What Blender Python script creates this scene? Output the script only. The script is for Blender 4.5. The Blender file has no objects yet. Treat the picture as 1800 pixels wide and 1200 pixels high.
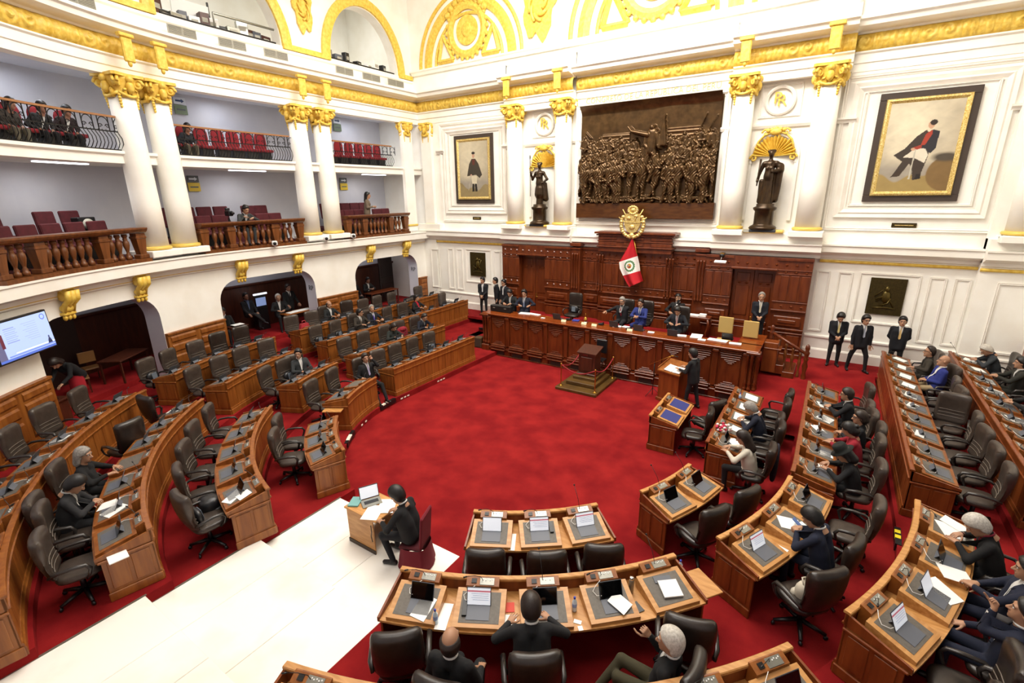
import bpy, bmesh, math, random
import numpy as np
from mathutils import Vector, Matrix, Euler
random.seed(7); rng = np.random.default_rng(7)
PI = math.pi
scene = bpy.context.scene
COL = scene.collection

# ------------------------------------------------------------------ camera, world, light, exposure
cam_data = bpy.data.cameras.new('camera'); cam = bpy.data.objects.new('camera', cam_data); COL.objects.link(cam)
cam_data.sensor_width = 36.0; cam_data.lens = 36.0 * 850.0 / 1800.0
cam_data.clip_start = 0.05; cam_data.clip_end = 200
YAW, PITCH, ROLL = math.radians(33.38948), math.radians(16.87056), math.radians(-0.84499)
_f = Vector((-math.sin(YAW) * math.cos(PITCH), math.cos(YAW) * math.cos(PITCH), -math.sin(PITCH)))
_r = Vector((math.cos(YAW), math.sin(YAW), 0)); _u = _r.cross(_f)
_r2 = _r * math.cos(ROLL) + _u * math.sin(ROLL); _u2 = -_r * math.sin(ROLL) + _u * math.cos(ROLL)
CAM = Vector((6.60, -19.59, 5.70))
cam.matrix_world = Matrix(((_r2.x, _u2.x, -_f.x, CAM.x), (_r2.y, _u2.y, -_f.y, CAM.y), (_r2.z, _u2.z, -_f.z, CAM.z), (0, 0, 0, 1)))
scene.camera = cam
world = bpy.data.worlds.new('world'); scene.world = world; world.use_nodes = True
world.node_tree.nodes['Background'].inputs[0].default_value = (1.0, 0.97, 0.92, 1)
world.node_tree.nodes['Background'].inputs[1].default_value = 0.25
scene.view_settings.view_transform = 'Standard'; scene.view_settings.look = 'None'
scene.view_settings.gamma = 1.0; scene.view_settings.use_curve_mapping = False
scene.view_settings.exposure = 0.0
def area(name, loc, target, sx, sy, power, color=(1, 0.965, 0.91)):
    d = bpy.data.lights.new(name, 'AREA'); d.shape = 'RECTANGLE'; d.size = sx; d.size_y = sy; d.energy = power; d.color = color
    o = bpy.data.objects.new(name, d); COL.objects.link(o); o.location = loc
    o.rotation_euler = (Vector(target) - Vector(loc)).to_track_quat('-Z', 'Y').to_euler()
    return o
area('skylight_lamp', (0, -9.0, 15.4), (0, -9.0, 0), 12, 11, 2500)
area('skylight_lamp_left', (-5.0, -9.5, 15.2), (-10.5, -9.0, 6), 5, 8, 300)
area('cove_floodlight', (0.5, -7.2, 15.3), (0.5, 0, 9.0), 11, 1.5, 1150, (1, 0.95, 0.86))
area('cove_floodlight_rear', (3.5, -19.0, 14.0), (2.5, -15.0, 0), 6, 3, 420)

# ------------------------------------------------------------------ helpers
def tag(o, label=None, cat=None, group=None, kind=None):
    if label: o['label'] = label
    if cat: o['category'] = cat
    if group: o['group'] = group
    if kind: o['kind'] = kind
    return o
def empty(name, loc=(0, 0, 0), rz=0.0, label=None, cat=None, group=None, kind=None):
    o = bpy.data.objects.new(name, None); COL.objects.link(o); o.location = loc; o.rotation_euler = (0, 0, rz)
    o.empty_display_size = 0.1
    return tag(o, label, cat, group, kind)
def add(name, me, parent=None, loc=(0, 0, 0), rot=(0, 0, 0), scale=None):
    o = bpy.data.objects.new(name, me); COL.objects.link(o)
    if parent is not None: o.parent = parent
    o.location = loc; o.rotation_euler = rot
    if scale: o.scale = scale
    return o
def children_of(o): return list(o.children)
def dup(root, loc, rz, label=None, group=None, name=None):
    r = root.copy(); COL.objects.link(r); r.location = loc; r.rotation_euler = (0, 0, rz)
    if label: r['label'] = label
    if group: r['group'] = group
    for ch in children_of(root):
        c = ch.copy(); COL.objects.link(c); c.parent = r
        for g in children_of(ch):
            d = g.copy(); COL.objects.link(d); d.parent = c
    return r
class MB:
    def __init__(s): s.v = []; s.f = []; s.m = []; s.sm = []
    def raw(s, vs, fs, m=0, smooth=False):
        o = len(s.v); s.v.extend([tuple(map(float, p)) for p in vs])
        for f in fs: s.f.append([int(i) + o for i in f]); s.m.append(m); s.sm.append(smooth)
        return s
    def box(s, c, d, rz=0.0, m=0, ch=0.0, rx=0.0, ry=0.0):
        x, y, z = d[0] / 2, d[1] / 2, d[2] / 2
        R = Euler((rx, ry, rz)).to_matrix() if (rx or ry or rz) else None
        if ch > 0:
            ch = min(ch, x * .95, y * .95, z * .95); vs = []
            for sx in (-1, 1):
                for sy in (-1, 1):
                    for sz in (-1, 1):
                        vs += [(sx * (x - ch), sy * (y - ch), sz * z), (sx * (x - ch), sy * y, sz * (z - ch)), (sx * x, sy * (y - ch), sz * (z - ch))]
            idx = lambda a, b, c_, k: ((a * 2 + b) * 2 + c_) * 3 + k
            fs = [[idx(0, 0, 1, 0), idx(1, 0, 1, 0), idx(1, 1, 1, 0), idx(0, 1, 1, 0)], [idx(0, 0, 0, 0), idx(0, 1, 0, 0), idx(1, 1, 0, 0), idx(1, 0, 0, 0)],
                  [idx(0, 0, 0, 1), idx(1, 0, 0, 1), idx(1, 0, 1, 1), idx(0, 0, 1, 1)], [idx(0, 1, 0, 1), idx(0, 1, 1, 1), idx(1, 1, 1, 1), idx(1, 1, 0, 1)],
                  [idx(0, 0, 0, 2), idx(0, 0, 1, 2), idx(0, 1, 1, 2), idx(0, 1, 0, 2)], [idx(1, 0, 0, 2), idx(1, 1, 0, 2), idx(1, 1, 1, 2), idx(1, 0, 1, 2)]]
            for a in (0, 1):
                fs.append([idx(0, a, 0, 0), idx(1, a, 0, 0), idx(1, a, 0, 1), idx(0, a, 0, 1)]); fs.append([idx(0, a, 1, 0), idx(1, a, 1, 0), idx(1, a, 1, 1), idx(0, a, 1, 1)])
                fs.append([idx(a, 0, 0, 0), idx(a, 1, 0, 0), idx(a, 1, 0, 2), idx(a, 0, 0, 2)]); fs.append([idx(a, 0, 1, 0), idx(a, 1, 1, 0), idx(a, 1, 1, 2), idx(a, 0, 1, 2)])
                for b in (0, 1): fs.append([idx(a, b, 0, 1), idx(a, b, 1, 1), idx(a, b, 1, 2), idx(a, b, 0, 2)])
            for a in (0, 1):
                for b in (0, 1):
                    for e in (0, 1): fs.append([idx(a, b, e, 0), idx(a, b, e, 1), idx(a, b, e, 2)])
        else:
            vs = [(sx * x, sy * y, sz * z) for sx in (-1, 1) for sy in (-1, 1) for sz in (-1, 1)]
            fs = [[0, 1, 3, 2], [4, 6, 7, 5], [0, 4, 5, 1], [2, 3, 7, 6], [0, 2, 6, 4], [1, 5, 7, 3]]
        if R is not None: vs = [R @ Vector(p) for p in vs]
        return s.raw([(p[0] + c[0], p[1] + c[1], p[2] + c[2]) for p in vs], fs, m)
    def tube(s, pts, r, n=8, m=0, cap=True, smooth=True, flat=1.0):
        pts = [Vector(p) for p in pts]; k = len(pts); rs = r if hasattr(r, '__len__') else [r] * k
        vs = []; up = Vector((0, 0, 1)); prev = None
        for i, p in enumerate(pts):
            t = (pts[min(i + 1, k - 1)] - pts[max(i - 1, 0)]).normalized()
            a = prev - t * prev.dot(t) if prev is not None else (up.cross(t) if abs(t.z) < .95 else Vector((1, 0, 0)) - t * t.x)
            if a.length < 1e-6: a = t.orthogonal()
            a.normalize(); b = t.cross(a); prev = a
            for j in range(n):
                q = 2 * PI * j / n; vs.append(p + a * (rs[i] * math.cos(q)) + b * (rs[i] * math.sin(q) * flat))
        fs = [[i * n + j, i * n + (j + 1) % n, (i + 1) * n + (j + 1) % n, (i + 1) * n + j] for i in range(k - 1) for j in range(n)]
        if cap: fs += [list(range(n - 1, -1, -1)), list(range((k - 1) * n, k * n))]
        return s.raw(vs, fs, m, smooth)
    def lathe(s, prof, n=16, c=(0, 0, 0), m=0, smooth=True):
        vs = [(c[0] + r * math.cos(2 * PI * j / n), c[1] + r * math.sin(2 * PI * j / n), c[2] + z) for r, z in prof for j in range(n)]
        k = len(prof)
        fs = [[i * n + j, i * n + (j + 1) % n, (i + 1) * n + (j + 1) % n, (i + 1) * n + j] for i in range(k - 1) for j in range(n)]
        fs += [list(range(n - 1, -1, -1)), list(range((k - 1) * n, k * n))]
        return s.raw(vs, fs, m, smooth)
    def ell(s, c, d, n=12, k=8, m=0, p=2.0, R=None):
        # super-ellipsoid; d are half sizes, p the squareness
        vs = []; e = 2.0 / p
        sg = lambda x: math.copysign(abs(x) ** e, x)
        for i in range(k + 1):
            a = -PI / 2 + PI * i / k
            for j in range(n):
                b = 2 * PI * j / n
                q = Vector((sg(math.cos(a)) * sg(math.cos(b)) * d[0], sg(math.cos(a)) * sg(math.sin(b)) * d[1], sg(math.sin(a)) * d[2]))
                if R is not None: q = R @ q
                vs.append((q.x + c[0], q.y + c[1], q.z + c[2]))
        fs = [[i * n + j, i * n + (j + 1) % n, (i + 1) * n + (j + 1) % n, (i + 1) * n + j] for i in range(k) for j in range(n)]
        return s.raw(vs, fs, m, True)
    def prism(s, poly, z0, z1, m=0, T=None):
        # polygon (x,y) extruded z0..z1, T optional map
        n = len(poly); vs = [(x, y, z0) for x, y in poly] + [(x, y, z1) for x, y in poly]
        if T: vs = [T(p) for p in vs]
        fs = [list(range(n - 1, -1, -1)), list(range(n, 2 * n))] + [[i, (i + 1) % n, n + (i + 1) % n, n + i] for i in range(n)]
        return s.raw(vs, fs, m)
    def mesh(s, name, mats):
        me = bpy.data.meshes.new(name); me.from_pydata(s.v, [], s.f); me.update()
        for mt in (mats if isinstance(mats, (list, tuple)) else [mats]): me.materials.append(mt)
        me.polygons.foreach_set('material_index', s.m); me.polygons.foreach_set('use_smooth', s.sm)
        return me
    def build(s, name, mats, parent=None, loc=(0, 0, 0), rot=(0, 0, 0)):
        return add(name, s.mesh(name, mats), parent, loc, rot)

# hall geometry: straight sides joined by a half circle about (0, YC); s runs from the back wall along the left side
YC = -9.45
def hp(s, r):
    """point and outward normal / tangent on the horseshoe of radius r at running length s"""
    L = -YC
    if s <= L: return Vector((-r, -s, 0)), Vector((-1, 0, 0)), Vector((0, -1, 0))
    a = PI + (s - L) / r
    if a <= 2 * PI: return Vector((r * math.cos(a), YC + r * math.sin(a), 0)), Vector((math.cos(a), math.sin(a), 0)), Vector((-math.sin(a), math.cos(a), 0))
    return Vector((r, YC + (s - L - PI * r), 0)), Vector((1, 0, 0)), Vector((0, 1, 0))
def s_of(phi, r): return -YC + r * (math.radians(phi) - PI)      # phi in degrees, 180..360
def s_right(y, r): return -YC + PI * r + (y - YC)
def srange(s0, s1, r, step=0.3):
    L = -YC; out = [s0]
    for a, b, st in ((0, L, 99), (L, L + PI * r, step), (L + PI * r, 999, 99)):
        lo, hi = max(s0, a), min(s1, b)
        if hi - lo > 1e-6:
            n = max(1, int(math.ceil((hi - lo) / st)))
            out += [lo + (hi - lo) * (i + 1) / n for i in range(n)]
    return out
def sweep(mb, prof, r, ss, m=0, close=True, smooth=False, caps=True):
    """profile [(outward offset, z)] swept along the horseshoe"""
    n = len(prof); vs = []
    for s in ss:
        p, nn, t = hp(s, r)
        for d, z in prof: vs.append((p.x + nn.x * d, p.y + nn.y * d, z))
    fs = []
    for i in range(len(ss) - 1):
        for j in range(n if close else n - 1):
            k = (j + 1) % n; fs.append([i * n + j, (i + 1) * n + j, (i + 1) * n + k, i * n + k])
    if close and caps: fs += [list(range(n)), list(range((len(ss) - 1) * n + n - 1, (len(ss) - 1) * n - 1, -1))]
    return mb.raw(vs, fs, m, smooth)
def rect(d0, d1, z0, z1): return [(d0, z0), (d1, z0), (d1, z1), (d0, z1)]

# ------------------------------------------------------------------ materials
def lin(c):
    if isinstance(c, str): c = [int(c[i:i + 2], 16) / 255 for i in (0, 2, 4)]
    return tuple((x / 12.92 if x <= .04045 else ((x + .055) / 1.055) ** 2.4) for x in c) + (1.0,)
_mats = {}
def mat(name, c='808080', rough=.5, metal=0.0, c2=None, scale=6.0, detail=4.0, kind='noise', bump=0.0, bscale=None, emit=0.0, spec=None, stretch=(1, 1, 1), alpha=None, trans=0.0, sheen=0.0, ramp=(.35, .65)):
    if name in _mats: return _mats[name]
    m = bpy.data.materials.new(name); m.use_nodes = True; nt = m.node_tree; b = nt.nodes['Principled BSDF']
    b.inputs['Base Color'].default_value = lin(c); b.inputs['Roughness'].default_value = rough; b.inputs['Metallic'].default_value = metal
    if spec is not None: b.inputs['Specular IOR Level'].default_value = spec
    if trans: b.inputs['Transmission Weight'].default_value = trans
    if sheen: b.inputs['Sheen Weight'].default_value = sheen
    if emit: b.inputs['Emission Color'].default_value = lin(c); b.inputs['Emission Strength'].default_value = emit
    if c2 or bump:
        tc = nt.nodes.new('ShaderNodeTexCoord'); mp = nt.nodes.new('ShaderNodeMapping'); mp.inputs['Scale'].default_value = stretch
        nt.links.new(tc.outputs['Object'], mp.inputs['Vector'])
        def tex(sc):
            if kind == 'wave':
                t = nt.nodes.new('ShaderNodeTexWave'); t.inputs['Scale'].default_value = sc; t.inputs['Distortion'].default_value = 6; t.inputs['Detail'].default_value = detail; t.inputs['Detail Scale'].default_value = 1.5
            elif kind == 'voronoi':
                t = nt.nodes.new('ShaderNodeTexVoronoi'); t.inputs['Scale'].default_value = sc
            else:
                t = nt.nodes.new('ShaderNodeTexNoise'); t.inputs['Scale'].default_value = sc; t.inputs['Detail'].default_value = detail
            nt.links.new(mp.outputs['Vector'], t.inputs['Vector']); return t
        if c2:
            t = tex(scale); cr = nt.nodes.new('ShaderNodeValToRGB')
            cr.color_ramp.elements[0].position = ramp[0]; cr.color_ramp.elements[1].position = ramp[1]
            cr.color_ramp.elements[0].color = lin(c); cr.color_ramp.elements[1].color = lin(c2)
            nt.links.new(t.outputs[0], cr.inputs[0]); nt.links.new(cr.outputs[0], b.inputs['Base Color'])
        if bump:
            t = tex(bscale or scale); bp = nt.nodes.new('ShaderNodeBump'); bp.inputs['Strength'].default_value = bump; bp.inputs['Distance'].default_value = .01
            nt.links.new(t.outputs[0], bp.inputs['Height']); nt.links.new(bp.outputs[0], b.inputs['Normal'])
    _mats[name] = m; return m
def attr_mat(name, rough=.6, emit=0.0):
    """paint carried per vertex: canvases, screens, flags"""
    if name in _mats: return _mats[name]
    m = bpy.data.materials.new(name); m.use_nodes = True; nt = m.node_tree; b = nt.nodes['Principled BSDF']
    a = nt.nodes.new('ShaderNodeVertexColor'); a.layer_name = 'paint'
    nt.links.new(a.outputs[0], b.inputs['Base Color']); b.inputs['Roughness'].default_value = rough
    if emit: nt.links.new(a.outputs[0], b.inputs['Emission Color']); b.inputs['Emission Strength'].default_value = emit
    _mats[name] = m; return m
PLASTER = mat('ivory_plaster', 'F3EFE4', .75, c2='FAF8F0', scale=1.2, bump=.03, bscale=9)
PLASTER_D = mat('cream_moulding', 'EAE5DA', .7, c2='F2EEE5', scale=2)
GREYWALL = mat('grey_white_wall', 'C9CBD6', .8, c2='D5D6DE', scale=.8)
GOLD = mat('yellow_gold_paint', 'DDB440', .45, .0, c2='F0D062', scale=9, bump=.35, bscale=28)
GILT = mat('gilt_metal', 'C8A44A', .32, .6, c2='F4E2A0', scale=30, bump=.5, bscale=60)
WOOD = mat('orange_brown_wood', '7A4216', .38, c2='965A24', scale=2.2, kind='noise', stretch=(5, 5, .5), bump=.05, bscale=3, detail=6)
WOOD_L = mat('light_honey_wood', 'AC763C', .4, c2='C69256', scale=3, stretch=(1, 6, 6), detail=6)
WOOD_R = mat('red_mahogany', '6C3212', .35, c2='84441C', scale=2.0, stretch=(5, 5, .6), detail=6, bump=.04)
MAHOG = mat('dark_mahogany', '56240E', .28, c2='6E3416', scale=2.2, stretch=(4, 4, .7), detail=6, bump=.06, bscale=6)
MAHOG_D = mat('deep_brown_wood', '3C1A0E', .4, c2='4C2414', scale=2.5, stretch=(4, 4, .7))
CARPET = mat('red_carpet', '721014', .95, c2='8A1C1C', scale=1.6, detail=8, bump=.3, bscale=140, spec=.12)
MARBLE = mat('white_marble', 'E4E0D4', .28, c2='F4F1E8', scale=.9, detail=9, ramp=(.3, .5))
LEATHER = mat('brown_grey_leather', '382F29', .36, c2='453B34', scale=9, bump=.12, bscale=70)
LEATHER_B = mat('dark_brown_leather', '221B17', .33, c2='2E2520', scale=9, bump=.12, bscale=70)
BLACK = mat('black_plastic', '121214', .4)
BLACKL = mat('black_leather', '17171A', .35, bump=.1, bscale=60)
PAD = mat('grey_leather_pad', '5C564E', .6, c2='666058', scale=30)
BLUEPAD = mat('blue_leather_pad', '2C3272', .6)
STEEL = mat('brushed_steel', '9A9A92', .35, .8)
CHROME = mat('chrome', 'D8D8D8', .15, 1.0)
BRASS = mat('brass', 'B5893A', .3, .9)
PAPER = mat('white_paper', 'F4F4F0', .8)
SCREEN_ON = mat('lit_screen', 'DDE2EA', .3, emit=.55)
SCREEN_HEAD = mat('lit_screen_red_band', 'C07480', .3, emit=.45)
SCREEN_TXT = mat('lit_screen_text', 'A9AEBE', .3, emit=.4)
GLASS_OFF = mat('dark_glass', '050506', .08)
SLATE = mat('slate_plastic', '5B5F68', .5)
BRONZE = mat('dark_bronze', '33261A', .3, .6, c2='46341F', scale=5)
BRONZE_R = mat('relief_bronze', '4A3620', .24, .62, c2='5E462A', scale=5)
BALW = mat('balustrade_wood', '5C3212', .35, c2='784620', scale=2.5, stretch=(5, 5, .6))
BRONZE_P = mat('bronze_plaque', '3A3014', .4, .6, c2='4A3E1C', scale=20, bump=.3, bscale=24)
PLUSH = mat('burgundy_plush', '420C14', .9, c2='50141C', scale=8)
PLUSH_R = mat('red_upholstery', '7C101C', .85)
IRON = mat('wrought_iron', '1C1A1A', .5, .5)
WHITEPL = mat('white_plastic', 'E8E8E6', .5)
GRILLE = mat('vent_grille_grey', 'A9A69A', .6)
TAN = mat('tan_fabric', 'B79A5A', .8)
WIRE = mat('white_cable', 'EDEAE4', .5)
YELLOW = mat('yellow_tape', 'E8D21E', .6)
WTAPE = mat('white_tape', 'E8E2D2', .6)
GLASSW = mat('clear_plastic', 'CFE0EC', .15, spec=.6)
BLUECAP = mat('blue_plastic', '2A3FA8', .4)
# ------------------------------------------------------------------ setting: floors
ZW, DZ = -0.72, 0.18
TZ = [ZW + DZ * i for i in range(5)]                 # well, T1..T4 (T4 = level of the wall base)
RT = [0.0, 4.62, 6.32, 8.15, 9.75, 16.0]             # where each level starts
RTS = {-1: [0, 4.53, 6.24, 8.01, 9.61, 16.0], 1: [0, 4.80, 6.50, 8.32, 9.95, 16.0]}
AX0, AX1 = -1.55, 1.78                               # the marble aisle
def struct(o): o['kind'] = 'structure'; return o
_tn = [0]
def trim(mb, mats, parent=None):
    _tn[0] += 1
    return struct(mb.build('trim_%d' % _tn[0], mats, parent))
floor = struct(empty('floor'))
def tier_strip(mb, r0, r1, z0, z1, side, z_low):
    """one carpeted level: top between the radii and the riser at r0, on one side of the marble aisle"""
    n = 40; vs = []
    for i in range(n + 1):
        for r in (r0, r1):
            if side < 0:
                pe = math.acos(AX0 / r); pe = 2 * PI - pe if pe < PI else pe
                sa = 0.0; se = -YC + r * (pe - PI)
                f = i / n
                s = f / .3 * -YC if f < .3 else -YC + (f - .3) / .7 * (se + YC)
            else:
                pe = 2 * PI - math.acos(AX1 / r); s_st = -YC + r * (pe - PI); s_arc = -YC + PI * r
                f = i / n
                s = s_st + f / .7 * (s_arc - s_st) if f < .7 else s_arc + (f - .7) / .3 * -YC
            p = hp(s, r)[0]; vs.append((p.x, p.y, z1))
            if r == r0: vs.append((p.x, p.y, z_low))
    for j in ([n] if side < 0 else [0]):
        a, b = vs[3 * j], vs[3 * j + 2]; mb.raw([a, b, (b[0], b[1], z_low), (a[0], a[1], z_low)], [[0, 1, 2, 3]])
    # order per i: r0 top, r0 low, r1 top
    fs = []
    for i in range(n):
        a, b = 3 * i, 3 * i + 3
        fs += [[a, b, b + 2, a + 2], [a + 1, b + 1, b, a]]
    mb.raw(vs, fs)
for k in range(1, 5):
    mb = MB()
    for sd in (-1, 1): tier_strip(mb, RTS[sd][k], RTS[sd][k + 1], 0, TZ[k], sd, TZ[k] - DZ - .3)
    mb.build('carpet_tier', CARPET, floor)
mb = MB(); mb.box((0, -8.2, ZW - .06), (10.2, 16.4, .12)); mb.build('carpet_well', CARPET, floor)
mb = MB(); mb.box((0, -9, -1.3), (40, 40, .3)); mb.build('subfloor', PLASTER_D, floor)
# carpet of the wall-side landings beside the rostrum
mb = MB(); mb.box((7.9, -.65, -.06), (7.6, 1.3, .12)); mb.build('carpet_landing', CARPET, floor)
mb = MB(); mb.box((-7.9, -.65, -.06), (7.6, 1.3, .12)); mb.build('carpet_landing', CARPET, floor)
mb = MB(); mb.raw([(5.1, -1.3, 0), (8.33, -1.3, 0), (8.33, -3.0, TZ[3]), (8.33, -6.2, TZ[2] - .02), (5.1, -6.2, TZ[2] - .02), (5.1, -3.0, TZ[3]), (5.1, -6.2, -1.2), (5.1, -1.3, -1.2)], [[0, 1, 2, 5], [5, 2, 3, 4], [0, 5, 4, 6, 7]]); mb.build('carpet_ramp', CARPET, floor)
# marble aisle: slabs with open joints
SY = [-14.12, -15.92, -17.72, -19.4, -21.2]
for k in range(1, 5):
    y1, y0 = SY[k - 1], SY[k]
    z = TZ[k]
    mb = MB(); mb.box(((AX0 + AX1) / 2, (y0 + y1) / 2, z - .5), (AX1 - AX0 - .004, y1 - y0 - .004, .9)); mb.build('marble_step_core', MARBLE, floor)
    cuts = [AX0, AX0 + .95 + .2 * (k % 2), AX0 + 2.2 - .25 * (k % 2), AX1]
    for i in range(3):
        a, b = cuts[i], cuts[i + 1]
        MB().box(((a + b) / 2, (y0 + y1) / 2 + .015, z - .028), (b - a - .005, y1 - y0 + .03, .056), ch=.006).build('marble_slab', MARBLE, floor)
# metal strips where the carpet meets the marble
mb = MB()
for k in range(1, 5):
    ya, yb = SY[k - 1], SY[k]
    mb.box((AX0 - .012, (ya + yb) / 2 + .05, TZ[k] + .004), (.03, ya - yb, .008))
mb.build('edge_strip', mat('dull_steel_strip', '6E6A60', .5, .5), floor)
# dark anti slip strips with light dashes along the open front of the first tier
def nosing(r, s0, s1, z, tape, ndash, dl=.09):
    e = struct(empty('step_nosing')); e.parent = floor
    mb = MB(); sweep(mb, rect(-.03, .06, z - .13, z + .012), r, srange(s0, s1, r, .15)); mb.build('rubber_strip', BLACK, e)
    for i in range(ndash):
        s = s0 + (s1 - s0) * (.35 + .3 * i / max(1, ndash - 1))
        mb = MB(); sweep(mb, rect(-.034, .05, z - .02, z + .017), r, [s, s + dl]); mb.build('tape_dash', tape, e)
nosing(4.53, 9.62, 10.35, TZ[1], WTAPE, 2, .14); nosing(4.53, 11.95, 12.7, TZ[1], WTAPE, 3, .1)
nosing(6.50, s_of(355, 6.5), s_of(359.5, 6.5), TZ[2], YELLOW, 2, .1)
nosing(8.32, s_of(355.2, 8.32), s_of(359, 8.32), TZ[3], YELLOW, 2, .1); nosing(8.32, s_right(-.95, 8.32), s_right(-.3, 8.32), TZ[3], YELLOW, 3, .06)
# short flights between rostrum and the left rows / the right landing
mb = MB()
for k, (x0, x1) in ((1, (-6.3, -4.62)), (2, (-8.1, -6.3))):
    pass
for k in (1, 2, 3):
    y = -4.55 + .75 * k
    mb = MB(); mb.box((-5.6, (y + 0) / 2, TZ[k] - .2), (2.1, -y, .4)); mb.build('carpet_step', CARPET, floor)
    mb = MB(); mb.box((-5.85, y - .012, TZ[k] - .03), (1.5, .05, .09)); 
    o = mb.build('step_nosing', BLACK, floor)
    for i in range(4): MB().box((-5.55 + .1 * i, y - .02, TZ[k] + .012), (.07, .05, .02)).build('tape_dash', WTAPE, floor)
# low ridges of the well carpet (dashes on the riser under the straight left row)
for i, s in enumerate((7.2, 7.35, 7.5, 9.0, 9.15, 9.3, 11.1, 11.35)):
    mb = MB(); sweep(mb, rect(-.012, 0, TZ[1] - .13, TZ[1] - .09), 4.53, [s, s + .09]); mb.build('tape_dash', WTAPE, floor)

# ------------------------------------------------------------------ setting: walls
ZL0, ZL1 = 3.55, 3.92          # gallery ledge
R0 = 11.8
def arch_top(s, a, b, zt, R):
    if s < a + R: return zt - R + math.sqrt(max(0, R * R - (a + R - s) ** 2))
    if s > b - R: return zt - R + math.sqrt(max(0, R * R - (s - b + R) ** 2))
    return zt
ARCH1 = [(.75, 4.85), (7.0, 11.0), (13.2, 17.0)]
def arch_wall(mb, openings, s_end, ztop, zt, R, r0, r1, sill=-.1, m=0, m2=1):
    cur = 0.0
    def solid(a, b, r, z0, z1):
        ss = srange(a, b, r); 
        vs = []
        for s in ss:
            p = hp(s * 1.0, r)[0]; vs += [(p.x, p.y, z0), (p.x, p.y, z1)]
        mb.raw(vs, [[2 * i, 2 * i + 1, 2 * i + 3, 2 * i + 2] for i in range(len(ss) - 1)], m)
    def P(s, r, z):
        # same angular station on another radius
        L = -YC
        sr = s if s <= L else L + (s - L) * r / r0
        p = hp(sr, r)[0]; return (p.x, p.y, z)
    for a, b in list(openings) + [(s_end, None)]:
        for r in (r0,): solid(cur, a, r, sill, ztop)
        if b is None: break
        n = 30; sa = sorted(set([a + R * (1 - math.cos(PI / 2 * i / 8)) for i in range(9)] + [b - R * (1 - math.cos(PI / 2 * i / 8)) for i in range(9)] + [a + R + (b - a - 2 * R) * i / 8 for i in range(9)]))
        f0 = [P(s, r0, arch_top(s, a, b, zt, R)) for s in sa]; f1 = [P(s, r0, ztop) for s in sa]
        k = len(sa); mb.raw(f0 + f1, [[i, k + i, k + i + 1, i + 1] for i in range(k - 1)], m)
        con = [(a, sill)] + [(s, arch_top(s, a, b, zt, R)) for s in sa] + [(b, sill)]
        vs = [P(s, r0, z) for s, z in con] + [P(s, r1, z) for s, z in con]; k = len(con)
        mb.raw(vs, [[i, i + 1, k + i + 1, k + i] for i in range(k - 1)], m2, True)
        cur = b
S_END = 19.0
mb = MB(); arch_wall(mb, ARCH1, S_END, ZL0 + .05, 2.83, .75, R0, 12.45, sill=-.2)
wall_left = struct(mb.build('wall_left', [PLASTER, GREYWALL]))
# rear walls of the ground floor rooms and of both galleries, soffits, slabs
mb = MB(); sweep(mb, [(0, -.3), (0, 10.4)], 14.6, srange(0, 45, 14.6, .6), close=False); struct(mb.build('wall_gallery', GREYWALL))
mb = MB(); sweep(mb, [(0, -.3), (0, 2.05), (-.06, 2.05), (-.1, 2.1), (-.1, 2.16), (.02, 2.16)], 14.5, srange(0, 22, 14.5, .6), close=False); trim(mb, MAHOG_D)
mb = MB(); sweep(mb, rect(0, 2.9, ZL0 + .02, ZL1 - .05), R0 - .1, srange(0, S_END, R0, .4)); trim(mb, PLASTER)
mb = MB(); sweep(mb, rect(0, 2.9, 6.80, 7.05), R0, srange(0, S_END, R0, .4)); trim(mb, PLASTER)
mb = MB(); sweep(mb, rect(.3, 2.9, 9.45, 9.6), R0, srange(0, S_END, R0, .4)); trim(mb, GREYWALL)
mb = MB(); sweep(mb, rect(.2, 4.5, 11.0, 11.15), R0, srange(0, S_END, R0, .4)); trim(mb, PLASTER)
mb = MB(); sweep(mb, [(0, 10.4), (0, 15.9)], 16.4, srange(0, 45, 16.4, .6), close=False); struct(mb.build('wall_attic', PLASTER))
mb = MB(); sweep(mb, [(0, -1.2), (0, 16)], R0 + .02, srange(s_right(-9.4, R0), s_right(-.02, R0), R0, .5), close=False); struct(mb.build('wall_right', PLASTER))
mb = MB(); sweep(mb, rect(-.12, 0, -.2, 1.45), R0, srange(s_right(-9.4, R0), s_right(-.3, R0), R0, .5)); trim(mb, WOOD_R)
mb = MB(); mb.box((0, -9, 16.05), (40, 42, .1)); struct(mb.build('ceiling', PLASTER))
mb = MB(); mb.box((0, -9.0, 15.9), (13, 12, .12)); 
sk = struct(mb.build('window_1', mat('opal_skylight', 'FFF6E6', .6, emit=.6)))
mb = MB(); mb.box((0, .08, 7.5), (40, .16, 17.6)); struct(mb.build('wall_back', PLASTER))
# end wall of the left galleries, beside the back wall
# ledge of the first gallery with gold strip, pedestal courses
mb = MB(); sweep(mb, [(0, ZL0 - .28), (-.06, ZL0 - .24), (-.08, ZL0 - .08), (-.3, ZL0), (-.42, ZL0 + .03), (-.42, ZL1 - .08), (-.46, ZL1 - .05), (-.46, ZL1), (.1, ZL1)], R0, srange(0, S_END, R0, .25), close=False); trim(mb, PLASTER)
mb = MB(); sweep(mb, [(0, 3.30), (-.05, 3.31), (-.07, 3.36), (-.05, 3.41), (0, 3.42)], R0, srange(0, S_END, R0, .25), close=False); trim(mb, GOLD)
# second gallery fascia
mb = MB(); sweep(mb, [(.3, 6.72), (-.02, 6.74), (-.02, 6.95), (-.1, 7.0), (-.1, 7.08), (.2, 7.08)], R0, srange(0, S_END, R0, .25), close=False); trim(mb, PLASTER)
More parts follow.
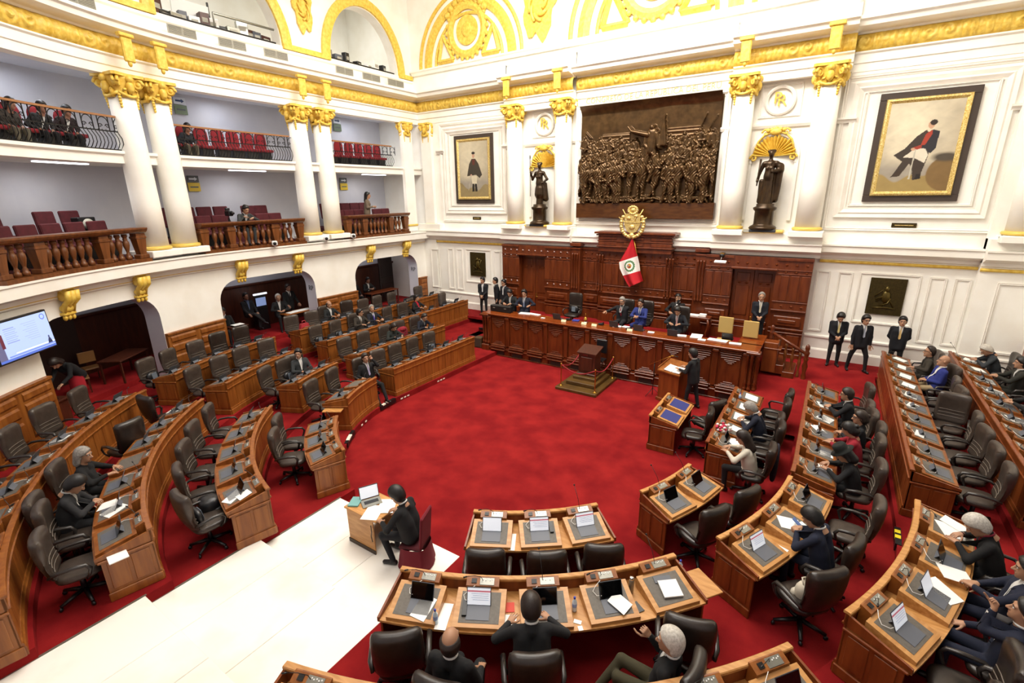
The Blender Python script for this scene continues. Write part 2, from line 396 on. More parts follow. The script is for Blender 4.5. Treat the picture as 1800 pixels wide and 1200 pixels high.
# main entablature over the galleries
def entablature(profs, path):
    for prof, m in profs:
        mb = MB(); path(mb, prof); trim(mb, m)
ARCHI = [(.35, 9.12), (-.02, 9.12), (-.02, 9.34), (-.06, 9.36), (-.06, 9.58), (-.12, 9.62), (-.12, 9.66), (.1, 9.66)]
CORN = [(.1, 10.12), (-.1, 10.12), (-.14, 10.17), (-.3, 10.2), (-.55, 10.24), (-.58, 10.36), (-.66, 10.4), (-.66, 10.48), (.1, 10.52), (.2, 10.55), (.2, 10.98), (.12, 11.02), (.12, 11.1), (.2, 11.12)]
entablature(((ARCHI, PLASTER), (CORN, PLASTER)), lambda mb, p: sweep(mb, p, R0, srange(0, S_END, R0, .25), close=False))
def frieze_h(s, v):
    """carved depth of the gilded frieze: swags with round flowers between acanthus scrolls"""
    c = s % 1.9; h = 0.0
    q = abs(c - .95)
    if q < .52:
        g = ((c * 6.2) % 1.0); h += .085 * (abs(math.sin(PI * g)) ** .6) * (1 - .5 * abs(v))
        h -= .05 * (1 if .42 < g < .58 and abs(v) < .5 else 0)
    else:
        sgn = 1 if c > .95 else -1; x = (q - .74) / .2; y = v
        rr = math.hypot(x, y - .1); an = math.atan2(y - .1, x) * sgn
        h += .09 * max(0, math.sin(9 * rr - an * 1.0 + 1)) * max(0, 1.25 - rr)
    return h
def frieze(mb, fpos, L, step=.036, nv=12):
    ns = int(L / step); vs = []
    for i in range(ns + 1):
        s = L * i / ns
        for j in range(nv + 1):
            v = -1 + 2 * j / nv
            d = .19 * math.sqrt(max(0, 1 - (v * .92) ** 2)) + frieze_h(s, v)
            vs.append(fpos(s, -d + .02, 9.885 + .235 * v))
    mb.raw(vs, [[i * (nv + 1) + j, i * (nv + 1) + j + 1, (i + 1) * (nv + 1) + j + 1, (i + 1) * (nv + 1) + j] for i in range(ns) for j in range(nv)], 0, True)
def fp_left(s, d, z):
    p, n, t = hp(s, R0); return (p.x + n.x * d, p.y + n.y * d, z)
mb = MB(); frieze(mb, fp_left, 17.6); trim(mb, GOLD)
# attic with arched openings
ARCH2 = [(.95, 4.75), (6.95, 11.2), (13.4, 17.4)]
R2 = 12.0
mb = MB()
def attic(mb, m=0, m2=1):
    cur = 0.0
    for a, b in ARCH2 + [(S_END, None)]:
        ss = srange(cur, a, R2, .4); vs = []
        for s in ss:
            p = hp(s, R2)[0]; vs += [(p.x, p.y, 11.05), (p.x, p.y, 15.9)]
        mb.raw(vs, [[2 * i, 2 * i + 1, 2 * i + 3, 2 * i + 2] for i in range(len(ss) - 1)], m)
        if b is None: break
        c, w = (a + b) / 2, (b - a) / 2; n = 28
        con = [(c - w * math.cos(PI * i / n), 11.35 + 2.15 * math.sin(PI * i / n)) for i in range(n + 1)]
        def P(s, r, z):
            L = -YC; sr = s if s <= L else L + (s - L) * r / R2
            p = hp(sr, r)[0]; return (p.x, p.y, z)
        k = n + 1
        mb.raw([P(s, R2, z) for s, z in con] + [P(s, R2, 15.9) for s, z in con], [[i, k + i, k + i + 1, i + 1] for i in range(n)], m)
        con2 = [(a, 11.05)] + con + [(b, 11.05)]; k = len(con2)
        mb.raw([P(s, R2, z) for s, z in con2] + [P(s, R2 + .5, z) for s, z in con2], [[i, i + 1, k + i + 1, k + i] for i in range(k - 1)], m2, True)
        cur = b
attic(mb); struct(mb.build('wall_attic', [PLASTER, PLASTER_D]))
mb = MB(); sweep(mb, rect(-.02, .3, 11.04, 11.22), R2, srange(0, S_END, R2, .3)); trim(mb, PLASTER)
# gilded bands beside the attic arches and their feet
def band_arch(mb, a, b, w0, w1, d0=-.1, side=None):
    c, w = (a + b) / 2, (b - a) / 2; n = 26; vs = []
    for i in range(n + 1):
        t = PI * i / n
        for ww, dd in ((w0, .05), (w0, d0), ((w0 + w1) / 2, d0 - .03), (w1, d0), (w1, .05)):
            s = c - (w + ww) * math.cos(t); z = 11.2 + (2.3 + ww) * math.sin(t)
            p, nn, tt = hp(s, R2); vs.append((p.x + nn.x * dd, p.y + nn.y * dd, z))
    mb.raw(vs, [[5 * i + j, 5 * i + j + 1, 5 * i + 5 + j + 1, 5 * i + 5 + j] for i in range(n) for j in range(4)], 0, False)
for a, b in ARCH2:
    mb = MB(); band_arch(mb, a, b, .04, .42); trim(mb, GOLD)
for a, b in ((4.8, 6.9), (11.25, 13.35), (.05, .9)):
    mb = MB(); sweep(mb, rect(-.13, 0, 11.12, 11.3), R2, srange(a, b, R2, .3)); trim(mb, GOLD)
def gold_cartouche(name, T, w, h, label):
    """carved gilt shield: T maps (u, v, out) to the wall"""
    e = empty(name, label=label, cat='wall ornament', group=None)
    mb = MB(); n = 30; pts = []
    for i in range(n):
        t = 2 * PI * i / n; rr = 1 + .12 * math.sin(5 * t + .6) + .08 * math.sin(9 * t)
        pts.append((w * .5 * rr * math.sin(t), h * .5 * rr * math.cos(t) * (1 if math.cos(t) > 0 else 1.15)))
    mb.prism(pts, 0, .08, T=lambda p: T(p[0], p[1], p[2]))
    mb.build('shield', GOLD, e)
    mb = MB()
    for i in range(9):
        t = 2 * PI * i / 9; mb.tube([T(w * .3 * math.sin(t + q * .9) * (1 - q * .35), h * .32 * math.cos(t + q * .9) * (1 - q * .35), .1 + .05 * math.sin(PI * q)) for q in [k / 6 for k in range(7)]], .045 * w, 6)
    mb.build('scrollwork', GOLD, e)
    return e
def T_left(s0, z0):
    def T(u, v, o):
        p, n, t = hp(s0 + u, R2); return (p.x - n.x * (o + .02), p.y - n.y * (o + .02), z0 + v)
    return T
gold_cartouche('gilt_cartouche', T_left(5.85, 12.75), .8, 1.5, 'carved gold cartouche on the curved wall between the two attic arches')
# vents in the attic: grilles with slats
VENTS = [(1.94, .93), (3.4, 2.4), (4.8, 3.9), (7.9, 6.95), (9.5, 8.55), (11.1, 10.2), (14.1, 13.1)]
VL = ['closest to the back wall corner', 'second from the back wall corner', 'third from the back wall corner, below a gold band', 'below the gold cartouche panel', 'below the middle of the long attic opening', 'below the left end of the long attic opening', 'farthest from the corner, by the top left edge']
for i, (a, b) in enumerate(VENTS):
    a, b = min(a, b), max(a, b)
    p, n, t = hp((a + b) / 2, R0)
    e = empty('air_vent', (p.x, p.y, 10.77), math.atan2(t.y, t.x), 'grey two panel air vent, ' + VL[i], 'vent', 'attic air vents')
    w = b - a
    for q in (-1, 1):
        MB().box((q * w / 4, .13, 0), (w / 2 - .02, .03, .26), m=0).build('vent_panel', GRILLE, e)
        mb = MB()
        for k in range(6): mb.box((q * w / 4, .155, -.1 + .04 * k), (w / 2 - .06, .02, .012), rx=.5)
        o = mb.build('slat', mat('vent_slat_grey', '8E8B80', .6), e); o['kind'] = 'stuff'

# ------------------------------------------------------------------ back wall
def ring(mb, x0, x1, z0, z1, w=.1, d=.05, y=0.0, m=0):
    """mitred picture-frame moulding on the back wall"""
    pr = [(0, 0), (0, d), (.35, d * .7), (.5, d), (.85, d * .35), (1, d * .35), (1, 0)]
    c = [(x0, z0, 1, 1), (x1, z0, -1, 1), (x1, z1, -1, -1), (x0, z1, 1, -1)]; k = len(pr); vs = []
    for x, z, sx, sz in c:
        for q, dd in pr: vs.append((x + sx * q * w, y - dd, z + sz * q * w))
    mb.raw(vs, [[i * k + j, i * k + j + 1, ((i + 1) % 4) * k + j + 1, ((i + 1) % 4) * k + j] for i in range(4) for j in range(k - 1)], m)
def sweepx(mb, prof, x0, x1, y=0.0, m=0, caps=True):
    n = len(prof); vs = [(x, y + d, z) for x in (x0, x1) for d, z in prof]
    fs = [[j, j + 1, n + j + 1, n + j] for j in range(n - 1)]
    if caps: fs += [list(range(n)), list(range(2 * n - 1, n - 1, -1))]
    return mb.raw(vs, fs, m)
SEG = [(-11.9, -6.3, 0), (-6.3, -2.95, -.3), (-2.95, 2.95, 0), (2.95, 6.3, -.3), (6.3, 10.3, 0), (10.3, 14, -.3)]
for prof, m in ((ARCHI, PLASTER), (CORN, PLASTER)):
    mb = MB()
    for x0, x1, yo in SEG: sweepx(mb, prof, x0, x1, yo)
    trim(mb, m)
mb = MB()
for x0, x1, yo in SEG: frieze(mb, lambda s, d, z, x0=x0, yo=yo: (x0 + s, yo + d, z), x1 - x0)
trim(mb, GOLD)
# ledge under the statues, gold strip, base mouldings
LEDGE = [(0, 3.5), (-.06, 3.52), (-.08, 3.62), (-.28, 3.7), (-.36, 3.74), (-.36, 3.92), (-.40, 3.95), (-.40, 4.0), (0, 4.0)]
mb = MB()
for x0, x1, yo in ((-11.9, -6.45, 0), (-6.45, -2.85, -.3), (-2.85, 2.85, -.1), (2.85, 6.3, -.3), (6.3, 10.3, 0), (10.3, 14, -.3)): sweepx(mb, LEDGE, x0, x1, yo)
for x0, x1, yo in ((-6.45, -2.85, -.3), (2.85, 6.3, -.3), (10.3, 14, -.3), (-11.9, -10.4, -.05)): mb.box(((x0 + x1) / 2, yo / 2 - .12, 4.15), (x1 - x0, -yo + .3, .34), ch=.02)
trim(mb, PLASTER)
mb = MB()
for x0, x1, yo in ((-11.9, -6.45, 0), (6.3, 10.3, 0), (10.3, 14, -.3)):
    sweepx(mb, [(0, 3.36), (-.05, 3.37), (-.07, 3.41), (-.05, 3.45), (0, 3.46)], x0, x1, yo)
trim(mb, GOLD)
mb = MB(); mb.box((12.15, -.15, 1.8), (3.7, .3, 3.6)); mb.box((-11.4, -.04, 1.8), (.9, .1, 3.4)); mb.box((12.1, -.15, 6.6), (3.6, .28, 5.2)); trim(mb, PLASTER)
mb = MB()
for x0, x1, yo in ((-11.9, -6.4, 0), (6.2, 10.3, 0), (10.3, 14, -.3)):
    sweepx(mb, [(0, -.2), (-.09, -.2), (-.09, .3), (-.06, .34), (-.03, .36), (-.03, .72), (-.07, .75), (-.07, .8), (0, .84)], x0, x1, yo)
trim(mb, PLASTER_D)
mb = MB()
for sx in (-1, 1):
    for a, b, z0, z1 in ((6.27, 6.67, .97, 3.07), (6.9, 7.3, .97, 3.07), (7.48, 9.07, 1.43, 3.1), (9.27, 9.68, .97, 3.07), (9.87, 10.25, .97, 3.07)):
        ring(mb, min(sx * a, sx * b), max(sx * a, sx * b), z0, z1, .07, .04)
ring(mb, 10.75, 11.75, .97, 3.07, .08, .05, -.3); ring(mb, -11.35, -10.75, .97, 3.0, .06, .04, -.09)
trim(mb, PLASTER_D)
mb = MB()
for sx in (-1, 1):
    c = 8.3 * sx
    ring(mb, c - 1.85, c + 1.85, 4.85, 8.8, .3, .09); ring(mb, c - 1.5, c + 1.5, 5.2, 8.55, .07, .05); ring(mb, c - 2.1, c + 2.1, 4.44, 9.02, .12, .06)
    sweepx(mb, [(0, 7.7), (-.08, 7.7), (-.1, 7.76), (-.16, 7.8), (-.16, 7.86), (0, 7.86)], sx * 6.33 - .3, sx * 6.33 + .3); sweepx(mb, [(0, 7.7), (-.08, 7.7), (-.1, 7.76), (-.16, 7.8), (-.16, 7.86), (0, 7.86)], sx * 10.35 - .25, sx * 10.35 + .25)
    sweepx(mb, [(0, 7.72), (-.06, 7.72), (-.1, 7.8), (-.1, 7.86), (0, 7.88)], sx * 4.45 - 1.0, sx * 4.45 + 1.0)
    sweepx(mb, [(0, 7.72), (-.06, 7.72), (-.1, 7.8), (-.1, 7.86), (0, 7.88)], min(sx * 2.6, sx * 3.1), max(sx * 2.6, sx * 3.1))
    ring(mb, sx * 4.45 - .62, sx * 4.45 + .62, 8.05, 9.05, .08, .05)
ring(mb, -2.95, 2.95, 4.45, 9.1, .22, .1)
trim(mb, PLASTER_D)
# upper lunettes with gilded arcs
def arc_band(mb, cx, cz, r0, r1, y=-.05, t0=0, t1=PI, n=40, m=0):
    vs = []
    for i in range(n + 1):
        t = t0 + (t1 - t0) * i / n
        for r, d in ((r0, 0), (r0, y), ((r0 + r1) / 2, y * 1.5), (r1, y), (r1, 0)): vs.append((cx + r * math.cos(t), d, cz + r * math.sin(t)))
    mb.raw(vs, [[5 * i + j, 5 * i + j + 1, 5 * i + 6 + j, 5 * i + 5 + j] for i in range(n) for j in range(4)], m)
def lunette(cx, cz, R, label):
    mb = MB()
    for a, b in ((1.0, .95), (.88, .74), (.66, .62)): arc_band(mb, cx, cz, b * R, a * R, -.07)
    trim(mb, GOLD)
    e = empty('gilt_medallion', (cx, 0, cz + .42 * R), label=label, cat='wall ornament')
    mb = MB(); arc_band(mb, 0, 0, .27 * R, .37 * R, -.1, 0, 2 * PI, 48)
    for i in range(24):
        t = 2 * PI * i / 24; mb.ell((.38 * R * math.cos(t), -.08, .38 * R * math.sin(t)), (.035 * R, .06, .035 * R), 6, 4)
    for i in range(9):
        t = PI / 2 + (i - 4) * .24; mb.ell((.42 * R * math.cos(t), -.1, .42 * R * math.sin(t)), (.06 * R, .1, .05 * R), 7, 5)
    mb.build('wreath_ring', GOLD, e)
    mb = MB(); mb.prism([(.2 * R * math.cos(2 * PI * i / 32), .2 * R * math.sin(2 * PI * i / 32)) for i in range(32)], 0, .06, T=lambda p: (p[0], -p[2], p[1]))
    mb.ell((0, -.06, 0), (.1 * R, .04, .1 * R), 12, 6); mb.build('boss', GOLD, e)
    for q in (-1, 1):
        mb = MB(); tri = [(q * .28 * R, -.36 * R), (q * .58 * R, -.36 * R), (q * .48 * R, .0)]
        for i in range(3):
            a, b = tri[i], tri[(i + 1) % 3]; mb.tube([(a[0], -.04, a[1]), (b[0], -.04, b[1])], .035 * R, 4, smooth=False)
        mb.build('spandrel_frame', GOLD, e)
lunette(-8.45, 11.5, 2.95, 'round gold medallion in the arched lunette near the left corner of the back wall')
lunette(0, 11.5, 3.4, 'large gold medallion high over the bronze relief, cut by the top edge')
mb = MB(); sweepx(mb, [(0, 11.3), (-.1, 11.3), (-.14, 11.4), (-.2, 11.44), (-.2, 11.5), (0, 11.54)], -11.9, 12); trim(mb, PLASTER)
gold_cartouche('gilt_cartouche', lambda u, v, o: (-4.75 + u, -.02 - o, 13.15 + v), 1.5, 2.4, 'carved gold cartouche between the two lunettes of the back wall')
# lettering above the relief and monograms
def letters(txt, loc, size, mt, label, width=None, depth=.012, rz=0, rx=PI / 2, align='CENTER', parent=None, name='lettering'):
    cu = bpy.data.curves.new(name, 'FONT'); cu.body = txt; cu.size = size; cu.extrude = depth; cu.align_x = align; cu.align_y = 'CENTER'; cu.resolution_u = 2
    o = bpy.data.objects.new(name, cu); COL.objects.link(o)
    dg = bpy.context.evaluated_depsgraph_get(); me = bpy.data.meshes.new_from_object(o.evaluated_get(dg)); bpy.data.objects.remove(o)
    me.materials.clear(); me.materials.append(mt)
    o = add(name, me, parent, loc, (rx, 0, rz))
    if width:
        w = max(v.co.x for v in me.vertices) - min(v.co.x for v in me.vertices); o.scale = (width / w, 1, 1)
    if label: tag(o, label, 'lettering')
    return o
GOLDTXT = mat('pale_gilt_lettering', 'D9C88C', .4, .4)
letters('CONGRESO DE LA REPÚBLICA DEL PERÚ', (0, -.03, 9.23), .30, GOLDTXT, 'thin gold inscription on the white band above the bronze relief', 5.1)
for sx, nm in ((-1, 'left'), (1, 'right')):
    e = empty('monogram_cartouche', (sx * 4.45, -.03, 8.55), label='white cartouche with gold monogram above the statue with the %s' % ('spear' if sx < 0 else 'sword'), cat='wall ornament')
    mb = MB(); arc_band(mb, 0, 0, .36, .46, -.06, 0, 2 * PI, 36); mb.build('oval_frame', PLASTER_D, e)
    letters('R', (.05, -.03, -.02), .5, GOLD, None, None, .02, parent=e, name='letter')
    letters('P', (-.08, -.05, .06), .5, GOLD, None, None, .02, parent=e, name='letter')

for b_, lb in ((13.2, 'dark archway'), (7.0, 'middle archway'), (.75, 'archway nearest the back wall')):
    p, n, t = hp(b_ + .012, 12.1); letters('RP', (p.x, p.y, 1.95), .3, mat('faded_stencil', '5A5A60', .7), 'faded grey monogram on the side reveal of the ' + lb, None, .004, rz=math.atan2(t.x, -t.y), name='stencil_monogram')
# ------------------------------------------------------------------ figures: bodies grown from distance fields as one surface
def surfnet(F, org, h):
    """surface nets: quads around the zero level of F"""
    ins = F < 0; nx, ny, nz = F.shape
    acc = np.zeros((nx - 1, ny - 1, nz - 1, 3)); cnt = np.zeros((nx - 1, ny - 1, nz - 1))
    I, J, K = np.meshgrid(np.arange(nx - 1), np.arange(ny - 1), np.arange(nz - 1), indexing='ij'); base = np.stack([I, J, K], -1).astype(float)
    sl = lambda o, n: slice(o, n - 1 + o)
    for ax in range(3):
        for o1 in (0, 1):
            for o2 in (0, 1):
                a = [0, 0, 0]; oth = [q for q in range(3) if q != ax]; a[oth[0]] = o1; a[oth[1]] = o2; b = list(a); b[ax] = 1
                fa = F[sl(a[0], nx), sl(a[1], ny), sl(a[2], nz)]; fb = F[sl(b[0], nx), sl(b[1], ny), sl(b[2], nz)]
                cr = (fa < 0) != (fb < 0); t = np.where(cr, fa / np.where(cr, fa - fb, 1), 0)
                off = np.array(a, float); p = base + off; pt = p.copy(); pt[..., ax] += t
                acc += pt * cr[..., None]; cnt += cr
    act = cnt > 0; idx = -np.ones(act.shape, int); idx[act] = np.arange(act.sum())
    V = acc[act] / cnt[act][:, None] * h + np.array(org)
    Q = []
    for ax in range(3):
        o = [q for q in range(3) if q != ax]
        n = [nx, ny, nz]; A = [slice(None)] * 3; B = [slice(None)] * 3
        A[ax] = slice(0, n[ax] - 1); B[ax] = slice(1, n[ax])
        for q in o: A[q] = slice(1, n[q] - 1); B[q] = slice(1, n[q] - 1)
        fa = ins[tuple(A)]; fb = ins[tuple(B)]
        for want in (True, False):
            w = np.argwhere((fa == want) & (fb != want))
            if not len(w): continue
            c = w.copy(); c[:, o[0]] += 1; c[:, o[1]] += 1
            def cell(d0, d1):
                e = c.copy(); e[:, o[0]] += d0; e[:, o[1]] += d1; return idx[e[:, 0], e[:, 1], e[:, 2]]
            q4 = [cell(-1, -1), cell(0, -1), cell(0, 0), cell(-1, 0)]
            if want == (ax == 1): q4 = q4[::-1]
            Q.append(np.stack(q4, 1))
    Q = np.concatenate(Q) if Q else np.zeros((0, 4), int)
    return V, Q[(Q >= 0).all(1)]
def d_cap(P, a, b, ra, rb):
    a = np.array(a, float); b = np.array(b, float); ab = b - a; L = max(1e-9, float(ab @ ab))
    t = np.clip(((P - a) @ ab) / L, 0, 1); return np.linalg.norm(P - (a + t[..., None] * ab), axis=-1) - (ra + (rb - ra) * t)
def d_ell(P, c, r, R=None):
    q = P - np.array(c, float)
    if R is not None: q = q @ R
    r = np.array(r, float); k0 = np.linalg.norm(q / r, axis=-1); k1 = np.linalg.norm(q / (r * r), axis=-1)
    return k0 * (k0 - 1) / np.maximum(k1, 1e-6)
def smin(a, b, k):
    h = np.clip(.5 + .5 * (b - a) / k, 0, 1); return b + (a - b) * h - k * h * (1 - h)
def grid(lo, hi, h):
    n = [int(math.ceil((hi[i] - lo[i]) / h)) + 1 for i in range(3)]
    g = np.meshgrid(*[lo[i] + h * np.arange(n[i]) for i in range(3)], indexing='ij'); return np.stack(g, -1)

# --- heads (local: centre of the skull, facing +y)
def head_sdf(P, fem=False, chin=1.0):
    d = d_ell(P, (0, -.012, .03), (.077, .098, .105))
    d = smin(d, d_ell(P, (0, .022, -.045), (.058 if not fem else .053, .072, .078)), .03)
    d = smin(d, d_cap(P, (0, .072, -.098), (0, .066, -.09), .022 * chin, .03), .025)
    d = smin(d, d_cap(P, (-.04, .078, .035), (.04, .078, .035), .013, .013), .02)
    for s in (-1, 1): d = -smin(-d, d_ell(P, (s * .032, .103, .014), (.017, .016, .012)), .012)
    d = smin(d, d_cap(P, (0, .092, .016), (0, .116, -.026), .009, .015), .012)
    d = smin(d, d_cap(P, (-.014, .1, -.028), (.014, .1, -.028), .010, .010), .01)
    d = smin(d, d_cap(P, (-.018, .089, -.058), (.018, .089, -.058), .010, .010), .008)
    for s in (-1, 1): d = smin(d, d_ell(P, (s * .081, -.008, .002), (.011, .022, .034)), .008)
    return smin(d, d_cap(P, (0, -.022, -.07), (0, -.035, -.2), .058, .064), .03)
def make_head(fem=False, chin=1.0, h=.0085):
    G = grid((-.12, -.14, -.21), (.12, .16, .16), h); V, Q = surfnet(head_sdf(G, fem, chin), (-.12, -.14, -.21), h)
    m = np.zeros(len(Q), int); c = V[Q].mean(1)
    lip = (np.abs(c[:, 0]) < .022) & (np.abs(c[:, 2] + .060) < .007) & (c[:, 1] > .08); m[lip] = 1
    return V, Q, m
HEADS = {'m': make_head(), 'f': make_head(True, .8), 'h': make_head(False, 1.35)}
# --- hair: shells around the skull
def hair_sdf(P, style):
    x, y, z = P[..., 0], P[..., 1], P[..., 2]
    base = smin(d_ell(P, (0, -.012, .03), (.0775, .0985, .1055)), d_cap(P, (0, -.03, -.03), (0, -.035, -.085), .066, .056), .03)
    T = {'thin': .010, 'full': .026}.get(style, .019)
    front = (y - .03) * 1.55 - z
    if style == 'receding': front = (y + .0) * 1.7 - (z - .0)
    side = np.where(y > -.012, (-.02 - z) + .9 * (y + .012), -.105 - z)
    cut = np.maximum(front, side)
    if style == 'ring': cut = np.maximum(np.maximum(side, z - .06), y - .02)
    if style in ('long', 'bob', 'bun'): cut = np.maximum((y - .034) * 1.35 - z, np.where(z < .02, y - .02, -9))
    t = .004 + T * np.clip(-cut / .035, 0, 1)
    d = np.maximum(base - t, cut)
    if style in ('long', 'bob', 'bun'):
        L = {'long': -.22, 'bob': -.12, 'bun': -.04}[style]
        d = smin(d, np.maximum(d_cap(P, (0, -.065, .0), (0, -.075, L), .075, .08), y + .01), .02)
        for s in (-1, 1): d = smin(d, d_cap(P, (s * .08, -.02, .03), (s * .086, -.03, L * .8), .022, .022), .02)
        if style == 'bun': d = smin(d, d_ell(P, (0, -.14, .04), (.04, .035, .04)), .01)
    return d
def make_hair(style):
    lo, hi = (-.14, -.2, -.42 if style == 'long' else -.24), (.14, .14, .18); h = .0095
    return surfnet(hair_sdf(grid(lo, hi, h), style), lo, h)
HAIRS = {}
def hair_mesh(style):
    if style not in HAIRS: HAIRS[style] = make_hair(style)
    return HAIRS[style]
# --- hands (local: wrist at the origin, fingers +y, palm -z, thumb on +x)
def make_hand(curl, spread=1.0, thumb=.6, h=.0058):
    G = grid((-.08, -.03, -.105), (.1, .21, .05), h)
    d = d_cap(G, (0, -.03, 0), (0, .02, 0), .024, .026)
    for x in (-.026, -.009, .009, .026): d = smin(d, d_cap(G, (x * .7, .015, 0), (x, .082, 0), .0165, .0145), .012)
    for i, (x, L, r) in enumerate(((-.03, .062, .0082), (-.010, .078, .009), (.011, .084, .0092), (.031, .072, .009))):
        p = np.array((x, .088, 0.)); a = 0.0; f = None
        for k, seg in enumerate((.45, .32, .23)):
            a += curl * (.75 if k == 0 else 1.0); yaw = (x * 3.2) * spread
            q = p + L * seg * np.array((math.sin(yaw) * math.cos(a), math.cos(yaw) * math.cos(a), -math.sin(a)))
            g = d_cap(G, p, q, r * (1 - .1 * k), r * (.93 - .12 * k)); f = g if f is None else np.minimum(f, g); p = q
        d = smin(d, f, .006)
    p0 = np.array((.026, .022, -.004)); p1 = p0 + .046 * np.array((math.sin(.85), math.cos(.85), -.35 * thumb)); p2 = p1 + .036 * np.array((math.sin(.35), math.cos(.35), -.8 * thumb)); p3 = p2 + .026 * np.array((math.sin(.1 - thumb * .3), math.cos(.1), -.9 * thumb))
    g = np.minimum(np.minimum(d_cap(G, p0, p1, .015, .0125), d_cap(G, p1, p2, .0115, .0105)), d_cap(G, p2, p3, .0105, .009)); d = smin(d, g, .009)
    return surfnet(d, (-.08, -.03, -.105), h)
HANDS = {'relaxed': make_hand(.35), 'flat': make_hand(.1, 1.3, .3), 'hold': make_hand(.75, .6, 1.0), 'fist': make_hand(1.35, .3, 1.2)}
SKIN = [mat('skin_tan', 'A87E62', .55), mat('skin_brown', '8C634E', .55), mat('skin_light', 'BE957A', .55)]
LIPS = mat('lips', '9A5A48', .5); EYEW = mat('eye_white', 'D8D2C8', .3); EYED = mat('iris_dark', '1A120E', .2)
HAIRC = {'black': mat('black_hair', '141110', .45, bump=.3, bscale=90), 'dark': mat('dark_brown_hair', '231812', .45, bump=.3, bscale=90), 'grey': mat('grey_hair', '77726C', .5, c2='98938C', scale=40, bump=.3, bscale=90), 'white': mat('white_hair', 'C9C4BA', .5, c2='A8A298', scale=40, bump=.3, bscale=90)}
def cloth(c):
    v = [int(c[i:i + 2], 16) for i in (0, 2, 4)]; k = .62 if max(v) < 0x60 else .9
    return mat('cloth_' + c, '%02X%02X%02X' % tuple(int(q * k) for q in v), .9, bump=.06, bscale=120)
SHOE = mat('black_shoe_leather', '141011', .3)
def unit(v):
    v = np.array(v, float); return v / max(1e-9, np.linalg.norm(v))
def frame_from(fwd, up):
    f = unit(fwd); r = unit(np.cross(f, up)); u = np.cross(r, f); return np.stack([r, f, u], 1)      # columns right, forward, up
def ik(S, T, l1, l2, pole):
    S, T = np.array(S, float), np.array(T, float); v = T - S; d = np.linalg.norm(v)
    if d > (l1 + l2) * .995: T = S + v / d * (l1 + l2) * .995; v = T - S; d = np.linalg.norm(v)
    a = (l1 * l1 - l2 * l2 + d * d) / (2 * d); hh = math.sqrt(max(0, l1 * l1 - a * a)); n = v / d; p = np.array(pole, float); p = p - n * (p @ n); p = unit(p)
    return S + n * a + p * hh, T
